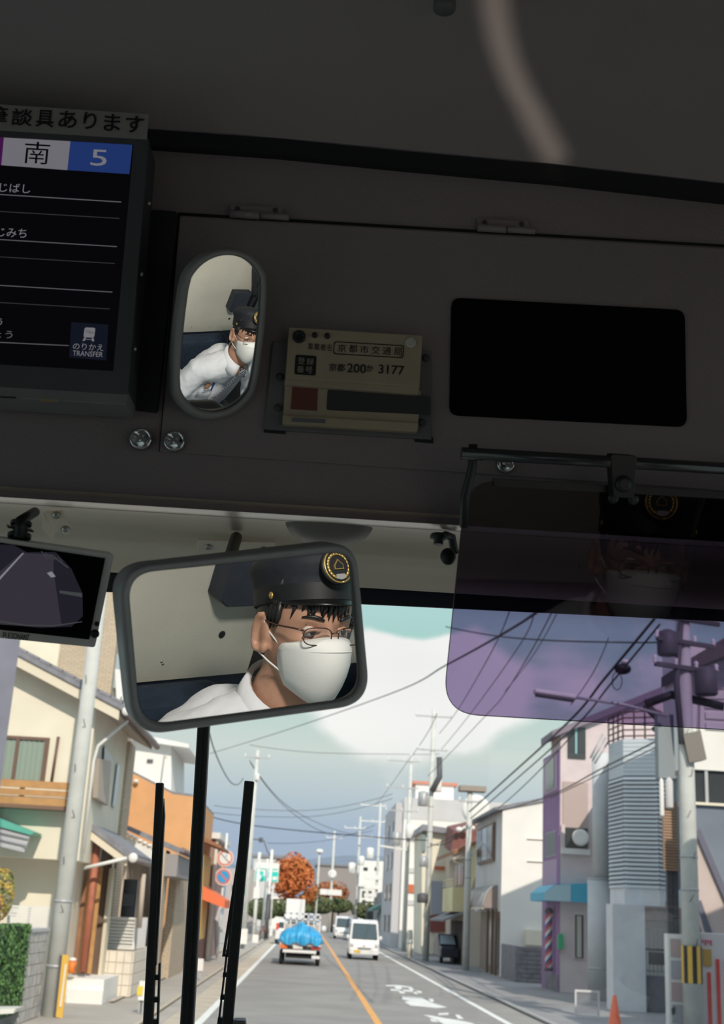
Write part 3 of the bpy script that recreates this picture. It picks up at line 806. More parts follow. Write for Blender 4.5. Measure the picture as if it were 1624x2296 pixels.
MB().tube([V((RPX - .9, RPY, 7.1)), V((RPX - .3, RPY, 7.35)), V((RPX + .9, RPY, 7.15))], .10, 8).build('cable_bundle', m_wire, p2)
MB().tube([V((RPX - .15, RPY - .2, 6.2)), V((RPX - .25, RPY - .25, 7.6)), V((RPX - .1, RPY - .2, 9.0))], .07, 8).build('riser_pipe', m_poled, p2)
# street lamp on its arm
t = thing('street_lamp', 'street lamp on a long arm reaching over the road, seen through the visor', 'lamp', atY(1310, 1580, 28.3))
la = [atY(x, y, 28.2) for x, y in ((1495, 1605), (1400, 1580), (1285, 1563))]
MB().tube(la, .035, 8).build('arm', m_galv, t)
c0, c1 = atY(1290, 1566, 28.2), atY(1198, 1552, 28.2)
MB().obox((c0 + c1) / 2 + V((0, 0, .02)), (c1 - c0) / 2, V((0, .14, 0)), V((0, 0, .05))).build('head', m_white, t, bevel=.03)
MB().obox((c0 + c1) / 2 - V((0, 0, .05)), (c1 - c0) * .46, V((0, .12, 0)), V((0, 0, .03))).build('lens', m_poled, t, bevel=.01)

far = [('slim pale pole with a transformer between the grey house and the beige gable', 955, 2155, 69.97, 1590, .17, .12),
       ('dark lower-half pole in front of the grey house with the curved awning', 1045, 2175, 60.5, 1770, .17, .12),
       ('pale pole with three small crossarms in front of the white apartment block', 905, 2130, 88, 1690, .16, .12),
       ('pale pole with stacked equipment beyond the white van', 838, 2098, 125, 1800, .15, .11),
       ('thin pale pole left of the stacked-equipment pole', 793, 2095, 128, 1830, .13, .10),
       ('tall thin pole between the two red maples', 735, 2088, 150, 1862, .16, .12),
       ('white lamp post standing behind the tarp truck', 703, 2092, 140, 1912, .12, .09)]
FP = []
for lab, x, yb, Y, yt, r0, r1 in far:
    g = atY(x, 2140, Y); h = atY(x + (x - 1286) * -.0, yt, Y).z
    top = atY(x + (2140 - yt) * (1286 - x) / 9600, yt, Y)
    q = pole('utility_pole', lab, g.x, Y, h, r0, r1, bands=(h * .5, h * .6)); FP.append((g.x, Y, h, q))
x, Y, h, q = FP[0]
for k, zf in enumerate((.97, .83)): arm(q, (x, Y - .1, h * zf), 1.0 - .2 * k, 0, .08, 3)
can(q, (x - .45, Y - .1, h * .60), .28, .75); can(q, (x + .35, Y - .1, h * .66), .2, .7, m_white)
MB().tube([V((x, Y - .3, h * .66)), V((x + .4, Y - .3, h * .72)), V((x + .35, Y - .3, h * .80))], .16, 8).build('cable_bundle', m_poled, q)
can(q, (x - .3, Y - .2, h * .36), .24, .5); can(q, (x - .3, Y - .3, h * .22), .3, .45, m_poled)
x, Y, h, q = FP[1]
MB().box((x - .5, Y - .3, h * .99), (x + .75, Y + .6, h * 1.02)).build('cap_tray', mat('tray_brown', (.33, .28, .24), .7), q)
arm(q, (x, Y - .1, h * .93), .5, 0, .08, 2)
MB().tube([V((x + .1, Y, h * .62)), V((x + 1.6, Y + .2, h * .84))], .05, 8).build('stay', m_white, q)
x, Y, h, q = FP[2]
for k, zf in enumerate((.96, .82, .70)): arm(q, (x - .5, Y - .1, h * zf), 1.1, 0, .08, 3)
can(q, (x - .8, Y - .2, h * .52), .3, .9); can(q, (x + .1, Y - .2, h * .56), .3, .9, m_white)
MB().bar(V((x, Y - .2, h * .50)), V((x - 1.9, Y - .2, h * .515)), .14, .1).build('lamp_arm', m_white, q)
x, Y, h, q = FP[3]
for k, zf in enumerate((.98, .86, .74)): arm(q, (x - .7, Y, h * zf), 1.2, 0, .09, 3, m_white)
can(q, (x - .8, Y - .2, h * .58), .35, 1.0, m_white); can(q, (x - 1.6, Y - .2, h * .53), .3, .8, m_white)
for z in (.30, .36, .43): MB().box((x - 1.2, Y - .4, h * z), (x + 1.0, Y, h * z + .35)).build('equipment_box', m_white, q)
x, Y, h, q = FP[4]
arm(q, (x - .5, Y, h * .9), 1.0, 0, .08, 3, m_white); can(q, (x - .6, Y - .2, h * .52), .35, 1.0, m_white)
x, Y, h, q = FP[5]
arm(q, (x, Y, h * .93), .9, 0, .08, 2, m_white)
MB().lathe(V((x, Y - .3, h * .57)), V((0, -1, 0)), [(.5, 0), (.5, .1), (.3, .14)], 14).build('mirror_disc', m_white, q)
MB().box((x - 1.3, Y - .3, h * .365), (x + 1.2, Y, h * .42)).build('sign_board', m_white, q)
x, Y, h, q = FP[6]
MB().lathe(V((x, Y, h)), V((0, 0, 1)), [(.35, 0), (.45, .15), (.3, .4)], 10).build('lamp_head', m_white, q)
# left-hand poles
lp = [('white signal pole standing beside the green guide sign', 590, 2105, 103, 1925, .11, .09, m_white), ('slim grey steel pole rising behind the right wiper blade', 548, 2130, 75, 1680, .15, .11, m_pole)]
LP = []
for lab, x, yb, Y, yt, r0, r1, mm in lp:
    g = atY(x - 5, 2140, Y); h = atY(x, yt, Y).z
    LP.append((g.x, Y, h, pole('utility_pole', lab, g.x, Y, h, r0, r1, mm)))
x, Y, h, q = LP[1]
arm(q, (x, Y - .1, h * .96), .7, 0, .08, 3); can(q, (x + .1, Y - .1, h * .84), .14, .35, m_white)
g = atZ(596, 2106, 0)
q = pole('lamp_pole', 'two-tone pole with dark lower half beside the left kerb ahead of the truck', g.x, g.y, atY(612, 1905, g.y).z, .14, .11, m_white)
MB().tube([V((g.x, g.y, 0)), V((g.x, g.y, 3.3))], .17, 12).build('dark_sleeve', m_poled, q)
MB().tube([atY(612, 1925, g.y), atY(600, 1910, g.y), atY(592, 1885, g.y), atY(575, 1882, g.y), atY(540, 1880, g.y)], .05, 6).build('curved_arm', m_poled, q)
MB().box(atY(580, 1888, g.y - .2), atY(590, 1879, g.y + .2)).build('signal_box', m_poled, q)

WN = 0
def wire(pts, r, lab, sag=0.0):
    """pts: (px, py, Y) ends; the run between two ends hangs by sag"""
    P_ = [atY(*p) for p in pts]; out = []; n_ = len(P_)
    for i in range(n_ - 1):
        p0, p1, p2, p3 = P_[max(0, i - 1)], P_[i], P_[i + 1], P_[min(n_ - 1, i + 2)]
        for k in range(12):
            t_ = k / 12
            q_ = (p1 * 2 + (p2 - p0) * t_ + (p0 * 2 - p1 * 5 + p2 * 4 - p3) * t_ * t_ + (p1 * 3 - p0 - p2 * 3 + p3) * t_ ** 3) * .5
            f_ = (i + t_) / (n_ - 1); q_.z -= 4 * sag * f_ * (1 - f_); out.append(q_)
    out.append(P_[-1]); r = r * .62
    o = MB().tube([p for i, p in enumerate(out) if i == 0 or (p - out[i - 1]).length > 1e-4], r, 5).build('overhead_wire', m_wire)
    tag(o, lab, 'wire', 'overhead wires'); return o
near = [((1385, 1320, 26), (1010, 1880, 75), .035), ((1420, 1320, 26), (1005, 1885, 75), .03), ((1440, 1330, 26), (1000, 1890, 75), .028)]
wire([(1470, 1385, 26), (1355, 1520, 30), (1280, 1610, 36), (1140, 1740, 50), (1053, 1820, 60)], .055, 'thickest black cable sagging from the right pole past the visor edge', .05)
wire([(1480, 1400, 26), (1370, 1530, 30), (1290, 1625, 36), (1150, 1752, 50), (1056, 1835, 60)], .04, 'black cable just under the thickest cable at the visor edge', .05)
wire([(1495, 1650, 29), (1350, 1720, 36), (1240, 1778, 46), (1130, 1815, 55), (1060, 1840, 60)], .035, 'dark cable crossing in front of the louvred facade', .05)
wire([(1490, 1665, 29), (1345, 1732, 36), (1235, 1788, 46)], .025, 'thin lower cable crossing in front of the louvred facade', .05)
wire([(1050, 1850, 60), (1000, 1885, 68), (960, 1890, 70)], .04, 'short cable between the two right-hand poles', .15)
wire([(1150, 1350, 24), (1105, 1450, 33), (1028, 1585, 50), (985, 1645, 62)], .022, 'leftmost of the four thin wires seen through the visor', .1)
wire([(1200, 1365, 24), (1165, 1440, 31), (1058, 1592, 50), (990, 1680, 66)], .022, 'second of the thin wires seen through the visor', .1)
wire([(1240, 1368, 24), (1185, 1465, 32), (1128, 1555, 43), (1090, 1600, 50), (960, 1740, 70)], .024, 'third of the thin wires seen through the visor', .1)
wire([(1252, 1368, 24), (1195, 1462, 32), (1132, 1550, 43)], .018, 'rightmost of the four thin wires seen through the visor', .1)
wire([(1205, 1372, 24), (1120, 1420, 30), (1000, 1486, 45), (880, 1550, 70), (640, 1636, 110), (470, 1690, 150)], .05, 'long straight wire crossing the cloud from visor to mirror', .1)
wire([(1000, 1405, 40), (1100, 1418, 34), (1200, 1425, 30), (1330, 1432, 28), (1490, 1440, 28.4)], .03, 'nearly level wire running into the right pole behind the visor', .1)
wire([(1290, 1640, 36), (1100, 1810, 55), (958, 1900, 69.7)], .03, 'thin wire falling along the grey house roof', .3)
wire([(1365, 1430, 28), (1330, 1500, 30), (1280, 1580, 34)], .02, 'short drop wire left of the round cable coil', .1)
wire([(470, 1645, 45), (520, 1725, 60), (545, 1745, 75)], .04, 'dark wire drooping from the mirror to the left steel pole', .6)
wire([(560, 1705, 75), (640, 1785, 90), (735, 1840, 110), (800, 1870, 128)], .035, 'upper of the two long wires falling from the left steel pole', .6)
wire([(562, 1710, 75), (645, 1795, 90), (740, 1855, 110), (836, 1862, 125)], .035, 'lower of the two long wires falling from the left steel pole', .6)
wire([(470, 1830, 80), (570, 1845, 84), (760, 1864, 82), (957, 1884, 69.7)], .05, 'thick level cable crossing the whole street above the maples', .2)
wire([(560, 1670, 100), (700, 1682, 100), (900, 1686, 100), (985, 1690, 90)], .03, 'faint level wire high over the far road', .2)
wire([(480, 1806, 100), (700, 1806, 110), (880, 1780, 90)], .03, 'faint curved wire ending at the three crossarms', .4)
wire([(480, 1822, 100), (700, 1820, 110), (880, 1790, 90)], .03, 'lower faint curved wire ending at the three crossarms', .4)
wire([(600, 1890, 120), (735, 1876, 150), (840, 1850, 125)], .04, 'faint wire just above the orange maple crown', .4)
wire([(980, 1600, 66), (905, 1690, 88), (838, 1805, 125)], .03, 'wire linking the tops of the right-hand poles', 1.0)
t = thing('cable_closure', 'round black cable closure with a loop hanging on the cables behind the visor', 'cable box', atY(1400, 1515, 29))
MB().ell(atY(1397, 1500, 29), .20, .2, .13).build('closure', m_wire, t)
MB().ell(atY(1402, 1484, 28.85), .09, .09, .06).build('pale_cap', m_white, t)
lo = [atY(1384 + 11 * sin(a), 1527 - 20 * cos(a), 29) for a in [k * pi / 8 for k in range(17)]]
MB().tube(lo, .012, 5).build('cable_loop', m_wire, t)
# =================================================================== left side of the street
FY = 28.4                                                   # front of the upper floor
t = thing('cream_house', 'cream two-storey house with tiled gable roof and wooden balcony on the left', 'house', V((-8, FY, 0)))
XS = -5.02
rz = lambda x: 6.20 - .445 * (x + 4.36)
MB().prism([V((-13, FY, 2.95)), V((XS, FY, 2.95)), V((XS, FY, rz(XS) - .16)), V((-11, FY, rz(-11) - .16)), V((-13, FY, rz(-11) - .9))], V((0, 5.2, 0))).build('upper_wall', m_cream, t)
MB().box((-13, FY + .95, 0), (XS - .25, FY + 5.2, 2.97)).build('lower_wall', m_cream, t)
r = MB(); e = V((-.0, 0, 0))
MB().prism([V((-4.30, FY - .55, rz(-4.30) - .02)), V((-11.2, FY - .55, rz(-11.2) - .02)), V((-11.2, FY - .55, rz(-11.2) + .12)), V((-4.30, FY - .55, rz(-4.3) + .12))], V((0, 6.3, 0))).build('roof', m_tile, t)
MB().prism([V((-4.42, FY - .50, rz(-4.42) - .26)), V((-11.2, FY - .50, rz(-11.2) - .26)), V((-11.2, FY - .50, rz(-11.2) - .03)), V((-4.42, FY - .50, rz(-4.42) - .03))], V((0, .06, 0))).build('fascia', mat('fascia_cream', (.74, .66, .52), .7), t)
MB().prism([V((-4.42, FY - .44, rz(-4.42) - .16)), V((XS - .1, FY - .44, rz(XS - .1) - .16)), V((XS - .1, FY - .44, rz(XS - .1) - .06)), V((-4.42, FY - .44, rz(-4.42) - .06))], V((0, 6.1, 0))).build('eave_soffit', m_taupe, t)
for k in range(24):
    x = -4.5 - k * .28; z = rz(x) + .12
    MB().obox((x, FY - .42, z + .02), V((.13, 0, -.055)), V((0, .14, 0)), V((.012, 0, .03))).build('roof_tile', m_tile, t)
MB().tube([V((-4.27, FY - .6, rz(-4.27) - .02)), V((-4.27, FY + 5.6, rz(-4.27) - .02))], .075, 8).build('gutter', mat('gutter_brown', (.24, .19, .18), .5), t)
MB().ell((-4.25, FY - .62, rz(-4.25) + .0), .10, .05, .10, 10, 7).build('gutter_end', m_white, t)
MB().tube([V((-4.3, FY + .1, rz(-4.3) - .12)), V((XS + .12, FY + .1, 5.45)), V((XS + .06, FY + .1, 5.1)), V((XS + .06, FY + .1, 3.1))], .035, 8).build('downpipe', m_white, t)
# front window
wz0, wz1 = atY(60, 1757, FY).z, atY(60, 1652, FY).z; wx0, wx1 = atY(-60, 1700, FY).x, atY(107, 1700, FY).x
w = MB().ring([V((wx0, FY - .05, wz0)), V((wx1, FY - .05, wz0)), V((wx1, FY - .05, wz1)), V((wx0, FY - .05, wz1))], [V((wx0 + .07, FY - .05, wz0 + .07)), V((wx1 - .1, FY - .05, wz0 + .07)), V((wx1 - .1, FY - .05, wz1 - .07)), V((wx0 + .07, FY - .05, wz1 - .07))], V((0, .1, 0))).build('window_frame', m_frameb, t)
MB().box((atY(32, 1700, FY).x, FY - .06, wz0), (atY(40, 1700, FY).x, FY, wz1)).build('mullion', m_frameb, w)
rows = [[V((wx0 + .07 + (wx1 - wx0 - .17) * i / 60, FY - .010 + .012 * sin(i * 1.35), z)) for i in range(61)] for z in (wz0 + .05, wz1 - .05)]
MB().grid(rows).build('curtain', mat('pale_curtain', (.66, .68, .64), .9), w, fix=False)
MB().box((wx0 + .05, FY - .045, wz0 + .05), (wx1 - .08, FY - .04, wz1 - .05)).build('pane', pane_mat('house_glass', (.9, .95, .93)), w)
MB().tube([atY(131, 1652, FY - .05), atY(115, 1757, FY - .05)], .035, 8).build('downpipe', m_frameb, t)
# balcony boards
bx0, bx1 = -13, atY(163, 1780, FY - .45).x
zt, zb = atY(100, 1752, FY - .45).z, atY(100, 1806, FY - .45).z; hh_ = zt - zb
for k, (a, c) in enumerate(((0, .30), (.37, .62), (.69, 1))):
    MB().box((bx0, FY - .45, zt - hh_ * c), (bx1, FY - .40, zt - hh_ * a)).build('balcony_board', m_obrown, t)
for x in (-8.3, -7.3, -6.35, bx1 - .05): MB().box((x - .05, FY - .40, zb), (x + .05, FY - .33, zt)).build('balcony_post', m_obrown, t)
MB().box((bx0, FY - .45, zb - .08), (bx1, FY + .02, zb)).build('balcony_floor', mat('balcony_edge', (.20, .11, .07), .7), t)
# road-facing wall details
sx = XS + .012
def sw(poly, name, m, th=.05): MB().prism([atX(x, y, XS + .03) for x, y in poly], V((th, 0, 0))).build(name, m, t)
sw([(211, 1700), (238, 1706), (232, 1806), (207, 1788)], 'shutter_box', m_taupe, .12)
sw([(232, 1672), (252, 1702), (246, 1752), (229, 1735)], 'window', m_dkwin, .03)
sw([(262, 1712), (267, 1718), (256, 1812), (251, 1806)], 'slot_window', m_ltwin, .03)
# brick stack and rear block
MB().box((-5.6, FY + 5.2, 0), (-4.95, FY + 6.4, 6.2)).build('brick_pier', m_brick, t)
# canopy on the far left
t = thing('green_canopy', 'small green-topped canopy with pale slats at the left edge', 'canopy', atY(20, 1900, 27))
cp = [atY(x, y, 27.55) for x, y in ((-60, 1812), (78, 1866), (68, 1872), (-60, 1838))]
MB().prism(cp, V((0, .8, .0))).build('roof_sheet', mat('canopy_green', (.10, .42, .33), .5), t)
for k in range(3):
    dy = k * 15
    cp = [atY(x, y, 27.6) for x, y in ((-60, 1845 + dy), (66 - k * 5, 1874 + dy), (64 - k * 5, 1881 + dy), (-60, 1853 + dy))]
    MB().prism(cp, V((0, .06, 0))).build('slat', mat('slat_grey', (.45, .45, .48), .6), t)
cp = [atY(x, y, 27.68) for x, y in ((-60, 1840), (68, 1872), (58, 1902), (-60, 1898))]
MB().prism(cp, V((0, .04, 0))).build('panel', m_white, t)

# porch of the house
t = thing('porch', 'tiled porch roof on a red-brown post with wooden door beside the cream house', 'porch', V((-4.9, 30, 0)))
pz = lambda x: 3.14 - .62 * (x + 4.18)
MB().prism([V((-4.05, 29.6, pz(-4.05))), V((-5.03, 29.6, pz(-5.03))), V((-5.03, 29.6, pz(-5.03) + .16)), V((-4.05, 29.6, pz(-4.05) + .16))], V((0, 3.9, 0))).build('roof', m_tile, t)
MB().prism([V((-4.15, 29.64, pz(-4.15) - .20)), V((-5.03, 29.64, pz(-5.03) - .20)), V((-5.03, 29.64, pz(-5.03) - .01)), V((-4.15, 29.64, pz(-4.15) - .01))], V((0, .06, 0))).build('fascia', MATS['fascia_cream'], t)
MB().tube([V((-4.02, 29.5, pz(-4.02) + .04)), V((-4.02, 33.6, pz(-4.02) + .04))], .065, 8).build('gutter', MATS['gutter_brown'], t)
MB().ell((-4.0, 29.48, pz(-4.0) + .08), .11, .05, .11, 10, 7).build('gutter_end', m_white, t)
MB().tube([atY(285, 1924, 29.55), atY(186, 1947, 29.5)], .04, 8).build('strut', m_white, t)
MB().tube([V((-4.92, 30, .62)), V((-4.92, 30, 3.42))], .085, 10).build('post', m_redpost, t)
MB().box((-5.26, 31.4, .5), (-4.75, 31.5, 3.4)).build('back_wall', mat('porch_brown', (.17, .11, .08), .8, var=.1, scale=4), t)
MB().box((-4.78, 31.3, .5), (-4.70, 31.78, 2.9)).build('side_wall', mat('porch_cream', (.70, .62, .48), .8), t)
for k in range(4): MB().box((-5.25 + .11 * k, 30.6, .55), (-5.16 + .11 * k, 30.66, 2.9)).build('door_board', m_obrown if k % 2 else m_brown, t)
MB().box((-5.26, 29.5, 0), (-4.35, 31.78, .50)).build('porch_floor', m_offw, t)
MB().box((-5.1, 29.3, 0), (-4.32, 29.5, .28)).build('step', m_offw, t)
MB().box((-4.66, 33.1, 1.05), (-4.3, 33.2, 2.7)).build('door_recess', m_dkwin, t)
MB().box((-4.62, 33.0, 2.05), (-4.36, 33.1, 2.35)).build('wall_lamp', m_poled, t)
b = atY(161, 2167, 29.4)
t = thing('orange_pot', 'small bright orange flower pot stand on the porch step', 'pot', b - V((0, 0, .14)))
MB().lathe(b - V((0, 0, .14)), V((0, 0, 1)), [(.10, 0), (.06, .10), (.11, .24), (.09, .24)], 10).build('pot', mat('pot_orange', (.85, .22, .03), .5), t)
MB().ell(b + V((0, 0, .14)), .09, .08, .05, 8, 6).build('flowers', m_white, t)
# white louvred box on the tiled base
t = thing('louvred_box', 'white louvred air-conditioner cover standing on the tiled wall', 'cover', V((-4.0, 32.6, 1.0)))
lx0, lx1 = atY(236, 2100, 32.4).x, atY(303, 2100, 32.4).x; lz0, lz1 = atY(270, 2128, 32.4).z, atY(270, 2056, 32.4).z
MB().ring([V((lx0, 32.4, lz0)), V((lx1, 32.4, lz0)), V((lx1, 32.4, lz1)), V((lx0, 32.4, lz1))], [V((lx0 + .05, 32.4, lz0 + .04)), V((lx1 - .05, 32.4, lz0 + .04)), V((lx1 - .05, 32.4, lz1 - .04)), V((lx0 + .05, 32.4, lz1 - .04))], V((0, .06, 0))).build('frame', m_white, t)
for k in range(9):
    z = lz0 + .06 + (lz1 - lz0 - .12) * k / 8; MB().obox(((lx0 + lx1) / 2, 32.44, z), V(((lx1 - lx0) / 2 - .03, 0, 0)), V((0, .02, -.02)), V((0, .004, .012))).build('louvre', m_white, t)
MB().box((lx0 + .03, 32.47, lz0 + .02), (lx1 - .03, 32.5, lz1 - .02)).build('body', mat('louvre_shade', (.6, .6, .58), .7), t)
for k in range(9): MB().box((lx1 - .02, 32.5 + .25 * k, lz0), (lx1 + .01, 32.56 + .25 * k, lz1)).build('side_bar', m_pgrey, t)
MB().box((lx1 - .06, 32.46, lz0), (lx1 - .03, 34.6, lz1)).build('side_panel', m_white, t)
# tiled base wall with joints
t = thing('tiled_base', 'pale tiled garden wall below the white louvred box', 'wall', V((-4.3, 31.2, 0)))
tz = lz0; MB().box((-4.98, 31.82, 0), (lx1 + .06, 36, tz - .02)).build('core', mat('tile_joint', (.52, .46, .38), .9), t)
m_ptile = mat('pale_wall_tile', (.74, .67, .57), .8, var=.05, scale=3)
n = 5; x0, x1 = -5.0, lx1 + .05
for r_ in range(4):
    for c_ in range(n):
        w_ = (x1 - x0) / n; h_ = (tz - .04) / 4
        MB().box((x0 + c_ * w_ + .008, 31.79, .02 + r_ * h_), (x0 + (c_ + 1) * w_ - .008, 31.82, .02 + (r_ + 1) * h_ - .012)).build('tile', m_ptile, t)
for r_ in range(4):
    for c_ in range(6):
        h_ = (tz - .04) / 4; y_ = 31.84 + c_ * .66
        MB().box((lx1 + .06, y_, .02 + r_ * h_), (lx1 + .09, y_ + .645, .02 + (r_ + 1) * h_ - .012)).build('tile', m_ptile, t)

# garden wall of blocks and hedge at the far left
t = thing('block_wall', 'weathered grey block wall at the left edge behind the hedge', 'wall', V((-5.0, 24, 0)))
MB().box((-5.28, 23.95, 0), (-4.985, 25.72, 1.54)).build('core', m_block, t)
for r_ in range(8):
    for c_ in range(13):
        y0 = 23.96 + c_ * .40 - (.2 if r_ % 2 else 0); y1 = min(25.72, y0 + .385); y0 = max(y0, 23.95)
        if y1 - y0 < .05: continue
        MB().box((-4.985, y0, .01 + r_ * .193), (-4.955 - random.random() * .008, y1, .01 + r_ * .193 + .182)).build('block', m_block, t)
MB().box((-5.26, 23.95, 1.54), (-4.94, 25.73, 1.60)).build('coping', m_pgrey, t)
def leaves(centre_fn, n, size, m, name, parent):
    b = MB()
    for _ in range(n):
        c, nrm = centre_fn(); a = V((random.gauss(0, 1), random.gauss(0, 1), random.gauss(0, 1))).normalized()
        nrm = (nrm + a * .8).normalized(); u = nrm.cross(a)
        if u.length < .05: continue
        u.normalize(); w_ = nrm.cross(u); s_ = size * random.uniform(.6, 1.3)
        b.add([c - u * s_, c + w_ * s_ * .55, c + u * s_, c - w_ * s_ * .55], [(0, 1, 2, 3)])
    o = b.build(name, m, parent, fix=False); o['kind'] = 'stuff'; return o
m_hedge = mat('hedge_leaf', (.07, .17, .05), .6, col2=(.16, .30, .09), scale=3)
t = thing('hedge', 'clipped green hedge in front of the block wall at the left edge', 'hedge', V((-5.1, 22, 0)))
hx = -4.93
def hc():
    if random.random() < .8: return V((hx + random.uniform(-.03, .03), random.uniform(19, 23.9), random.uniform(.25, 1.68))), V((1, 0, 0))
    return V((random.uniform(hx - .3, hx), random.uniform(19, 23.9), 1.68)), V((0, 0, 1))
leaves(hc, 6000, .035, m_hedge, 'foliage', t)
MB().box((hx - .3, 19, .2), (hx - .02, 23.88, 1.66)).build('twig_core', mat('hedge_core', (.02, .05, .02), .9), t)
t = thing('garden_shrub', 'shrub with yellow and orange leaves at the left edge under the eave', 'shrub', atY(5, 2060, 27.5))
sc_ = atY(2, 2005, 27.5)
def gc():
    a = V((random.gauss(0, 1), random.gauss(0, 1), random.gauss(0, 1))).normalized(); return sc_ + V((a.x * .26, a.y * .3, a.z * .52)), a
leaves(gc, 700, .05, mat('shrub_leaf', (.12, .24, .06), .6, col2=(.65, .42, .08), scale=5), 'foliage', t)
MB().tube([sc_ - V((0, 0, 1.6)), sc_], .05, 6).build('stem', m_brown, t)
t = thing('louvred_fence', 'low white louvred fence between the hedge and the big pole', 'fence', atY(60, 2085, 28.5))
fx0, fx1 = atY(18, 2060, 28.6).x, atY(108, 2060, 28.6).x; fz0, fz1 = atY(60, 2092, 28.6).z, atY(60, 2036, 28.6).z
for k in range(10):
    z = fz0 + (fz1 - fz0) * k / 9; MB().box((fx0, 28.6, z), (fx1, 28.63, z + (fz1 - fz0) / 9 * .72)).build('slat', m_white, t)
for x in (fx0, (fx0 + fx1) / 2, fx1): MB().box((x - .025, 28.63, 0), (x + .025, 28.68, fz1 + .05)).build('post', m_pgrey, t)
o = MB().prism([atY(x, y, 21.5) for x, y in ((-30, 2262), (35, 2262), (30, 2272), (-30, 2276))], V((0, .6, 0))).build('stone_edge', m_white); tag(o, 'white edging stone at the bottom left corner', 'stone')

# dark grey building edge at far left
gx = atY(45, 1440, 20).x
t = thing('grey_building', 'dark grey wall edge of a building at the far left', 'building', V((-6, 20, 0)))
MB().box((-9, 20, 0), (gx - .02, 20.8, 9)).build('wall', mat('slate_wall', (.20, .20, .25), .8, var=.08, scale=2), t) if 0 else MB().prism([V((-9, 20, 3.3)), V((gx, 20, 3.3)), V((gx, 20, 9)), V((-9, 20, 9))], V((-.3, .8, 0))).build('wall', mat('slate_wall', (.20, .20, .25), .8, var=.08, scale=2), t)
MB().box((-9, 20.05, 0), (-6.2, 20.8, 3.3)).build('lower_wall', MATS['slate_wall'], t)
# block behind with brick panel
t = thing('brick_panelled_house', 'taller cream house with tan brick panel rising behind the tiled roof', 'house', V((-7, 40, 0)))
MB().box((-14, 40, 0), (atY(130, 1480, 40).x, 45.6, 13)).build('cream_wall', m_cream, t)
MB().box((atY(130, 1480, 40).x, 40.02, 0), (atY(256, 1480, 40).x, 45.6, 13)).build('brick_panel', m_brick, t)
bxr = atY(256, 1480, 40).x
for k in range(3): MB().box((bxr, 40.4, 5.5 + 1.6 * k), (bxr + .06, 41.2, 6.6 + 1.6 * k)).build('window', m_ltwin, t)
q = [atY(x, y, 39) for x, y in ((258, 1500), (300, 1505), (296, 1605), (262, 1590))]
sg = MB().prism(q, V((0, 1.0, 0))).build('signboard', m_white, t, label='white signboard with a dark character')
text('土', 'lettering', m_ik, sg, atY(271, 1573, 38.98), V((1, 0, 0)), V((0, 0, 1)), .30, .28, .02, 0)
# garage with white fascia
t = thing('brick_garage', 'tan brick garage with white fascia and grey eave left of the orange building', 'garage', V((-4.6, 38, 0)))
MB().prism([atY(x, y, 36.4) for x, y in ((258, 1862), (350, 1908), (348, 1938), (258, 1885))], V((0, .1, 0))).build('fascia', m_white, t)
gz = atX(392, 1925, -3.75)
MB().prism([V((-3.62, 36.5, 3.50)), V((-5.4, 36.5, 4.15)), V((-5.4, 36.5, 4.28)), V((-3.62, 36.5, 3.66))], V((0, 5.4, 0))).build('roof', m_tile, t)
for k in range(9): MB().ell(atY(262 + 10.5 * k, 1858 + 5.4 * k, 36.42), .085, .12, .05, 8, 5).build('ridge_tile', m_white, t)
MB().tube([V((-3.58, 36.4, 3.62)), V((-3.58, 42, 3.62))], .07, 8).build('gutter', MATS['gutter_brown'], t)
MB().box((-4.25, 36.5, 0), (-4.05, 37.6, 3.6)).build('brick_pier', m_brick, t)
MB().box((-4.35, 40.8, 0), (-4.1, 45.4, 3.4)).build('brick_wall', m_brick, t)
MB().box((-5.2, 36.6, 0), (-5.1, 45, 3.5)).build('inner_wall', m_taupe, t)
MB().box((-4.2, 36.55, 2.9), (-3.7, 42, 3.5)).build('beam', mat('eave_shadow_grey', (.33, .31, .31), .8), t)  # the grey of this block carries the shade under the eave
MB().tube([atX(322, 1960, -4.02), atX(312, 2080, -4.02)], .06, 8).build('downpipe', m_taupe, t)

# orange building
t = thing('orange_building', 'orange rendered building with red awning behind the wipers', 'building', V((-6, 46, 0)))
op = [V((-10, 46, 0)), V((-4.28, 46, 0)), V((-4.22, 46, 5.86)), V((-5.05, 46, 5.92)), V((-6.69, 46, 6.62)), V((-10, 46, 7.9))]
MB().prism(op, V((0, 9, 0))).build('walls', m_orange, t)
MB().prism([op[2], op[3], op[4], op[5], op[5] + V((0, 0, .08)), op[4] + V((0, 0, .08)), op[3] + V((0, 0, .08)), op[2] + V((0, 0, .08))], V((0, 9, 0))).build('roof_edge', m_tile, t)
ox_ = -4.2
MB().box((ox_, 50.6, .9), (ox_ + .06, 54.6, 4.1)).build('yellow_panel', m_yel, t)
MB().prism([V((ox_, 50, 4.55)), V((ox_ + .75, 50, 4.3)), V((ox_ + .75, 50, 4.42)), V((ox_, 50, 4.7))], V((0, 5, 0))).build('brown_canopy', m_brown, t)
MB().tube([atY(283, 1800, 45.9), atY(290, 1806, 45.9), atY(289, 1822, 45.9), atY(282, 1824, 45.9)], .03, 6).build('pipe_loop', m_orange, t)
for x, y in ((292, 1752), (305, 1752), (291, 1766)): MB().ell(atY(x, y, 45.85), .10, .1, .08, 8, 6).build('meter_dome', m_white, t)
aw = [V((ox_, 51.8, 2.95)), V((ox_ + .95, 51.8, 2.42)), V((ox_ + .95, 51.8, 2.12)), V((ox_, 51.8, 2.42))]
MB().prism(aw, V((0, 3.7, 0))).build('awning', mat('awning_red', (.80, .19, .08), .7), t)
MB().box((ox_ - .02, 51.6, 0), (ox_ + .05, 55, 2.2)).build('shop_door', mat('shop_dark_red', (.16, .06, .05), .6), t)
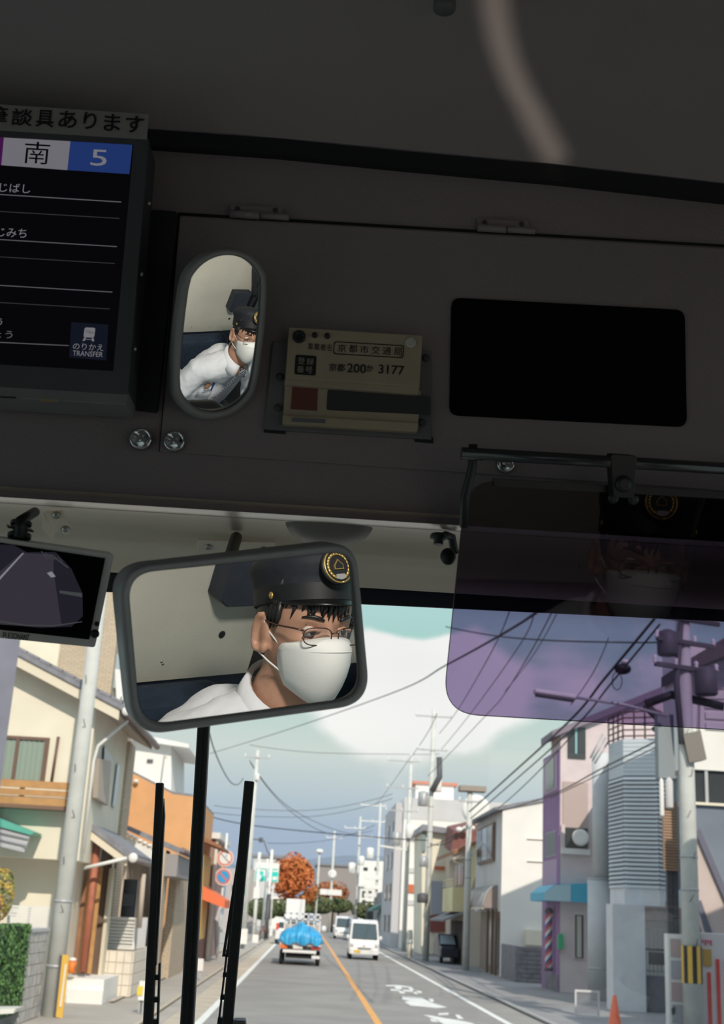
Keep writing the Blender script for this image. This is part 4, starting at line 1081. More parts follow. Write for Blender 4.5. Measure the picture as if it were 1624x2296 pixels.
for k in range(2): MB().box((ox_ + .0, 46.3 + .8 * k, .1), (ox_ + .05, 46.4 + .8 * k, 1.2)).build('meter_pipe', m_poled, t)
# white house above it
t = thing('white_gable_house', 'white house with white roof rim rising behind the orange building', 'house', V((-7, 64, 0)))
wp = polyY([(285, 2170), (382, 2170), (384, 1672), (285, 1652)], 64)
MB().prism(wp, V((0, 7, 0))).build('wall', m_offw, t)
rp = polyY([(270, 1640), (322, 1648), (423, 1668), (424, 1677), (320, 1661), (270, 1656)], 63.4)
MB().prism(rp, V((0, 8, 0))).build('roof', m_white, t)
MB().box(atY(330, 1702, 63.9), atY(343, 1710, 64.0)).build('vent', m_poled, t)
MB().tube([atY(375, 1690, 63.8), atY(369, 1692, 63.8), atY(361, 1755, 63.8)], .03, 6).build('pipe', m_galv, t)
# mauve building
t = thing('mauve_building', 'mauve-brown low building with pale roof behind the round signs', 'building', V((-4.3, 58, 0)))
MB().box((-9, 56, 0), (-4.15, 63, 4.95)).build('wall', m_mauve, t)
MB().box((-9, 55.7, 4.95), (-3.92, 63.2, 5.2)).build('roof', m_white, t)
MB().box((-4.15, 61.4, 3.4), (-4.05, 62.6, 4.4)).build('orange_sign', m_orange, t)
MB().box((-4.12, 55.9, 0), (-4.0, 56.1, 4.9)).build('corner_post', m_cream, t)

# round traffic signs on a pole
sp_ = atY(495, 2040, 57)
t = thing('sign_post', 'white post carrying two round traffic signs behind the right wiper', 'sign', V((sp_.x, 57, 0)))
MB().tube([V((sp_.x, 57.05, 0)), V((sp_.x, 57.05, atY(507, 1868, 57).z))], .05, 10).build('post', m_white, t)
MB().tube([atY(487, 2140, 56.9), atY(486, 2060, 56.9), atY(494, 2036, 56.9), atY(505, 2030, 56.9)], .09, 8).build('guard_pipe', m_pgrey, t)
MB().tube([atY(464, 1985, 56.8), atY(500, 2028, 56.9)], .04, 6).build('brace', m_white, t)
m_sred = mat('sign_red', (.72, .16, .08), .5); m_sblue = mat('sign_blue', (.03, .36, .72), .5); m_srim = mat('sign_pink_rim', (.78, .62, .58), .5)
def rsign(px_, py_, blue):
    c = atY(px_, py_, 56.9); n = V((0, -1, 0))
    MB().lathe(c, n, [(.37, -.02), (.37, 0), (.365, .004)], 32).build('disc', m_srim, t)
    MB().lathe(c, n, [(.315, .004), (.315, .008)], 32).build('red_ring', m_sred, t)
    MB().lathe(c, n, [(.255, .008), (.255, .012)], 32).build('field', m_sblue if blue else m_white, t)
    d = V((.72, 0, -.69))
    MB().obox(c + n * .014, d * .27, n * .003, d.cross(n) * (.035 if blue else .018)).build('slash', m_sred if blue else m_poled, t)
    if not blue:
        MB().prism([c + n * .013 + V((x, 0, z)) for x, z in ((.0, .06), (.10, .06), (.05, .16))], n * .002).build('figure', m_sblue, t)
rsign(505, 1924, False); rsign(501, 1966, True)
# =================================================================== right side of the street
m_mv = mat('purple_wall', (.30, .17, .36), .85, var=.06, scale=2)
m_pink = mat('pinkish_wall', (.66, .56, .57), .85, var=.05, scale=2)
m_lou = mat('louvre_white', (.74, .77, .80), .5)
m_wht = mat('cool_white_wall', (.72, .74, .77), .8, var=.04, scale=2)
m_colm = mat('column_grey', (.56, .58, .60), .85, var=.06, scale=2)
# --- building with stairs at the right edge
t = thing('stair_building', 'white building with dark window band and outside stairs at the right edge', 'building', V((12, 33, 0)))
Y0 = 32.2
xl = atY(1528, 1680, Y0).x
zt = lambda y: atY(1590, y, Y0).z
MB().box((xl, Y0, zt(1727)), (15, Y0 + 1.6, 9.4)).build('upper_wall', m_offw, t)
MB().box((atY(1558, 1760, Y0).x, Y0 + .10, zt(1800)), (15, Y0 + 1.6, zt(1727))).build('window_band', m_dkwin, t)
MB().box((atY(1586, 1760, Y0).x - .04, Y0 + .03, zt(1800)), (atY(1586, 1760, Y0).x + .04, Y0 + .12, zt(1727))).build('mullion', m_galv, t)
MB().box((atY(1556, 1800, Y0).x, Y0 - .05, zt(1806)), (15, Y0 + .05, zt(1800))).build('sill', m_cream, t)
MB().box((atY(1545, 1850, Y0).x, Y0 + .06, 0), (15, Y0 + .22, zt(1806))).build('lower_wall', mat('slate_blue_wall', (.17, .20, .25), .7, var=.1, scale=1), t)
sp2 = [atY(x, y, Y0 - .9) for x, y in ((1560, 1855), (1568, 1862), (1660, 2070), (1660, 2290), (1625, 2290), (1563, 2020))]
MB().prism(sp2, V((0, .18, 0))).build('stair_parapet', mat('stair_pink', (.56, .46, .43), .85, var=.05, scale=2), t)
MB().bar(atY(1563, 1860, Y0 - .95), atY(1660, 2085, Y0 - .95), .10, .14, (1, 0, 1)).build('handrail', mat('stair_dark', (.12, .12, .17), .6), t)
MB().bar(atY(1566, 2020, Y0 - .95), atY(1665, 2310, Y0 - .95), .10, .12, (1, 0, 1)).build('stringer', MATS['stair_dark'], t)
for k in range(10):
    a = atY(1566, 2000, Y0 - .5); c = atY(1660, 2280, Y0 - .5); q = a.lerp(c, k / 9)
    MB().box((q.x, Y0 - .72, q.z - .03), (q.x + .32, Y0, q.z + .01)).build('stair_tread', MATS['stair_dark'], t)
rf = [atY(x, y, Y0 - 1.2) for x, y in ((1545, 1478), (1700, 1385), (1700, 1440), (1545, 1503))]
MB().prism(rf, V((0, 2.6, 0))).build('roof', mat('roof_dark_brown', (.10, .085, .09), .8), t)
for k in range(8):
    z = 7.2 + .27 * k; MB().box((atY(1580, 1560, Y0).x, Y0 - .06, z), (14.9, Y0 + .0, z + .17)).build('siding', m_offw, t)
MB().box((atY(1590, 1630, Y0).x + .6, Y0 - .5, 6.75), (12.5, Y0, 7.15)).build('box_sign', m_poled, t)
MB().tube([atY(1570, 1560, Y0 - .1), atY(1568, 1655, Y0 - .1), atY(1560, 1690, Y0 - .1)], .015, 5).build('drop_cable', m_wire, t)

# --- louvred building
t = thing('louvred_building', 'white building with curved louvred balcony above a white wall', 'building', V((9.8, 38, 0)))
LB = [(1367, 38.6), (1400, 37.2), (1476, 36.7), (1492, 37.0)]                   # plan of the bent facade (px, depth) at eye row
def plan(y): return [atY(x, y, Y) for x, Y in LB]
pb = [V((p.x, p.y, 0)) for p in plan(1860)]
z1, z0 = atY(1430, 1738, 36.9).z, atY(1430, 1990, 36.9).z
zt_ = atY(1430, 1655, 36.9).z
endp = [V((13, 37.6, 0)), V((13, 43.5, 0)), V((pb[0].x + 1.35, 43.5, 0))]
def loop(off=0): return [p + V((0, off, 0)) for p in pb] + endp
def slab(za, zb_, off=0): return MB().prism([p + V((0, 0, za)) for p in loop(off)], V((0, 0, zb_ - za)))
slab(z0, z1, .10).build('louvre_backing', mat('louvre_gap', (.20, .24, .28), .8), t)
NL = 26
for k in range(NL):
    z = z0 + (z1 - z0) * k / NL; d = (z1 - z0) / NL
    b = MB()
    for a, c in zip(pb, pb[1:]):
        dn = (c - a).cross(V((0, 0, 1))).normalized()
        if dn.y > 0: dn = -dn
        b.add([a + V((0, 0, z)) + dn * .05, c + V((0, 0, z)) + dn * .05, c + V((0, 0, z + d * .70)) - dn * .02, a + V((0, 0, z + d * .70)) - dn * .02,
               a + V((0, 0, z)) + dn * .03, c + V((0, 0, z)) + dn * .03, c + V((0, 0, z + d * .70)) - dn * .04, a + V((0, 0, z + d * .70)) - dn * .04],
              [(0, 1, 2, 3), (7, 6, 5, 4), (0, 4, 5, 1), (3, 2, 6, 7), (0, 3, 7, 4), (1, 5, 6, 2)])
    b.build('louvre', m_lou, t)
for k in range(9):                                         # corrugated parapet
    d = (zt_ - z1) / 9; slab(z1 + k * d, z1 + k * d + d * .86, 0 if k % 1 == 0 else .02).build('parapet_board', mat('parapet_blue_white', (.62, .67, .72), .6), t)
slab(z1, zt_, .02).build('parapet_core', m_colm, t)
zr = [zt_ + .08, zt_ + .26, zt_ + .44, zt_ + .62, zt_ + .80]
for z in zr:
    MB().tube([p + V((0, 0, z)) for p in pb], .025, 6).build('rail', mat('rail_brown', (.16, .11, .09), .6), t)
for a, c in zip(pb, pb[1:]):
    for f in (0, .34, .67): q = a.lerp(c, f); MB().tube([q + V((0, 0, zt_)), q + V((0, 0, zt_ + .86))], .028, 6).build('rail_post', MATS['rail_brown'], t)
ra_, rb_ = atY(1352, 1650, 38.5), atY(1322, 1705, 38.5)
for k in range(3): MB().tube([atY(1352 + 6 * k, 1645 + 9 * k, 38.4), atY(1324 + 5 * k, 1700 + 6 * k, 38.4)], .03, 6).build('stair_rail', m_galv, t)
MB().tube([V((9.6, 36.4, zt_ + .9)), V((10.1, 36.6, zt_ + .5)), V((9.9, 36.5, zt_ + .2))], .14, 8).build('dark_cable_mass', m_wire, t)
zb_ = atY(1430, 2030, 36.9).z
slab(zb_, z0, .0).build('beam', m_wht, t)
wx0_, wx1_ = atY(1375, 2150, 36.6).x, atY(1448, 2150, 36.6).x
MB().box((wx0_, 36.6, 0), (wx1_, 37.4, zb_)).build('pier_wall', m_wht, t)
for x in (1408, 1478): q = atY(x, 2010, 36.6); MB().box((q.x - .008, 36.75, zb_ + .02), (q.x + .008, 36.95, z0 - .02)).build('joint', m_colm, t)
MB().box((wx1_, 40.0, 0), (13, 40.2, zb_)).build('back_wall', m_pgrey, t)
MB().box((wx1_, 36.9, 0), (13, 37.05, .95)).build('low_wall', mat('low_dark_wall', (.22, .22, .25), .85, var=.1, scale=3), t)
for k in range(12):
    x = wx1_ + .08 + .11 * k; MB().box((x, 36.94, .95), (x + .03, 36.98, 2.2)).build('gate_bar', m_galv, t)
for z in (1.05, 1.62, 2.18): MB().box((wx1_, 36.93, z), (wx1_ + 1.5, 36.99, z + .05)).build('gate_rail', m_poled if z == 1.62 else m_galv, t)
o = MB().box((wx1_ + .15, 36.7, 1.25), (wx1_ + .8, 36.85, 1.58)).build('mail_box', m_poled, t)
# column
cx_, cy_ = atY(1348, 2000, 41.5).x, 41.5
t = thing('round_column', 'tall grey round column between the purple barber shop and louvred facade', 'column', V((cx_, cy_, 0)))
r_t = 20 / 2942 * 41.5
MB().tube([V((cx_ + .02, cy_, 3.6)), V((cx_ + .02, cy_, atY(1345, 1690, cy_).z))], r_t, 20).build('shaft', m_colm, t)
MB().tube([V((cx_ - .04, cy_, 0)), V((cx_ - .04, cy_, 3.62))], r_t * 1.38, 20).build('base', m_colm, t)
for z in (.9, 3.6): MB().tube([V((cx_ - .03, cy_, z)), V((cx_ - .03, cy_, z + .06))], r_t * 1.42, 20).build('ring_joint', m_galv, t)
MB().tube([V((cx_ + .36, cy_ - .3, 3.5)), V((cx_ + .36, cy_ - .3, 7.6))], .05, 8).build('downpipe', m_wht, t)

# --- barber shop building
t = thing('barber_building', 'purple and pink three-storey building with blue awning and barber pole', 'building', V((9, 46, 0)))
bx_, by_ = 8.74, 45.0
front_top = [atY(1257, 1648, by_), atY(1500, 1545, by_)]
MB().prism([V((bx_, by_, 0)), V((13.5, by_, 0)), V((13.5, by_, 10.9)), V((bx_, by_, front_top[0].z))], V((0, 1.8, 0))).build('front_wall', m_pink, t)
MB().prism([V((bx_ - .35, by_ - .3, front_top[0].z - .15)), V((13.6, by_ - .3, 10.9)), V((13.6, by_ - .3, 11.15)), V((bx_ - .35, by_ - .3, front_top[0].z + .10))], V((0, 2.3, 0))).build('roof', mat('roof_purple_grey', (.22, .18, .23), .7), t)
py1 = 48.3
MB().box((bx_ - .03, by_ + .02, 0), (bx_ + .06, py1, 8.2)).build('purple_wall', m_mv, t)
MB().box((bx_ - .05, by_ + .4, 3.1), (bx_ - .02, py1 - .1, 4.4)).build('mauve_panel', mat('mauve_light', (.46, .34, .48), .85), t)
MB().box((bx_ - .05, by_ + .4, 6.8), (bx_ - .02, py1 - .1, 8.1)).build('mauve_panel', MATS['mauve_light'], t)
MB().box((bx_ - .07, by_ + .9, 6.9), (bx_ - .04, by_ + 2.6, 8.0)).build('window', m_dkwin, t)
def fr(x0, y0, x1, y1, name, m, th=.05, dy=0): 
    a, c = atY(x0, y1, by_ - dy), atY(x1, y0, by_ - dy); return MB().box((a.x, by_ - dy - th, a.z), (c.x, by_ - dy, c.z)).build(name, m, t)
fr(1273, 1632, 1313, 1700, 'window', m_dkwin); fr(1290, 1632, 1294, 1690, 'awning_pole', mat('teal_pole', (.25, .50, .52), .5), .03, .06)
fr(1262, 1755, 1318, 1858, 'balcony_recess', mat('recess_pink', (.48, .38, .36), .9))
fr(1266, 1858, 1318, 1905, 'balcony_opening', m_dkwin, .06); fr(1258, 1905, 1322, 1914, 'ledge', m_offw, .16); fr(1258, 1850, 1266, 1905, 'balcony_post', m_pink, .12)
d_ = atY(1302, 1878, by_ - .3)
MB().lathe(d_, V((-.1, -1, .1)), [(.28, 0), (.29, .02), (.24, .05), (.1, .02)], 20).build('satellite_dish', m_offw, t)
MB().prism([V((bx_ - .45, by_ - .5, 2.98)), V((bx_ - .45, by_ + 2.6, 2.98)), V((bx_ - .45, by_ + 2.6, 3.3)), V((bx_ - .3, by_ - .3, 3.45))] if 0 else [V((bx_ - .62, by_ - .45, 2.95)), V((bx_ + 1.15, by_ - .45, 2.95)), V((bx_ + 1.15, by_ - .45, 3.62)), V((bx_ - .30, by_ - .45, 3.48)), V((bx_ - .62, by_ - .45, 3.22))], V((0, 2.9, 0))).build('awning', mat('awning_blue', (.04, .42, .62), .5), t)
MB().prism([V((bx_ - .63, by_ - .47, 2.95)), V((bx_ + .28, by_ - .47, 2.95)), V((bx_ + .28, by_ - .47, 3.52)), V((bx_ - .30, by_ - .47, 3.46)), V((bx_ - .63, by_ - .47, 3.20))], V((0, .01, 0))).build('awning_panel', mat('awning_pale', (.42, .62, .70), .5), t)
MB().box((bx_ - .05, by_ + .1, 0), (bx_ + .5, by_ + 2.5, .55)).build('base_blocks', m_blockd, t)
fr(1284, 2045, 1312, 2150, 'door_frame', m_pink, .06); fr(1289, 2052, 1308, 2148, 'door_glass', m_dkwin, .075); fr(1293, 2054, 1303, 2146, 'door_curtain', mat('door_curtain', (.50, .48, .44), .9), .08)
MB().box((bx_ - .04, by_ + .6, 4.5), (bx_ - .01, by_ + 2.7, 5.4)).build('railing_panel', mat('rail_grey', (.35, .36, .40), .7), t)
for k in range(9): MB().box((bx_ - .07, by_ + .65 + .24 * k, 4.55), (bx_ - .045, by_ + .69 + .24 * k, 5.35)).build('rail_bar', m_galv, t)
o = atY(1243, 2140, by_ + 1.2)
pz0, pz1 = .75, 2.55; pbx, pby = bx_ - .22, by_ + .9
b0 = thing('barber_pole', 'striped red white and blue barber pole beside the purple wall', 'barber pole', V((pbx, pby, pz0 - .1)))
MB().lathe(V((pbx, pby, pz0)), V((0, 0, 1)), [(.15, -.12), (.15, 0)], 16).build('base_cap', m_poled, b0)
MB().lathe(V((pbx, pby, pz1)), V((0, 0, 1)), [(.15, 0), (.15, .1), (.08, .18)], 16).build('top_cap', m_poled, b0)
ns = 24; rad = .125
for k in range(3):
    mm = (mat('bp_red', (.65, .09, .07), .4), m_white, mat('bp_blue', (.06, .10, .30), .4))[k]
    for s_ in (0, .5):
        rows = []
        for j in range(ns + 1):
            z = pz0 + (pz1 - pz0) * j / ns; a0 = 2 * pi * (j / ns * 2.2 + k / 6 + s_)
            rows.append([V((pbx + rad * cos(a0 + q * pi / 9), pby + rad * sin(a0 + q * pi / 9), z)) for q in range(4)])
        MB().grid(rows).build('stripe', mm, b0)
t2 = thing('green_box', 'bright green box hanging on the barber shop front', 'box', atY(1257, 2125, by_ - .3))
a, c = atY(1251, 2128, by_ - .1), atY(1262, 2094, by_ - .1)
MB().prism(rounded([(0, 0), (1, 0), (1, 1), (0, 1)], .0, 1) and [V((a.x, by_ - .25, a.z)), V((c.x, by_ - .25, a.z)), V((c.x, by_ - .25, c.z - .06)), V((c.x - .05, by_ - .25, c.z)), V((a.x + .05, by_ - .25, c.z)), V((a.x, by_ - .25, c.z - .06))], V((0, .2, 0))).build('body', mat('box_green', (.02, .40, .18), .5), t2)

# --- white wall house
t = thing('grey_white_house', 'grey house with bright white end wall and curved awning on the right', 'house', V((9, 60, 0)))
hy = 55.3; hxl = 8.22
MB().prism([V((hxl, hy, 0)), V((13, hy, 0)), V((13, hy, 8.0)), V((hxl, hy, 6.88))], V((0, .15, 0))).build('end_wall', m_offw, t)
MB().box((hxl, hy + .15, 2.6), (hxl + .1, 64, 6.75)).build('side_wall', m_pgrey, t)
MB().box((hxl + .3, hy + .15, 0), (hxl + .4, 64, 2.6)).build('shop_wall', mat('shop_brown', (.24, .19, .16), .8), t)
MB().prism([V((hxl - .35, hy - .1, 6.75)), V((13, hy - .1, 7.95)), V((13, hy - .1, 8.15)), V((hxl - .35, hy - .1, 6.9))], V((0, 9.2, 0))).build('roof', m_tile, t)
w = [atX(x, y, hxl - .02) for x, y in ((1076, 1860), (1110, 1858), (1110, 1930), (1076, 1928))]
yA, yB = min(p.y for p in w), max(p.y for p in w); zA, zB = min(p.z for p in w), max(p.z for p in w)
f_ = MB().box((hxl - .12, yA, zA), (hxl, yB, zB)).build('window_frame', m_frameb, t)
for k in range(3): MB().box((hxl - .15, yA + .12 + (yB - yA) * k / 3, zA + .12), (hxl - .12, yA - .06 + (yB - yA) * (k + 1) / 3, zB - .12)).build('pane', m_ltwin if k == 1 else m_dkwin, f_)
ca = []
for k in range(9):
    a = pi / 2 * k / 8; ca.append(V((hxl - .60 * sin(a) - .02, 56.4, 2.72 + .95 * cos(a) - .0)))
for k in range(6):
    y0 = 56.4 + k * 1.05
    MB().grid([[p + V((0, y0 - 56.4, 0)) for p in ca], [p + V((0, y0 - 56.4 + 1.0, 0)) for p in ca]]).build('awning_sheet', mat('awning_acrylic', (.42, .34, .31), .3), t)
MB().prism([V((hxl - .02, 56.38, 2.72))] + ca, V((0, .03, 0))).build('awning_end', mat('awning_end', (.28, .22, .20), .5), t)
for k in range(7): MB().tube([p + V((0, 1.05 * k, .0)) for p in ca], .03, 6).build('awning_rib', m_galv, t)
MB().bar(V((hxl - .62, 56.4, 2.70)), V((hxl - .62, 62.7, 2.70)), .06, .06).build('awning_rail', m_cream, t)
for y in (56.3, 57.4, 58.9): MB().box((hxl - .1, y, 0), (hxl + .02, y + .12, 2.7)).build('shop_post', m_frameb, t)
for y in (57.6, 59.2): MB().box((hxl + .2, y, .3), (hxl + .28, y + 1.0, 2.3)).build('shop_door', m_ltwin, t)
for x, yy in ((1200, 1880), (1200, 1930)): a = atY(1182, yy, hy); c = atY(1222, yy + 3, hy); MB().box((a.x, hy - .08, c.z), (c.x, hy, a.z)).build('wall_rail', m_cream, t)
MB().box(atY(1177, 2118, hy - .02), atY(1225, 2088, hy - .3)).build('annex', m_cream, t)
t = thing('dark_block_wall', 'low dark block wall in front of the bright white end wall', 'wall', V((9, 51, 0)))
wz = atY(1180, 2122, 51.2).z
MB().box((8.28, 51.22, 0), (11, 51.5, wz - .02)).build('core', m_blockd, t)
for r_ in range(8):
    for c_ in range(6):
        x0 = 8.25 + c_ * .42 + (.2 if r_ % 2 else 0); MB().box((x0, 51.19 - random.random() * .012, .01 + r_ * wz / 8), (x0 + .405, 51.24, (r_ + 1) * wz / 8 - .015)).build('block', m_blockd, t)
MB().box((8.2, 51.2, 0), (8.3, 54.9, wz)).build('side_run', m_blockd, t)

# --- yellow balcony house, beige gable house
t = thing('yellow_balcony_house', 'cream house with pale yellow balcony box and tiled roof beyond the grey house', 'house', V((8.6, 68, 0)))
m_py = mat('pale_yellow', (.78, .70, .42), .8, var=.04, scale=1)
yx = 8.0
MB().box((yx, 65.5, 0), (14, 74, 5.4)).build('wall', m_taupe, t)
MB().prism([atY(x, y, 65.4) for x, y in ((1052, 2010), (1068, 1960), (1070, 1893), (1052, 1902))], V((0, .5, 0))).build('gable_wall', m_py, t)
MB().prism([V((yx - .75, 65.3, 5.3)), V((13, 65.3, 8.1)), V((13, 65.3, 8.3)), V((yx - .75, 65.3, 5.5))], V((0, 9, 0))).build('roof', m_brown, t)
a = [atX(x, y, yx - .5) for x, y in ((1005, 1990), (1045, 2032))]
MB().box((yx - .6, 66.6, 2.55), (yx, 71.5, 3.75)).build('balcony_box', m_py, t)
for k in range(3): MB().box((yx - .62, 66.6, 3.85 + .14 * k), (yx - .56, 71.5, 3.90 + .14 * k)).build('balcony_rail', m_py, t)
for k in range(3): MB().box((yx - .04, 67 + 1.3 * k, 3.9), (yx + .01, 68 + 1.3 * k, 5.0)).build('window', m_dkwin if k != 1 else m_ltwin, t)
MB().prism([V((yx - 1.1, 66, 2.05)), V((yx, 66, 2.5)), V((yx, 66, 2.6)), V((yx - 1.1, 66, 2.15))], V((0, 7, 0))).build('lower_roof', m_tile, t)
MB().box((yx - .05, 66, 0), (yx - .02, 72, 2.1)).build('garage_front', mat('garage_dark', (.07, .05, .05), .8), t)
MB().tube([atY(1042, 1922, 65.2), atY(1010, 1928, 65.2), atY(1040, 1940, 65.2)], .05, 6).build('gutter_pipe', m_cream, t)
t = thing('beige_gable_house', 'beige house with grey gable roof in front of the apartment block', 'house', V((9, 84, 0)))
MB().prism(polyY([(945, 2140), (1012, 2140), (1016, 1868), (947, 1862)], 82), V((0, 6, 0))).build('wall', m_cream, t)
MB().prism(polyY([(938, 1868), (948, 1848), (1040, 1862), (1040, 1874), (950, 1862)], 81.5), V((0, 7, 0))).build('roof', m_tile, t)
MB().prism(polyY([(945, 1868), (955, 1868), (955, 1908), (945, 1908)], 81.8), V((0, .1, 0))).build('shutter', mat('shutter_teal', (.22, .28, .29), .7), t)
MB().prism(polyY([(975, 1942), (998, 1943), (998, 1951), (975, 1950)], 81.8), V((0, .1, 0))).build('red_band', mat('red_band', (.55, .16, .07), .7), t)
MB().prism(polyY([(967, 1975), (1000, 1977), (1000, 2050), (967, 2050)], 81.8), V((0, .1, 0))).build('grey_shutter', mat('shutter_blue_grey', (.35, .37, .44), .7), t)
MB().prism(polyY([(965, 2052), (1000, 2052), (1000, 2090), (965, 2090)], 81.8), V((0, .1, 0))).build('garage_door', mat('garage_red', (.22, .07, .06), .7), t)
t = thing('red_tile_house', 'dark red tiled roof rising between the beige and grey houses', 'house', V((10, 78, 0)))
MB().prism(polyY([(1018, 1862), (1070, 1850), (1070, 1900), (1012, 1912)], 77), V((0, 4, .5))).build('roof', mat('dark_red_tile', (.22, .08, .07), .7, var=.2, scale=4), t)
MB().prism(polyY([(1015, 1908), (1070, 1895), (1070, 2165), (1015, 2165)], 77.4), V((0, 4, 0))).build('wall', m_taupe, t)
for k in range(3): MB().ell(atY(1030 + 14 * k, 1860 - 2 * k, 76.5), .22, .2, .16, 8, 5).build('finial', m_white, t)
# --- apartment block
t = thing('apartment_block', 'white four-storey apartment block with red-trimmed rooftop hut', 'building', V((9, 98, 0)))
ay = 97
ax0 = atY(905, 1850, ay).x; az = atY(950, 1790, ay).z
MB().box((ax0, ay, 0), (15, ay + 14, az)).build('front_block', m_offw, t)
MB().box((ax0 - .02, ay - .02, az - 1.6), (15, ay + .1, az)).build('parapet', m_pgrey, t)
MB().box((ax0 - .6, ay + .3, 0), (ax0, ay + 14, az - .4)).build('side_block', mat('apt_shade_grey', (.55, .53, .55), .85), t)  # side block greyer than the front, its shade put into the colour
a, c = atY(932, 1790, ay + 3), atY(1018, 1762, ay + 3)
MB().box((a.x, ay + 3, az - .2), (c.x, ay + 7, c.z)).build('rooftop_hut', m_offw, t)
MB().box((a.x - .3, ay + 2.8, c.z), (c.x + .3, ay + 7.2, c.z + .2)).build('hut_roof', mat('hut_red', (.60, .24, .16), .7), t)
for k in range(4):
    z = az - 3.2 - 2.3 * k
    MB().box((ax0 + .5, ay - .08, z), (13, ay + .02, z + .35)).build('balcony_slab', m_pgrey, t)
    for j in range(2): MB().box((ax0 - .66, ay + 2 + 5 * j, z + .3), (ax0 - .58, ay + 4 + 5 * j, z + 1.5)).build('window', m_dkwin, t)
MB().box((ax0 + .4, ay - .1, 3.9), (13.5, ay + .02, 4.5)).build('red_band', mat('red_band', (.55, .16, .07), .7), t)
MB().lathe(atY(1067, 1815, 90), V((0, -1, 0)), [(1.0, 0), (1.02, .1), (.7, .2)], 20).build('roof_tank', m_offw, t)
t = thing('green_awning_shop', 'low grey shop with dull green awning below the apartment block', 'shop', V((7, 113, 0)))
MB().box((6.6, 112, 0), (12, 130, 4.2)).build('wall', mat('shop_grey', (.32, .31, .32), .85), t)
MB().prism([V((6.6, 112.5, 3.2)), V((5.6, 112.5, 2.7)), V((5.6, 112.5, 2.5)), V((6.6, 112.5, 2.8))], V((0, 8, 0))).build('awning', mat('awning_dull_green', (.16, .30, .26), .7), t)
for k in range(5): MB().box((6.54, 112.6 + 2.6 * k, .2), (6.6, 113.8 + 2.6 * k, 2.4)).build('shop_window', m_dkwin if k % 2 else m_ltwin, t)

# --- street furniture on the right
t = thing('vending_machine', 'red and white striped vending machine at the right edge behind the pole', 'vending machine', V((9.2, 28.2, 0)))
va, vc = atY(1574, 2250, 28.9).x, atY(1640, 2250, 28.9).x; vz = atY(1600, 2092, 28.9).z
MB().box((va, 28.9, 0), (vc + .3, 29.7, vz)).build('cabinet', mat('vend_white', (.60, .56, .57), .5), t, bevel=.02)
for k in range(3):
    x = va + .14 + .20 * k; MB().box((x, 28.87, .1), (x + .075, 28.9, vz * (.62 - .08 * k if k < 1 else .75))).build('red_stripe', mat('vend_red', (.62, .06, .05), .5), t)
MB().box((va + .06, 28.86, vz * .68), (va + .24, 28.9, vz * .84)).build('picture', mat('vend_picture', (.45, .28, .08), .5), t)
for k in range(4): MB().box((va + .05 + .06 * k, 28.875, vz * .90 - .05 * (k % 2)), (va + .08 + .06 * k, 28.9, vz * .93)).build('print', mat('vend_print', (.55, .10, .15), .5), t)
MB().box((va - .03, 28.88, 0), (va + .01, 29.6, vz - .02)).build('edge', mat('vend_dark', (.12, .05, .05), .5), t)
t = thing('notice_rack', 'white glazed notice rack with pale posters left of the striped pole', 'notice board', V((8.1, 29.2, 0)))
na, nc = atY(1500, 2200, 29.3).x, atY(1532, 2200, 29.3).x; nz_ = atY(1512, 2094, 29.3).z
MB().box((na, 29.3, 0), (nc, 29.6, nz_)).build('frame', m_white, t)
for k in range(4): MB().box((na + .05, 29.27, nz_ - .48 - .46 * k), (nc - .04, 29.3, nz_ - .10 - .46 * k)).build('poster', mat('poster_pink' if k % 2 == 0 else 'poster_grey', (.50, .38, .37) if k % 2 == 0 else (.42, .42, .45), .5), t)
MB().prism([atY(x, y, 29.25) for x, y in ((1506, 2262), (1514, 2256), (1515, 2272), (1508, 2276))], V((0, .02, 0))).build('black_mark', m_poled, t)
t = thing('brown_signboard', 'tall brown lattice signboard on dark posts left of the striped pole', 'sign', V((8.6, 34, 0)))
sa, sc2 = atY(1488, 1870, 33.5).x, atY(1520, 1870, 33.5).x; sz0, sz1 = atY(1503, 1952, 33.5).z, atY(1503, 1797, 33.5).z
MB().box((sa, 33.5, sz0), (sc2, 33.6, sz1)).build('board', mat('sign_brown', (.42, .27, .18), .7, var=.06, scale=6), t)
for k in range(24):
    z = sz0 + (sz1 - sz0) * k / 24; MB().box((sa, 33.47, z), (sc2, 33.5, z + (sz1 - sz0) / 24 * .55)).build('lath', MATS['sign_brown'], t)
for x in (1503, 1516): q = atY(x, 2000, 33.6); MB().box((q.x - .07, 33.6, 0), (q.x + .07, 33.75, sz0 + .3)).build('post', m_poled, t)
MB().box((atY(1498, 2060, 33.6).x, 33.62, 1.9), (atY(1522, 2060, 33.6).x, 33.8, 2.9)).build('dark_panel', m_poled, t)
t = thing('traffic_cone', 'orange traffic cone at the bottom edge in front of the white wall', 'cone', V((7.05, 29.9, 0)))
MB().lathe(V((7.05, 29.9, .03)), V((0, 0, 1)), [(.17, 0), (.15, .02), (.045, .68), (.03, .70)], 20).build('cone', mat('cone_orange', (.85, .14, .05), .5), t)
MB().box((6.87, 29.72, 0), (7.23, 30.08, .03)).build('foot', MATS['cone_orange'], t)
t = thing('clear_panel', 'clear plastic panel stand beside the orange cone', 'panel', V((6.6, 31.5, 0)))
ca_, cc_ = atY(1292, 2260, 33).x, atY(1342, 2260, 33).x
MB().box((ca_, 33, .1), (cc_, 33.02, atY(1318, 2222, 33).z)).build('sheet', pane_mat('cloudy_plastic', (.86, .86, .88), rough=.4, fac=.18), t)
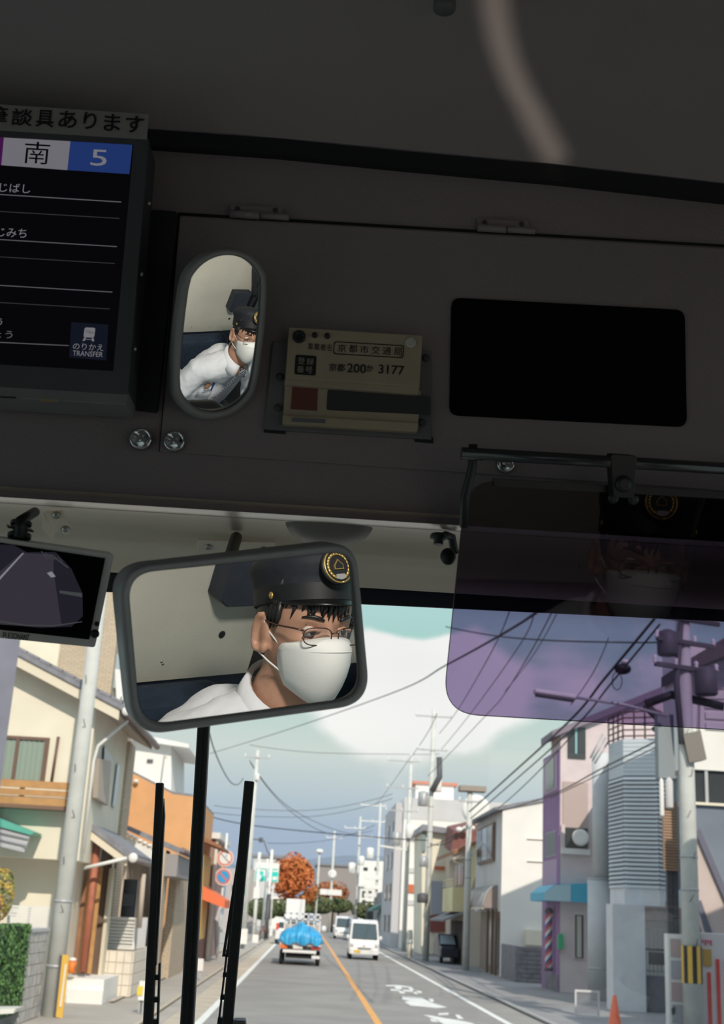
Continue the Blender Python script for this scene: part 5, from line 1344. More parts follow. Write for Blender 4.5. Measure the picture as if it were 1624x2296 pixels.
MB().ring([V((ca_ - .03, 32.98, 0)), V((cc_ + .03, 32.98, 0)), V((cc_ + .03, 32.98, atY(1318, 2220, 33).z)), V((ca_ - .03, 32.98, atY(1318, 2220, 33).z))], [V((ca_ + .01, 32.98, .08)), V((cc_ - .01, 32.98, .08)), V((cc_ - .01, 32.98, atY(1318, 2225, 33).z)), V((ca_ + .01, 32.98, atY(1318, 2225, 33).z))], V((0, .05, 0))).build('frame', m_pgrey, t)
t = thing('roadside_post', 'short pale bollard post beside the far right kerb', 'post', atZ(918, 2150, 0))
g = atZ(918, 2150, 0); MB().tube([g, g + V((0, 0, 1.5))], .13, 10).build('shaft', m_cream, t); MB().tube([g + V((0, 0, .8)), g + V((0, 0, 1.0))], .16, 10).build('collar', m_white, t)
t = thing('parked_car', 'dark parked car half hidden under the far right porch', 'car', V((8.2, 72, 0)))

# house just past the right edge of the view: its shade falls on the pole foot and the vending machine
t = thing('corner_house', 'two-storey grey house beside the road just past the right edge', 'house', V((12, 19, 0)))
MB().box((8.9, 14, 0), (15, 24.2, 6.7)).build('wall', m_pgrey, t)
MB().prism([V((8.5, 13.7, 6.7)), V((15.4, 13.7, 6.7)), V((12, 13.7, 8.2))], V((0, 10.7, 0))).build('roof', m_tile, t)
for k in range(3):
    for z in (1.0, 4.0): MB().box((8.86, 15.2 + 3 * k, z), (8.9, 16.8 + 3 * k, z + 1.4)).build('window', m_dkwin, t)
# =================================================================== vehicles, trees and the far end of the street
m_tyre = mat('tyre', (.02, .02, .022), .8); m_amber = mat('lamp_amber', (.80, .20, .05), .4); m_redl = mat('lamp_red', (.45, .05, .04), .4); m_body = mat('van_white', (.80, .80, .80), .35, coat=.3)
m_scr = mat('car_glass', (.06, .09, .10), .12, spec=.8)
def wheels(t, x, y0, y1, w, r):
    for sx_ in (-1, 1):
        for y in (y0, y1): MB().lathe(V((x + sx_ * (w / 2 - .08) - .09, y, r)), V((1, 0, 0)), [(r * .55, 0), (r, .02), (r, .16), (r * .55, .18)], 18).build('wheel', m_tyre, t)
def van(name, lab, x, y, w, h, l, nose, group, sgn=-1):
    """a box van seen from the front: y is its front, body runs away from the camera"""
    t = thing(name, lab, 'van', V((x, y + l / 2, 0)), group)
    prof = [(0, .28), (0, .62 * h / 1.9), (.10, .95 * h / 1.9), (.62 * nose, h * .93), (1.0 * nose, h), (l * .96, h), (l, h * .9), (l, .28)]
    rows = []
    for wx in (-1, -.94, .94, 1):
        rows.append([V((x + wx * w / 2 * (1 - .10 * max(0, (pz_ - h * .5) / (h * .5))), y + py_ + (.03 if abs(wx) == 1 else 0), pz_ - (.03 if abs(wx) == 1 and pz_ > h * .8 else 0))) for py_, pz_ in prof])
    b = MB().grid(rows, False); n_ = len(prof)
    b.add(rows[0], [tuple(range(n_))]); b.add(rows[3], [tuple(range(n_ - 1, -1, -1))]); b.add([rows[i][j] for j in (n_ - 1, 0) for i in range(4)], [(0, 1, 2, 3, 7, 6, 5, 4)])
    b.build('body', m_body, t)
    za, zb2 = .98 * h / 1.9, h * .90; ya, yb = y + .10 - .03, y + .62 * nose * .9 - .03
    MB().prism([V((x - w * .43, ya, za)), V((x + w * .43, ya, za)), V((x + w * .39, yb, zb2)), V((x - w * .39, yb, zb2))], V((0, -.015, .01))).build('windscreen', m_scr, t)
    for s_ in (-1, 1):
        MB().ell(V((x + s_ * w * .41, y + .0, .70 * h / 1.9)), .10, .06, .11, 10, 7).build('headlamp', mat('lamp_glass', (.6, .62, .62), .15), t)
        MB().ell(V((x + s_ * (w * .5 + .08), y + .35, 1.05 * h / 1.9)), .09, .06, .11, 8, 6).build('wing_mirror', m_body, t)
        MB().prism([V((x + s_ * w * .49, y + .75, 1.0 * h / 1.9)), V((x + s_ * w * .49, y + l * .9, 1.0 * h / 1.9)), V((x + s_ * w * .455, y + l * .9, h * .88)), V((x + s_ * w * .455, y + .95, h * .88))], V((s_ * .02, 0, 0))).build('side_window', m_scr, t)
    MB().box((x - w * .46, y - .05, .26), (x + w * .46, y + .02, .52)).build('bumper', m_body, t, bevel=.02)
    MB().box((x - w * .22, y - .065, .50), (x + w * .22, y + .0, .58)).build('grille', mat('grille_grey', (.22, .22, .23), .5), t)
    MB().box((x - w * .34, y - .07, .33), (x - w * .13, y - .05, .46)).build('number_plate', mat('plate_yellow', (.75, .50, .06), .5) if 'nearest' in lab else m_white, t)
    MB().box((x - w * .05, y - .03, .66 * h / 1.9), (x + w * .05, y + .0, .70 * h / 1.9)).build('badge', m_galv, t)
    wheels(t, x, y + .7, y + l - .7, w, .27)
    return t
van('kei_van', 'white small van with yellow number plate, nearest vehicle in the oncoming lane', 3.0, 66.5, 1.5, 1.92, 3.4, 1.0, 'oncoming vans')
MATS_n = van('white_van', 'plain white van farther back in the oncoming lane behind the small van', 3.45, 118, 1.7, 1.95, 4.2, 1.1, 'oncoming vans')

# truck with tarpaulin
t = thing('flatbed_truck', 'white flatbed truck with amber lamps carrying a blue tarpaulin ahead', 'truck', V((-.2, 58, 0)))
tx, ty = -.18, 55.5
MB().box((tx - .86, ty, .66), (tx + .86, ty + 3.1, .80)).build('bed', mat('bed_dark', (.05, .05, .055), .7), t)
MB().box((tx - .86, ty - .02, .78), (tx + .86, ty + .05, 1.10)).build('tailgate', m_body, t)
for s_ in (-1, 1): MB().box((tx + s_ * .84 - .02, ty, .78), (tx + s_ * .84 + .03, ty + 3.1, 1.12)).build('side_gate', m_body, t)
MB().box((tx - .72, ty - .10, .50), (tx + .68, ty - .02, .62)).build('bumper', m_body, t)
MB().box((tx + .50, ty - .12, .30), (tx + .84, ty - .04, .42)).build('step', m_body, t)
MB().box((tx - .86, ty - .06, .66), (tx - .52, ty, .80)).build('tail_lamp', m_amber, t)
MB().box((tx + .46, ty - .06, .66), (tx + .84, ty, .76)).build('tail_lamp', m_redl, t)
MB().box((tx - .30, ty - .05, .66), (tx + .10, ty, .78)).build('number_plate', m_white, t)
MB().box((tx - .60, ty + .1, .28), (tx + .60, ty + 2.8, .66)).build('chassis', m_tyre, t)
wheels(t, tx, ty + .55, ty + 3.7, 1.7, .30)
MB().box((tx - .80, ty + 3.15, .5), (tx + .82, ty + 4.8, 1.86)).build('cab', m_body, t, bevel=.06)
MB().box((tx - .62, ty + 3.12, 1.28), (tx + .64, ty + 3.16, 1.70)).build('rear_window', m_scr, t)
fy = ty + 3.05
for z in (1.80, 2.02): MB().box((tx - .80, fy, z), (tx + .82, fy + .06, z + .07)).build('guard_rail', m_body, t)
for k in range(7): x = tx - .80 + 1.57 * k / 6; MB().box((x, fy, .9), (x + .06, fy + .05, 2.08)).build('guard_bar', m_body, t)
MB().box((tx - .80, fy + .02, 1.12), (tx + .82, fy + .04, 1.62)).build('guard_board', mat('board_tan', (.55, .48, .42), .8), t)
MB().ell(V((tx + 1.0, ty + 4.4, 1.45)), .12, .08, .14, 8, 6).build('wing_mirror', m_body, t)
tp = thing('blue_tarpaulin', 'crumpled bright blue tarpaulin tied over the truck load', 'tarpaulin', V((tx, ty + 1.4, .8)))
rows = []
for j in range(27):
    v_ = j / 26; Yv = ty - .12 + 2.9 * v_; row = []
    for i in range(37):
        u_ = i / 36 * 2 - 1
        ridge = max(0, 1 - abs(u_) * .92) ** .75 * .66 * min(1, .55 + v_ * 3)
        edge = .86 + .22 * sin(pi * min(1, v_ * 2 + .15)) * 0
        z = 1.04 + ridge + .04 * sin(9 * u_ + 3 * v_) + .05 * noise.noise(V((u_ * 3, v_ * 4, 1)))
        if abs(u_) > .93: z -= .22
        row.append(V((tx + u_ * (.97 + .02 * sin(7 * v_)), Yv, z)))
    rows.append(row)
front_drop = [V((p.x * 1.0, p.y - .05 - .03 * sin(i * .9), max(.80, .86 + .06 * sin(i * .55) + (.10 if i < 4 or i > 32 else 0)))) for i, p in enumerate(rows[0])]
fm = [(a + c) / 2 + V((0, -.03 - .04 * sin(i * 1.3), 0)) for i, (a, c) in enumerate(zip(front_drop, rows[0]))]
MB().grid([front_drop, fm] + rows).build('sheet', mat('tarp_blue', (.03, .36, .68), .45, var=.18, scale=4, bump=.5, bscale=6), tp)
for x in (-.5, 0, .45): MB().tube([V((tx + x, ty - .21, .82)), V((tx + x * .9, ty - .19, 1.15)), V((tx + x * .7, ty + .1, 1.5 + .15 * (1 - abs(x))))], .012, 5).build('tie_rope', mat('rope_blue', (.05, .16, .40), .8), tp)
# box truck ahead and white car
t = thing('box_truck', 'plain white box truck ahead of the tarpaulin truck', 'truck', V((-.9, 92, 0)))
a, c = atY(640, 2060, 93), atY(685, 2017, 93)
MB().box((a.x, 93, .8), (c.x, 98, c.z)).build('box_body', m_body, t, bevel=.03); MB().box((a.x + .1, 93.1, .4), (c.x - .1, 98, .8)).build('chassis', m_tyre, t)
MB().box((a.x + .05, 98.1, .4), (c.x - .05, 99.8, 2.1)).build('cab', m_body, t, bevel=.05); wheels(t, (a.x + c.x) / 2, 94, 98.6, c.x - a.x, .35)
for xx in (a.x + .05, c.x - .2): MB().box((xx, 92.95, .62), (xx + .15, 93, .78)).build('tail_lamp', m_redl, t)
t = thing('white_car', 'white car with red tail lamp half hidden left of the box truck', 'car', V((-2.2, 88, 0)))
a, c = atY(619, 2075, 88), atY(640, 2040, 88)
MB().prism([V((0, 88, .3)), V((0, 88, 1.0)), V((0, 88.5, 1.62)), V((0, 91, 1.62)), V((0, 92, 1.0)), V((0, 92.4, .3))], V((1.5, 0, 0))).build('body', m_body, t) if 0 else None
b = MB(); pr = [(88, .32), (87.95, .9), (88.35, 1.58), (90.6, 1.62), (91.5, 1.0), (92.2, .85), (92.2, .32)]
b.prism([V((a.x, y_, z_)) for y_, z_ in pr], V((1.5, 0, 0))).build('body', m_body, t, bevel=.05)
MB().box((a.x + .2, 88.0, 1.05), (a.x + 1.3, 88.12, 1.42)).build('rear_window', m_scr, t)
for xx in (a.x + .02, a.x + 1.3): MB().box((xx, 87.9, .95), (xx + .18, 88.0, 1.35)).build('tail_lamp', mat('lamp_bright_red', (.75, .08, .05), .4), t)
wheels(t, a.x + .75, 88.8, 91.4, 1.5, .3)
# parked car on the right
for o in list(bpy.data.objects):
    if o.name == 'parked_car': t = o
pr = [(66.6, .3), (66.6, .75), (67.6, .9), (68.4, 1.4), (70, 1.42), (70.8, .95), (71, .3)]
MB().prism([V((6.95, y_ + .6, z_)) for y_, z_ in pr], V((.95, 0, 0))).build('body', mat('car_navy', (.03, .035, .05), .25), t, bevel=.05)
MB().prism([V((7.0, 68.15, .93)), V((7.8, 68.15, .93)), V((7.75, 68.95, 1.36)), V((7.05, 68.95, 1.36))], V((0, -.02, .01))).build('windscreen', m_ltwin, t)
for xx in (6.98, 7.7): MB().lathe(V((xx, 68.0, .28)), V((1, 0, 0)), [(.16, 0), (.28, .02), (.28, .14), (.16, .16)], 14).build('wheel', m_tyre, t)

# trees
def tree(name, lab, c, rx, ry, rz, n, size, m, mt, group='autumn trees'):
    t = thing(name, lab, 'tree', V((c.x, c.y, 0)), group)
    lumps = [(V((random.uniform(-.55, .55) * rx, random.uniform(-.55, .55) * ry, random.uniform(-.5, .6) * rz)), random.uniform(.38, .6)) for _ in range(16)]
    def fn():
        l, r = random.choice(lumps); a = V((random.gauss(0, 1), random.gauss(0, 1), random.gauss(0, 1))).normalized()
        return c + l + V((a.x * rx * r, a.y * ry * r, a.z * rz * r)), a
    b = leaves(fn, n, size, m, 'foliage', t)
    MB().tube([V((c.x, c.y, 0)), V((c.x + .1, c.y, c.z * .5)), c], [.35, .28, .12], 8).build('trunk', mt, t)
    for k in range(5):
        a = k * 1.3; MB().tube([V((c.x, c.y, c.z - rz * .8)), c + V((cos(a) * rx * .5, sin(a) * ry * .5, rz * .2))], [.14, .04], 6).build('limb', mt, t)
    return t
m_maple = mat('maple_leaf', (.46, .10, .025), .7, col2=(.62, .22, .06), scale=.8); m_maple2 = mat('maple_leaf_dull', (.38, .13, .07), .7, col2=(.45, .20, .08), scale=.8)
m_trunk = mat('bark', (.12, .08, .06), .9)
tree('maple_tree', 'big rounded orange-red maple behind the green guide sign', atY(655, 1972, 132), 2.35, 2.6, 2.45, 5200, .20, m_maple, m_trunk)
tree('maple_tree', 'smaller dull red maple right of the white lamp post', atY(745, 2000, 157), 2.1, 2.0, 1.35, 2200, .2, m_maple2, m_trunk)
tree('green_tree', 'olive green tree at the right foot of the big maple', atY(690, 2012, 134), 1.1, 1.2, 1.3, 1500, .16, mat('olive_leaf', (.16, .15, .05), .7, col2=(.30, .22, .07), scale=.8), m_trunk)
m_bush = mat('bush_leaf', (.07, .10, .04), .8, col2=(.14, .17, .07), scale=.8)
for k, (px_, py_, Y, rx, rz, lab) in enumerate(((640, 2036, 128, 2.6, .8, 'dark green bush under the left side of the big maple'), (715, 2030, 145, 1.8, .9, 'dark green bush behind the white lamp post'), (760, 2030, 152, 1.6, .8, 'dark green bush behind the plain white van'), (830, 2042, 139, 2.0, .9, 'olive hedge bush below the far white house'), (590, 2038, 117, 1.5, .9, 'green bush behind the two-tone pole'))):
    c = atY(px_, py_, Y); t = thing('bush', lab, 'bush', V((c.x, c.y, 0)), 'bushes at the end of the road')
    def bf(c=c, rx=rx, rz=rz):
        a = V((random.gauss(0, 1), random.gauss(0, 1), random.gauss(0, 1))).normalized(); return c + V((a.x * rx, a.y * 1.0, a.z * rz)), a
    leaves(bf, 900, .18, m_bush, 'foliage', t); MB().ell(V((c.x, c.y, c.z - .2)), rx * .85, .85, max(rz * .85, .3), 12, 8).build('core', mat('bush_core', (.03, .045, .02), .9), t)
    MB().tube([V((c.x, c.y, 0)), c], .1, 6).build('stem', m_trunk, t)
# far end
struct(MB().grid([[V((x, 900, -20)) for x in range(-500, 501, 50)], [V((x, 900, atY(760, 1934, 900).z + 9 * sin(x * .013) + 4 * sin(x * .041))) for x in range(-500, 501, 50)]]).build('wall_hills', mat('hill_blue', (.16, .20, .27), .95)), 'distant blue hill range') if 0 else None
b = MB()
rows = []
for j in range(9):
    v_ = j / 8; rows.append([V((x, 700 + 260 * v_, -6 + (atY(760, 1931, 960).z + 7 * sin(x * .011 + 1) + 4 * sin(x * .037)) * sin(v_ * pi / 2))) for x in range(-500, 501, 25)])
struct(b.grid(rows).build('floor_hills', mat('hill_blue', (.18, .22, .28), .95, var=.1, scale=.02)), 'distant blue hills beyond the end of the street')
def farbox(lab, x0, y0, x1, y1, Y, m, name='far_house', win=(), dep=8, roof=None, cat='house'):
    a, c = atY(x0, y1, Y), atY(x1, y0, Y)
    t = thing(name, lab, cat, V(((a.x + c.x) / 2, Y + dep / 2, 0)), 'buildings at the end of the road')
    MB().box((a.x, Y, 0), (c.x, Y + dep, c.z)).build('wall', m, t)
    if roof: MB().box((a.x - .3, Y - .3, c.z), (c.x + .3, Y + dep, c.z + .35)).build('roof', roof, t)
    for (u0, v0, u1, v1) in win:
        p, q = atY(u0, v1, Y - .05), atY(u1, v0, Y - .05); MB().box((p.x, Y - .06, p.z), (q.x, Y, q.z)).build('window', m_dkwin, t)
    return t
farbox('white house with tall windows beyond the stacked-equipment poles', 805, 1990, 848, 2050, 150, m_offw, win=((812, 1998, 820, 2012), (826, 1998, 834, 2012), (812, 2018, 820, 2030)), roof=m_offw)
farbox('bright white block high behind the far right poles', 805, 1932, 870, 1975, 210, m_offw, win=((815, 1945, 825, 1952), (840, 1945, 850, 1952)))
farbox('long grey-brown block under the blue hills', 705, 1945, 800, 2040, 230, mat('far_taupe', (.30, .27, .26), .9), dep=14, roof=mat('far_roof', (.22, .22, .24), .9))
farbox('grey low warehouse behind the big maple', 560, 1925, 640, 2045, 180, m_pgrey, dep=10, win=((575, 1940, 590, 1946), (600, 1940, 612, 1946)), roof=m_tile)
farbox('pale low building left of the white car', 500, 1950, 575, 2075, 120, mat('far_mauve', (.46, .42, .42), .9), dep=10, win=((520, 1985, 535, 1998), (545, 1985, 558, 1998)))
farbox('dark recessed shop front between far pole and hedge', 822, 2040, 868, 2075, 131.5, mat('far_dark', (.10, .10, .10), .9), dep=3)
farbox('white fence-like low block across the end of the road', 600, 2012, 640, 2040, 160, m_offw, dep=3)
# guide sign over the left pavement
t = thing('guide_sign', 'teal and white road guide sign left of the big maple', 'sign', V((-3.4, 105, 0)))
a, c = atY(570, 1976, 105), atY(627, 1936, 105); m_teal = mat('sign_teal', (.02, .60, .52), .5)
MB().box((a.x, 105, a.z), (c.x, 105.06, c.z)).build('panel', m_white, t)
MB().box((a.x + .05, 104.97, a.z + .05), (c.x - .05, 105, a.z + (c.z - a.z) * .55)).build('teal_field', m_teal, t)
for f0, f1, g0, g1 in ((.15, .28, .10, .35), (.36, .52, .30, .55), (.55, .68, .05, .22), (.75, .95, .12, .3)):
    MB().box((a.x + (c.x - a.x) * f0, 104.95, a.z + (c.z - a.z) * g0), (a.x + (c.x - a.x) * f1, 104.97, a.z + (c.z - a.z) * g1)).build('arrow_field', m_white, t)
MB().box((a.x + .1, 104.96, a.z + (c.z - a.z) * .66), (c.x - .1, 104.99, a.z + (c.z - a.z) * .70)).build('rule', m_teal, t)
for f in (.2, .8): x = a.x + (c.x - a.x) * f; MB().tube([V((x, 105.12, 0)), V((x, 105.12, c.z))], .06, 8).build('post', m_white, t)
t = thing('shop_sign', 'upright white sign with bright green top panel right of the wiper', 'sign', V((-4.4, 80, 0)))
a, c = atY(540, 2045, 80), atY(560, 1988, 80)
MB().box((a.x - .3, 80, a.z), (c.x, 80.2, c.z)).build('board', m_white, t)
MB().box((a.x - .25, 79.97, a.z + (c.z - a.z) * .66), (c.x - .03, 80, c.z - .08)).build('green_panel', mat('sign_green', (.0, .58, .25), .5), t)
MB().box((a.x - .25, 79.97, a.z + (c.z - a.z) * .28), (c.x - .03, 80, a.z + (c.z - a.z) * .30)).build('green_rule', MATS['sign_green'], t)
MB().box((a.x + .1, 79.97, a.z + .15), (a.x + .25, 80, a.z + .32)).build('red_mark', mat('sign_red_mark', (.7, .2, .15), .5), t)
MB().box((a.x - .1, 80.05, 0), (c.x - .2, 80.15, a.z)).build('leg', m_galv, t)
t = thing('meter_cabinet', 'white cabinet on a white post left of the two-tone pole', 'cabinet', V((-4.2, 92, 0)))
a, c = atY(568, 2014, 92), atY(583, 1990, 92)
MB().box((a.x, 92, a.z), (c.x, 92.4, c.z)).build('box', m_white, t); MB().tube([V(((a.x + c.x) / 2, 92.2, 0)), V(((a.x + c.x) / 2, 92.2, 6))], .12, 8).build('post', m_white, t)
# white guard boards along the left kerb
def guard(lab, px0, py0, px1, py1, Y, m=m_white, yel=False, group='white guard boards on the left kerb'):
    a, c = atY(px0, py1, Y), atY(px1, py0, Y); t = thing('guard_board', lab, 'barrier', V(((a.x + c.x) / 2, Y, 0)), group)
    MB().box((a.x, Y, max(.25, a.z)), (c.x, Y + .05, c.z)).build('board', m, t, bevel=.01)
    for x in (a.x + .06, c.x - .06): MB().box((x - .03, Y + .05, 0), (x + .03, Y + .1, c.z)).build('leg', m_galv, t)
    if yel: MB().box((a.x - .02, Y - .02, max(.3, a.z) + .05), (a.x + .09, Y, c.z - .1)).build('yellow_strip', mat('guard_yellow2', (.80, .60, .08), .5), t)
guard('white guard board between the left and middle wipers', 432, 2150, 457, 2212, 41)
guard('white guard board with yellow strip left of the left wiper', 303, 2200, 330, 2296, 27.5, yel=True)
guard('plain white board right of the right wiper', 528, 2083, 556, 2121, 74)
guard('narrow white guard board beside the far left kerb', 564, 2096, 580, 2128, 78)
guard('small white guard board nearest the white car', 604, 2076, 612, 2100, 100)
t = thing('bicycle', 'parked bicycle leaning by the far left kerb', 'bicycle', V((-3.6, 96, 0)))
bc = atY(590, 2085, 96)
for dx in (-.35, .35): 
    rr_ = [V((bc.x + dx * .5, 96 + dx * 1.5 + .33 * cos(a), .33 + .33 * sin(a))) for a in [k * pi / 8 for k in range(17)]]
    MB().tube(rr_, .03, 6).build('wheel', m_tyre, t)
MB().tube([V((bc.x - .17, 95.5, .33)), V((bc.x, 96, .85)), V((bc.x + .17, 96.5, .33)), V((bc.x + .12, 96.4, 1.0))], .03, 6).build('frame', mat('bike_red', (.35, .08, .06), .5), t)
MB().ell(V((bc.x, 95.8, .95)), .08, .14, .05, 8, 6).build('saddle', m_tyre, t)

# =================================================================== wipers outside the windscreen
def wp_(x, y, o=-.06): return G(x, y, o)
WN_ = V((0, -(GZ0 - GZ1), -(GY1 - GY0))).normalized()
def wprism(b, poly, o0, th): return b.prism([wp_(x, y, o0) for x, y in poly], -WN_ * th)
m_wip = mat('wiper_black', (.012, .011, .013), .45)
def wiper(lab, edge, slots, arm=None):
    t = thing('windscreen_wiper', lab, 'wiper', wp_(*edge[2]), 'wipers outside the windscreen')
    wprism(MB(), edge, -.04, .012).build('blade_spine', m_wip, t, bevel=.0015)
    for s_ in slots: wprism(MB(), s_, -.042, .010).build('frame_bar', m_wip, t)
    return t
t = thing('windscreen_wiper', 'thick plain middle wiper arm running up behind the driver mirror', 'wiper', wp_(401, 2330), 'wipers outside the windscreen')
wprism(MB(), [(444, 1600), (471, 1600), (432, 2330), (401, 2330)], -.05, .018).build('arm', m_wip, t, bevel=.002)
wprism(MB(), [(453, 1600), (457, 1600), (419, 2330), (414, 2330)], -.047, .004).build('arm_rib', m_wip, t)
blade = wiper
def lerp2(a, b, t_): return (a[0] + (b[0] - a[0]) * t_, a[1] + (b[1] - a[1]) * t_)
# left blade: spine and slotted frame on its right
sl_ = [[(367, 1790), (369, 1830), (350, 2165), (346, 2165)]]
yA = 2165
R0, R1 = lambda y: 366 - (y - 1755) * .0335 + 4, lambda y: 358 - (y - 1755) * .041
for y0, y1 in ((2186, 2198), (2236, 2248), (2286, 2310)): sl_.append([(R1(y0) - 2, y0), (R0(y0) + 3, y0), (R0(y1) + 3, y1), (R1(y1) - 2, y1)])
sl_.append([(R0(2160) - 1, 2160), (R0(2160) + 3, 2160), (R0(2320) + 3, 2320), (R0(2320) - 1, 2320)])
blade('left black wiper blade with slotted lower frame', [(349, 1755), (366, 1755), (341, 2330), (318, 2330)], sl_)
L0 = lambda y: 541 - (y - 1840) * .1165
sl2 = [[(545, 1838), (549, 1838), (504, 2145), (498, 2145)], [(547, 1845), (541, 1850), (L0(2140) + 1, 2140), (L0(2140) + 8, 2140)]]
for y0, y1 in ((2140, 2146), (2181, 2191), (2231, 2242), (2282, 2310)): sl2.append([(L0(y0) - 1, y0), (L0(y0) + 22, y0), (L0(y1) + 22, y1), (L0(y1) - 1, y1)])
sl2.append([(L0(2130), 2130), (L0(2130) + 4, 2130), (L0(2320) + 4, 2320), (L0(2320), 2320)])
blade('right black wiper blade with slotted lower frame', [(548, 1750), (570, 1752), (519, 2330), (494, 2330)], sl2)
o = wprism(MB(), rounded([(522, 2288), (550, 2288), (552, 2320), (520, 2320)], 5, 3), -.03, .02).build('nozzle', m_poled); tag(o, 'small dark washer nozzle at the bottom edge beside the right wiper', 'nozzle')
# =================================================================== the driver, seen in both mirrors
m_skin = mat('skin', (.50, .27, .18), .5, var=.06, scale=30)
m_shirt = mat('white_shirt', (.80, .80, .83), .8, var=.03, scale=20, bump=.25, bscale=28)
m_hair = mat('black_hair', (.012, .010, .010), .45)
m_cap = mat('cap_navy', (.010, .012, .018), .75, var=.2, scale=60)
m_mask = mat('mask_white', (.82, .81, .78), .85, bump=.04, bscale=200)
m_gold = mat('badge_gold', (.55, .38, .12), .35, .7)
m_trou = mat('trousers_dark', (.015, .016, .022), .85)
drv = thing('person', 'bus driver in white shirt, dark cap, glasses and white mask, seen in the mirrors', 'person', V((.66, .25, 1.0)))
def vr(v): return v - NM * (2 * v.dot(NM))
_er, _eu, _ed = vr(RT), vr(UP), vr(FW)                      # right, up and depth of the view in the large mirror
HYAW, HPIT, HROL = radians(33), radians(-5), radians(3)
_f = (_er * sin(HYAW) - _ed * cos(HYAW)) * cos(HPIT) + _eu * sin(HPIT)
_z = (_eu - _f * _eu.dot(_f)).normalized(); _x = _f.cross(_z).normalized()
_z2 = (_z * cos(HROL) + _x * sin(HROL)).normalized(); _x = _f.cross(_z2).normalized()
HR = Matrix((_x, _f, _z2)).transposed()
HC = DH + _er * .006 - _eu * .002
HS = .935
def hd(x, y, z): return HC + HR @ V((x, y, z)) * HS
# ---- head and neck as slices, body as limbs, fused into one skin
SL = [(-.124, .018, .086, .040), (-.117, .034, .096, .012), (-.104, .046, .097, -.015), (-.080, .058, .096, -.042), (-.052, .066, .094, -.068), (-.026, .071, .093, -.084), (0, .074, .091, -.094),
      (.022, .076, .096, -.100), (.05, .077, .096, -.102), (.08, .073, .086, -.098), (.105, .060, .064, -.080), (.121, .038, .034, -.050), (.128, .012, .0, -.015)]
body = MB(); rows = []; NN = 40
for z, w, f_, bk in SL:
    row = []
    for k in range(NN):
        a = 2 * pi * k / NN; c_, s_ = cos(a), sin(a)
        e = .86
        x = w * (abs(c_) ** e) * (1 if c_ > 0 else -1); cy = (f_ + bk) / 2; y = cy + (f_ - bk) / 2 * (abs(s_) ** e) * (1 if s_ > 0 else -1)
        if s_ > 0:                                          # nose, brow, eye sockets
            y += .024 * math.exp(-(x / .012) ** 2) * math.exp(-((z + .030) / .020) ** 2) + .008 * math.exp(-(x / .010) ** 2) * math.exp(-((z - .0) / .02) ** 2)
            y -= .012 * math.exp(-((abs(x) - .033) / .016) ** 2) * math.exp(-((z - .002) / .013) ** 2)
            y += .004 * math.exp(-((abs(x) - .03) / .02) ** 2) * math.exp(-((z - .024) / .010) ** 2)
        row.append(hd(x, y, z))
    rows.append(row)
body.grid(rows, True, True); body.add(rows[0], [tuple(range(NN - 1, -1, -1))]); body.add(rows[-1], [tuple(range(NN))])
NB = DH + V((.008, .012, -.138))                                  # base of the neck
body.tube([hd(0, -.012, -.03), hd(0, -.02, -.09), NB + V((0, 0, .02)), NB - V((0, .01, .08))], [.054, .055, .060, .075], 20)
for s_ in (-1, 1):                                          # ears: rim and bowl
    ex_ = [hd(s_ * (.078 + .012 * (1 if 0 < k < 9 else .4)), -.002 - .017 * sin(k * pi / 9) * 1.1 + .010 * cos(k * pi / 9) * .4, -.012 + .033 * cos(k * pi / 9)) for k in range(10)]
    body.tube(ex_, .0058, 8)
    body.ell(hd(s_ * .078, -.004, -.012), .007, .016, .028, 12, 8, (HR @ V((1, 0, 0)), HR @ V((0, 1, 0)), HR @ V((0, 0, 1))))
    body.ell(hd(s_ * .080, .002, -.040), .007, .009, .011, 10, 7)
SHL = {}
hip = V((.66, .22, 1.36))
body.ell((.66, .32, 1.60), .165, .105, .24, 20, 14); body.ell((.66, .28, 1.40), .165, .115, .16, 20, 12)
LIMB = []
for s_ in (-1, 1):
    sh = NB + V((s_ * .185, -.045, -.135)); el = V((.66 + s_ * .30, .40, 1.52)); wr = V((.66 + s_ * .19, .60, 1.46))
    LIMB.append((sh, el, wr, s_))
    body.tube([NB + V((s_ * .04, -.03, -.13)), sh, sh.lerp(el, .5), el, el.lerp(wr, .5), wr], [.055, .055, .048, .040, .036, .027], 16)
    pc = wr + V((-s_ * .015, .055, -.012)); body.ell(pc, .040, .050, .016, 14, 10)
    for k in range(4):
        b0 = pc + V((s_ * (-.028 + .019 * k) * 1, .040, .002)); L_ = (.070, .078, .073, .058)[k]
        body.tube([b0, b0 + V((0, L_ * .5, .004)), b0 + V((0, L_ * .85, -.018)), b0 + V((0, L_ * .95, -.036))], [.0095, .009, .0085, .007], 10)
    b0 = pc + V((-s_ * .034, -.010, .0)); body.tube([b0, b0 + V((-s_ * .022, .03, -.004)), b0 + V((-s_ * .024, .058, -.014))], [.011, .010, .008], 10)
    kn = V((.66 + s_ * .17, .72, 1.34)); body.tube([hip + V((s_ * .09, 0, -.04)), kn, kn + V((s_ * .01, .10, -.38))], [.085, .065, .045], 14)
bo = body.build('body', m_skin, drv)
rm = bo.modifiers.new('remesh', 'REMESH'); rm.mode = 'VOXEL'; rm.voxel_size = .0036; rm.use_smooth_shade = True
sm_ = bo.modifiers.new('smooth', 'SMOOTH'); sm_.factor = .5; sm_.iterations = 4
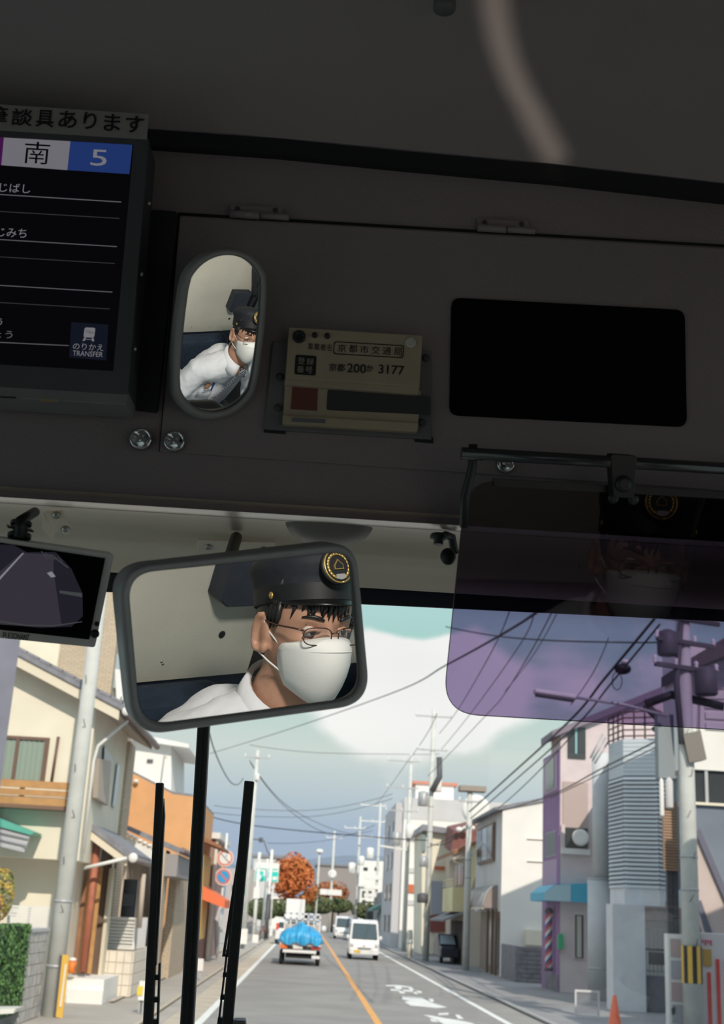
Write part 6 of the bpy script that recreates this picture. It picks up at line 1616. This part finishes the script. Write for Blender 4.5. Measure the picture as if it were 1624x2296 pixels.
# ---- shirt
sh_ = MB(); sh_.ell((.66, .32, 1.60), .182, .122, .25, 24, 16); sh_.ell((.66, .285, 1.42), .185, .132, .17, 24, 14)
for sh, el, wr, s_ in LIMB:
    sh_.tube([NB + V((s_ * .03, -.008, -.060)), NB + V((s_ * .10, -.02, -.095)), sh, sh.lerp(el, .5) + V((0, .005, 0)), el, el.lerp(wr, .5), wr - V((0, .01, 0))], [.078, .074, .073, .066, .058, .050, .040], 18)
sh_.tube([NB - V((0, .075, .16)), NB - V((0, .015, .05)), NB - V((0, 0, .012))], [.105, .080, .068], 18)
so2 = sh_.build('shirt', m_shirt, drv)
rm = so2.modifiers.new('remesh', 'REMESH'); rm.mode = 'VOXEL'; rm.voxel_size = .007; rm.use_smooth_shade = True
sm_ = so2.modifiers.new('smooth', 'SMOOTH'); sm_.factor = .5; sm_.iterations = 8
tx_ = bpy.data.textures.new('folds', 'CLOUDS'); tx_.noise_scale = .09
dm = so2.modifiers.new('folds', 'DISPLACE'); dm.texture = tx_; dm.strength = .018; dm.mid_level = .5
# collar: two folded leaves round the neck
for s_ in (-1, 1):
    rows = [[], [], []]
    for k in range(13):
        a = -pi / 2 + s_ * (pi * k / 12) * .87; r0 = .068
        c = NB + V((r0 * cos(a) * 1.02, r0 * sin(a) * 1.0 + .004, 0)); d = V((cos(a), sin(a), 0))
        f2 = k / 12
        rows[0].append(c + V((0, 0, .034 - .040 * f2))); rows[1].append(c + d * .010 + V((0, 0, .040 - .040 * f2)))
        rows[2].append(c + d * (.020 + .006 * f2) + V((s_ * .012 * f2, .006 * f2, -.004 - .056 * f2)))
    o = MB().grid(rows).build('collar', m_shirt, so2, fix=False); sd = o.modifiers.new('t', 'SOLIDIFY'); sd.thickness = .003
# tie
tz = [(1.876, .508, .015), (1.845, .516, .026), (1.815, .512, .020), (1.74, .498, .028), (1.66, .482, .036), (1.56, .464, .042), (1.46, .436, .040), (1.42, .430, .036), (1.385, .424, .004)]
def tie_y(z, y): return y - .008 + (.0)
rows = [[V((.672 + q * w_, y_ + .008 - abs(q) * .004, z_)) for q in (-1, -.5, 0, .5, 1)] for z_, y_, w_ in tz]
m_tie = mat('striped_tie', (.10, .115, .14), .6)
nt = m_tie.node_tree; tcn = nt.nodes.new('ShaderNodeTexCoord'); mpn = nt.nodes.new('ShaderNodeMapping'); mpn.inputs['Rotation'].default_value = (0, radians(38), 0)
wv = nt.nodes.new('ShaderNodeTexWave'); wv.bands_direction = 'Z'; wv.inputs['Scale'].default_value = 22; wv.inputs['Distortion'].default_value = 0
rp_ = nt.nodes.new('ShaderNodeValToRGB'); rp_.color_ramp.interpolation = 'CONSTANT'; rp_.color_ramp.elements[0].color = (.045, .052, .068, 1); rp_.color_ramp.elements[1].color = (.36, .38, .41, 1); rp_.color_ramp.elements[1].position = .72
e_ = rp_.color_ramp.elements.new(.42); e_.color = (.11, .125, .15, 1)
nt.links.new(tcn.outputs['Object'], mpn.inputs[0]); nt.links.new(mpn.outputs[0], wv.inputs['Vector']); nt.links.new(wv.outputs['Fac'], rp_.inputs[0]); nt.links.new(rp_.outputs[0], nt.nodes['Principled BSDF'].inputs['Base Color'])
o = MB().grid(rows).build('tie', m_tie, drv, fix=False); sd = o.modifiers.new('t', 'SOLIDIFY'); sd.thickness = .006
# breast pocket with badge and pen
pk = MB().grid([[V((x, .442 - 2.2 * (x - .66) ** 2 + .006, z)) for x in (.535, .555, .575, .595, .61)] for z in (1.66, 1.60, 1.545)]).build('pocket', m_shirt, so2, fix=False)
sd = pk.modifiers.new('t', 'SOLIDIFY'); sd.thickness = .008
MB().ell(V((.565, .436, 1.668)), .020, .006, .022, 14, 9).build('round_badge', mat('badge_tan', (.50, .27, .14), .5), drv)
MB().bar(V((.598, .442, 1.63)), V((.596, .440, 1.69)), .010, .010).build('pen', mat('pen_blue', (.03, .07, .25), .4), drv)
MB().box((.545, .441, 1.640), (.588, .448, 1.648)).build('name_clip', m_galv, drv)
# trousers
tr = MB(); tr.ell((.66, .23, 1.33), .19, .15, .12, 20, 12)
for s_ in (-1, 1):
    kn = V((.66 + s_ * .17, .72, 1.34)); tr.tube([hip + V((s_ * .09, 0, -.04)), hip.lerp(kn, .5) + V((s_ * .05, 0, -.02)), kn, kn + V((s_ * .01, .07, -.10)), kn + V((s_ * .01, .10, -.36))], [.105, .095, .078, .068, .060], 16)
to_ = tr.build('trousers', m_trou, drv); rm = to_.modifiers.new('remesh', 'REMESH'); rm.mode = 'VOXEL'; rm.voxel_size = .01; rm.use_smooth_shade = True
# ---- face pieces
A3 = (HR @ V((1, 0, 0)), HR @ V((0, 1, 0)), HR @ V((0, 0, 1)))
for s_ in (-1, 1):
    ec = hd(s_ * .032, .076, .003)
    MB().ell(ec, .0122, .0122, .0105, 16, 12, A3).build('eye', mat('eye_white', (.62, .56, .50), .25), drv)
    MB().lathe(ec + HR @ V((.0, .0108, 0)), A3[1], [(.0056, 0), (.0052, .0015), (.002, .0022)], 14).build('iris', mat('iris_dark', (.02, .012, .008), .2), drv)
    rows = [[hd(s_ * (.032 + .017 * u), .0885 - 26 * (.017 * u) ** 2 * .30 - (.004 if v_ else 0), .0125 - .004 * u * u - v_ * .0065) for u in (-1, -.5, 0, .5, 1)] for v_ in (0, 1)]
    MB().grid([[p + HR @ V((0, .0015, -.002)) for p in r] for r in rows]).build('upper_lid', m_skin, drv, fix=False).modifiers.new('t', 'SOLIDIFY').thickness = .003
    br = [hd(s_ * (.016 + .036 * t_), .098 - .018 * t_ ** 2, .0245 + .006 * sin(t_ * pi * .8)) for t_ in (0, .25, .5, .75, 1)]
    MB().tube(br, [.0022, .0036, .0036, .0028, .0012], 6).build('eyebrow', m_hair, drv)
# hair: sides, back and fringe
hs = []
for k in range(40):
    a = 2 * pi * k / 40; c_, s2 = cos(a), sin(a)
    hs.append((c_, s2))
rows = []
for z, gr, sc_h in ((-.055, .0, .0), (-.05, .004, 0), (-.01, .007, 0), (.03, .008, 0), (.06, .006, 0)):
    row = []
    for k in range(31):
        a = radians(200 - 20 + 20) if 0 else radians(-205 + 230 * k / 30 + (-12 if z < -.02 else 0) * (1 if k == 30 else 0))
        # from one temple round the back to the other
        zz_ = z; wv_ = .073 + gr; x = wv_ * cos(a); y = -.004 + (.093 + gr) * sin(a)
        row.append(hd(x, y, zz_ if abs(cos(a)) < .82 else max(zz_, -.0 + (zz_ + .055) * .9)))
    rows.append(row)
MB().grid(rows).build('hair', m_hair, drv, fix=False).modifiers.new('t', 'SOLIDIFY').thickness = .006
random.seed(3)
for k in range(26):
    u = -1 + 2 * k / 25; x0 = u * .066; yy = .097 - .052 * u * u
    L_ = random.uniform(.020, .040) * (1.15 if abs(u) > .5 else 1); dx = random.uniform(-.010, .006)
    p0 = hd(x0, yy - .004, .066); p1 = hd(x0 + dx * .5, yy + .007, .062 - L_ * .5); p2 = hd(x0 + dx, yy + .004 - .004 * abs(u), .060 - L_)
    MB().tube([p0, p1, p2], [.0052, .0040, .0006], 6).build('fringe_lock', m_hair, drv)
for s_ in (-1, 1):
    for k in range(4): MB().tube([hd(s_ * .074, .040 - .012 * k, .05), hd(s_ * .077, .038 - .012 * k, .02), hd(s_ * .0765, .036 - .012 * k, .004 - .004 * k)], [.007, .006, .001], 6).build('side_lock', m_hair, drv)
# ---- cap
CT = HR @ Matrix.Rotation(radians(14), 3, 'X')
def cp_(x, y, z): return HC + HR @ V((0, 0, .035)) + CT @ V((x, y, z)) * HS
prof_c = [(1.0, 0), (1.02, .004), (1.02, .034), (1.04, .046), (1.08, .062), (1.08, .074), (1.0, .086), (.76, .095), (.38, .099), (.02, .100)]
rows = [[cp_(.082 * s_ * cos(2 * pi * k / 40), -.006 + (.106 * s_ + (.006 if z > .06 else 0)) * sin(2 * pi * k / 40), z) for k in range(40)] for s_, z in prof_c]
cap_ = MB().grid(rows, True, True).build('cap', m_cap, drv, fix=False)
bd = [[cp_(.0845 * cos(2 * pi * k / 40), -.006 + .109 * sin(2 * pi * k / 40), z) for k in range(40)] for z in (.002, .032)]
MB().grid(bd, True, True).build('cap_band', mat('cap_band_black', (.006, .006, .008), .6), cap_, fix=False)
rows = []
for j in range(5):
    r_ = j / 4; rows.append([cp_((.082 + .010 * r_) * sin(a) * (1 - .05 * r_), -.006 + .104 * cos(a) + .034 * r_ * max(0, cos(a) - .25), .004 - .014 * r_ * max(0, cos(a))) for a in [radians(-72 + 144 * k / 24) for k in range(25)]])
MB().grid(rows).build('peak', mat('peak_black', (.006, .006, .007), .3), cap_, fix=False).modifiers.new('t', 'SOLIDIFY').thickness = .003
for s_ in (-1, 1): MB().lathe(cp_(s_ * .086, .030, .014), CT @ V((s_, 0, 0)), [(.006, 0), (.006, .002), (.003, .004)], 12).build('side_button', m_gold, cap_)
bc_ = cp_(0, .118, .058); bn_ = (CT @ V((0, 1, .18))).normalized()
MB().lathe(bc_ - bn_ * .006, bn_, [(.031, 0), (.031, .004), (.028, .007)], 28).build('badge_backing', mat('badge_black', (.01, .01, .012), .5), cap_)
u_ = bn_.cross(V((1, 0, 0))).normalized(); w_ = u_.cross(bn_)
MB().tube([bc_ + bn_ * .001 + u_ * .028 * cos(k * pi / 14) + w_ * .026 * sin(k * pi / 14) for k in range(29)], .0016, 6).build('badge_ring', m_gold, cap_)
for k in range(18):
    a = radians(35 + 290 * k / 17) ; c = bc_ + bn_ * .002 + u_ * .021 * cos(a) + w_ * .020 * sin(a)
    MB().ell(c, .0050, .0016, .0026, 8, 6, ((-u_ * sin(a) + w_ * cos(a)), bn_, (u_ * cos(a) + w_ * sin(a)))).build('laurel_leaf', m_gold, cap_)
MB().prism([bc_ + bn_ * .0015 + u_ * y + w_ * x for x, y in ((-.009, .006), (.009, .006), (.009, -.002), (0, -.012), (-.009, -.002))], bn_ * .002).build('badge_shield', m_gold, cap_)
MB().prism([bc_ + bn_ * .0040 + u_ * y + w_ * x for x, y in ((-.007, .004), (.007, .004), (.007, -.001), (0, -.009), (-.007, -.001))], bn_ * .0006).build('badge_field', mat('badge_black', (.01, .01, .012), .5), cap_)
MB().prism([bc_ + bn_ * .0015 + u_ * (.018 + y) + w_ * x for x, y in ((-.008, -.004), (.008, -.004), (.010, .003), (0, .006), (-.010, .003))], bn_ * .002).build('badge_crest', mat('badge_silver', (.6, .6, .58), .35, .6), cap_)
# ---- mask
MR = [(-.004, .108, -.024, .044), (-.013, .119, -.028, .040), (-.022, .127, -.034, .034), (-.026, .128, -.037, .032), (-.052, .129, -.050, .030), (-.078, .122, -.064, .030), (-.100, .111, -.082, .032), (-.120, .098, -.100, .036), (-.130, .084, -.108, .040)]
rows = []
MWD = (.96, 1, 1, 1, .99, .95, .88, .76, .60)
for (zc, yc, ze, ye), mw in zip(MR, MWD):
    row = []
    for k in range(25):
        u = -1 + k / 12; a = abs(u)
        x = .066 * mw * (sin(u * pi / 2) * .55 + u * .45); f2 = cos(u * pi / 2) ** .8 if a < 1 else 0
        row.append(hd(x, ye + (yc - ye) * f2, ze + (zc - ze) * (cos(u * pi / 2) ** 1.1 if a < 1 else 0)))
    rows.append(row)
mk_ = MB().grid(rows).build('mask', m_mask, drv, fix=False); sd = mk_.modifiers.new('t', 'SOLIDIFY'); sd.thickness = .002; sd.offset = 1
MB().tube([p + HR @ V((0, .002, 0)) for p in rows[3]], .0013, 6).build('mask_fold', m_mask, mk_)
for s_ in (-1, 1):
    MB().tube([hd(s_ * .064, .038, -.033), hd(s_ * .076, .012, -.010), hd(s_ * .086, -.008, .022), hd(s_ * .085, -.026, .010)], .0016, 6).build('ear_loop', m_mask, mk_)
    MB().tube([hd(s_ * .058, .036, -.078), hd(s_ * .074, .010, -.062), hd(s_ * .084, -.010, -.048), hd(s_ * .085, -.026, -.030)], .0016, 6).build('ear_loop', m_mask, mk_)
# ---- glasses
gl = MB(); m_fr = mat('glasses_metal', (.10, .06, .045), .3, .6)
for s_ in (-1, 1):
    pts = [hd(s_ * (.033 + .026 * (abs(cos(a)) ** .6) * (1 if cos(a) > 0 else -1)), .112 - .010 * (abs(.033 + .026 * cos(a)) / .06) ** 2, -.002 + .0155 * (abs(sin(a)) ** .7) * (1 if sin(a) > 0 else -1)) for a in [k * pi / 14 for k in range(29)]]
    g_ = MB().tube(pts, .0011, 6).build('lens_rim', m_fr, drv)
    MB().add(pts[:-1], [tuple(range(28))]).build('lens', pane_mat('lens_glass', (.95, .95, .94), fac=.06), g_, fix=False)
    MB().tube([hd(s_ * .060, .104, .008), hd(s_ * .072, .090, .010), hd(s_ * .079, .045, .008), hd(s_ * .081, -.004, .010), hd(s_ * .080, -.03, -.012)], .0016, 6).build('temple_arm', m_fr, drv)
MB().tube([hd(-.008, .113, .004), hd(0, .117, .006), hd(.008, .113, .004)], .0012, 6).build('bridge', m_fr, drv)
# ---- lapel microphone
MB().ell(V((.735, .475, 1.775)), .013, .012, .013, 12, 9).build('microphone', m_black, drv)
MB().tube([V((.755, .43, 1.83)), V((.735, .47, 1.775)), V((.72, .475, 1.70)), V((.69, .465, 1.60)), V((.68, .45, 1.48))], .0022, 6).build('microphone_cable', m_black, drv)
# ---- seat
t = thing('padded_chair', 'dark blue driver seat behind the driver, seen in the mirrors', 'seat', V((.66, .2, .95)))
m_seat = mat('seat_navy', (.018, .03, .055), .85, var=.2, scale=40)
MB().box((.42, .02, 1.10), (.90, .52, 1.24)).build('cushion', m_seat, t, bevel=.04, seg=3)
MB().obox((.66, .085, 1.46), V((.23, 0, 0)), V((0, .045, 0)), V((0, -.03, .24))).build('backrest', m_seat, t, bevel=.04, seg=3)
MB().box((.50, .08, .36), (.82, .42, 1.10)).build('pedestal', m_dgrey, t, bevel=.02)

for o in (drv, t): o.location = V(o.location) + (DH - PM).normalized() * .07
# =================================================================== rest of the cabin (seen in the mirrors)
BY = -.05
t = thing('bulkhead', 'beige partition with a round hole behind the driver seat, seen in the mirrors', 'partition', V((.75, BY, 1.64)))
MB().prism([V((.42, BY, 1.655)), V((1.05, BY, 1.655)), V((1.05, BY, 1.95)), V((.80, BY, 2.50)), V((.74, BY, 3.05)), V((.42, BY, 3.05))], V((0, -.03, 0))).build('beige_panel', m_beige, t)
MB().bar(V((1.06, BY, 1.655)), V((1.06, BY, 1.95)), .03, .06, (0, 1, 0)).build('edge_post', m_black, t)
MB().bar(V((1.06, BY, 1.94)), V((.812, BY, 2.50)), .03, .06, (0, 1, 0)).build('edge_post', m_black, t)
MB().bar(V((.812, BY, 2.49)), V((.752, BY, 3.0)), .03, .06, (0, 1, 0)).build('edge_post', m_black, t)
for x, z, r in ((.94, 1.755, .0085),):
    MB().lathe(V((x, BY, z)), V((0, 1, 0)), [(r, -.002), (r, .0015), (r * .8, .0018)], 24).build('hole', m_rubber, t)
for x, z in ((.66, 1.69), (.66, 1.697), (.80, 1.70), (.805, 1.694)):
    MB().lathe(V((x, BY, z)), V((0, 1, 0)), [(.003, -.001), (.003, .001), (.001, .002)], 10).build('rivet', m_steel, t)
MB().box((.42, BY - .03, .90), (1.06, BY - .004, 1.655)).build('navy_panel', m_navy, t)
t = thing('dark_box', 'dark blue box fixed high on the beige partition, seen in the mirrors', 'box', V((.94, BY + .05, 1.85)))
MB().prism([V((.865, BY, 1.86)), V((.885, BY, 1.845)), V((1.0, BY, 1.845)), V((1.0, BY, 1.985)), V((.865, BY, 1.985))], V((0, .05, 0))).build('housing', mat('box_dark', (.025, .03, .045), .5, var=.2, scale=20), t, bevel=.003)
# walls, floor and back of the cabin, with the side windows that light it
BYK = -7.0
def side_wall(name, x0, x1, wins, nm, m):
    b = MB(); zs = sorted(wins)
    y = BYK
    for (y0, y1, z0, z1) in zs:
        b.box((x0, y, .35), (x1, y0, 3.1)); b.box((x0, y0, .35), (x1, y1, z0)); b.box((x0, y0, z1), (x1, y1, 3.1)); y = y1
    b.box((x0, y, .35), (x1, 1.62, 3.1)); struct(b.build(name, m))
    for k, (y0, y1, z0, z1) in enumerate(zs):
        xc = (x0 + x1) / 2
        w = bpy.data.objects.new('window_%d' % (nm + k), None); COL.objects.link(w); w.location = (xc, (y0 + y1) / 2, z0); WL[w.name] = V(w.location); struct(w, 'side window of the bus')
        MB().add([V((xc, y0, z0)), V((xc, y1, z0)), V((xc, y1, z1)), V((xc, y0, z1))], [(0, 1, 2, 3)]).build('pane', pane_mat('side_glass', (.78, .95, .91)), w, fix=False)
        for yy in ((y0 + .012, (y0 + y1) / 2, y1 - .012) if k == len(zs) - 1 and nm == 2 else (y0 + .012, y1 - .012)):
            MB().box((x0 - .004, yy - .012, z0), (x1 + .004, yy + .012, z1)).build('window_frame', m_black, w)
side_wall('wall_right', XR, XR + .05, [(-6.4, -4.7, 1.25, 2.35), (-4.5, -2.8, 1.25, 2.35), (-2.6, -1.9, 1.25, 2.35), (-1.7, 1.44, 1.30, 2.66)], 2, m_dark)
side_wall('wall_left', XL - .05, XL, [(-6.4, -4.7, 1.25, 2.35), (-4.5, -2.8, 1.25, 2.35), (-2.6, -.9, 1.25, 2.35), (-.2, 1.44, .6, 2.6)], 6, m_dark)
struct(MB().box((XL, BYK - .05, .35), (XR, BYK, 3.1)).build('wall_back', m_dark))
struct(MB().box((XL, BYK, .30), (XR, 1.62, .36)).build('floor', mat('cabin_floor', (.30, .28, .26), .7, var=.1, scale=5)))
struct(MB().box((XL, 1.56, .35), (XR, 1.62, 1.06)).build('wall_dash', m_dark))

# round cab lamp ring, itself unlit, in the ceiling in front of the driver
lc = onp(1365, -22, V((0, 1.0, jz(.28)[0] + .0)), V((0, 0, 1)))
lc = V((lc.x, lc.y, jz(lc.x)[0] + .030))
t = thing('cab_lamp', 'round cab lamp ring in the ceiling at the top edge', 'lamp', lc - V((0, 0, .02)))
MB().lathe(lc, V((0, 0, -1)), [(.030, -.02), (.030, .004), (.026, .008), (.022, .006), (.021, .0)], 32).build('ring', m_dgrey, t)
MB().lathe(lc, V((0, 0, -1)), [(.020, .0), (.016, .003), (.004, .004)], 24).build('lens', mat('lamp_lens', (.5, .5, .48), .3), t)
ld = bpy.data.lights.new('driver_fill_spot', 'SPOT'); ld.energy = 52; ld.spot_size = radians(95); ld.spot_blend = .7; ld.shadow_soft_size = .09; ld.color = (1, .96, .90)  # fill spot added at the unlit ring to brighten driver and partition
lo_ = bpy.data.objects.new('driver_fill_spot', ld); COL.objects.link(lo_); lo_.location = lc - V((0, 0, .03))
lo_.rotation_euler = (lo_.location - V((.66, .30, 1.85))).to_track_quat('Z', 'Y').to_euler()
o = MB().lathe(V((0, 0, 0)) + onp(997, 16, V((0, 1.0, jz(.1)[0] + .03)), V((0, 0, 1))) * 1.0, V((0, 0, -1)), [(.0105, -.01), (.0105, .002), (.008, .004), (.002, .0045)], 20).build('ceiling_plug', mat('plug_dark', (.12, .11, .12), .6)); tag(o, 'small round dark plug in the ceiling', 'plug')

# dashboard under the windscreen, added out of view, pale to bounce light up
t = thing('dashboard', 'pale grey dashboard under the windscreen in front of the driver', 'dashboard', V((-.1, 1.25, .36)))
m_dash = mat('dash_pale_grey', (.62, .60, .57), .6, var=.05, scale=6)
MB().prism([V((XL + .02, .98, .36)), V((XL + .02, 1.55, .36)), V((XL + .02, 1.55, 1.04)), V((XL + .02, 1.30, 1.10)), V((XL + .02, .95, 1.02))], V((XR - XL - .04, 0, 0))).build('top', m_dash, t)
# added spot masked to an arc, standing in for reflected sun on the ceiling
ga, gb, gc2 = (onp(x, y, V((0, 1.0, jz(.1)[0] + .055)), V((0, 0, 1))) for x, y in ((1108, -10), (1150, 150), (1245, 272)))
gd = bpy.data.lights.new('glint_arc_spot', 'SPOT'); gd.energy = 34; gd.spot_size = radians(15); gd.spot_blend = .5; gd.shadow_soft_size = .012; gd.color = (1, .90, .74)
go_ = bpy.data.objects.new('glint_arc_spot', gd); COL.objects.link(go_); go_.location = V((.30, .90, 1.25))
gm = (go_.location - gb).to_track_quat('Z', 'Y').to_matrix(); go_.rotation_euler = gm.to_euler()
def loc2(p): q = gm.transposed() @ (p - go_.location); return V((q.x / -q.z, q.y / -q.z))
A_, B_, C2 = loc2(ga), loc2(gb), loc2(gc2)
d_ = 2 * (A_.x * (B_.y - C2.y) + B_.x * (C2.y - A_.y) + C2.x * (A_.y - B_.y))
ux = (A_.length_squared * (B_.y - C2.y) + B_.length_squared * (C2.y - A_.y) + C2.length_squared * (A_.y - B_.y)) / d_
uy = (A_.length_squared * (C2.x - B_.x) + B_.length_squared * (A_.x - C2.x) + C2.length_squared * (B_.x - A_.x)) / d_
cR = (A_ - V((ux, uy))).length
gd.use_nodes = True; nt = gd.node_tree; em = nt.nodes['Emission']
def mth(op, a, b_=None):
    n = nt.nodes.new('ShaderNodeMath'); n.operation = op
    for i, v in enumerate((a, b_)):
        if v is None: continue
        if isinstance(v, (int, float)): n.inputs[i].default_value = v
        else: nt.links.new(v, n.inputs[i])
    return n.outputs[0]
tcn = nt.nodes.new('ShaderNodeTexCoord'); sp3 = nt.nodes.new('ShaderNodeSeparateXYZ'); nt.links.new(tcn.outputs['Normal'], sp3.inputs[0])
nz_ = mth('MULTIPLY', sp3.outputs[2], -1.0); gx_ = mth('DIVIDE', sp3.outputs[0], nz_); gy_ = mth('DIVIDE', sp3.outputs[1], nz_)
dx_ = mth('SUBTRACT', gx_, ux); dy_ = mth('SUBTRACT', gy_, uy)
rr2 = mth('SQRT', mth('ADD', mth('MULTIPLY', dx_, dx_), mth('MULTIPLY', dy_, dy_)))
off = mth('ABSOLUTE', mth('SUBTRACT', rr2, cR))
mr_ = nt.nodes.new('ShaderNodeMapRange'); mr_.interpolation_type = 'SMOOTHSTEP'; nt.links.new(off, mr_.inputs[0]); mr_.inputs[1].default_value = .0095; mr_.inputs[2].default_value = .0035
# stop at the lower end
tdir = (C2 - B_).normalized(); along = mth('ADD', mth('MULTIPLY', gx_, tdir.x), mth('MULTIPLY', gy_, tdir.y))
mr2 = nt.nodes.new('ShaderNodeMapRange'); mr2.interpolation_type = 'SMOOTHSTEP'; nt.links.new(along, mr2.inputs[0]); mr2.inputs[1].default_value = C2.dot(tdir) + .002; mr2.inputs[2].default_value = C2.dot(tdir) - .001
nt.links.new(mth('MULTIPLY', mr_.outputs[0], mr2.outputs[0]), em.inputs['Strength'])
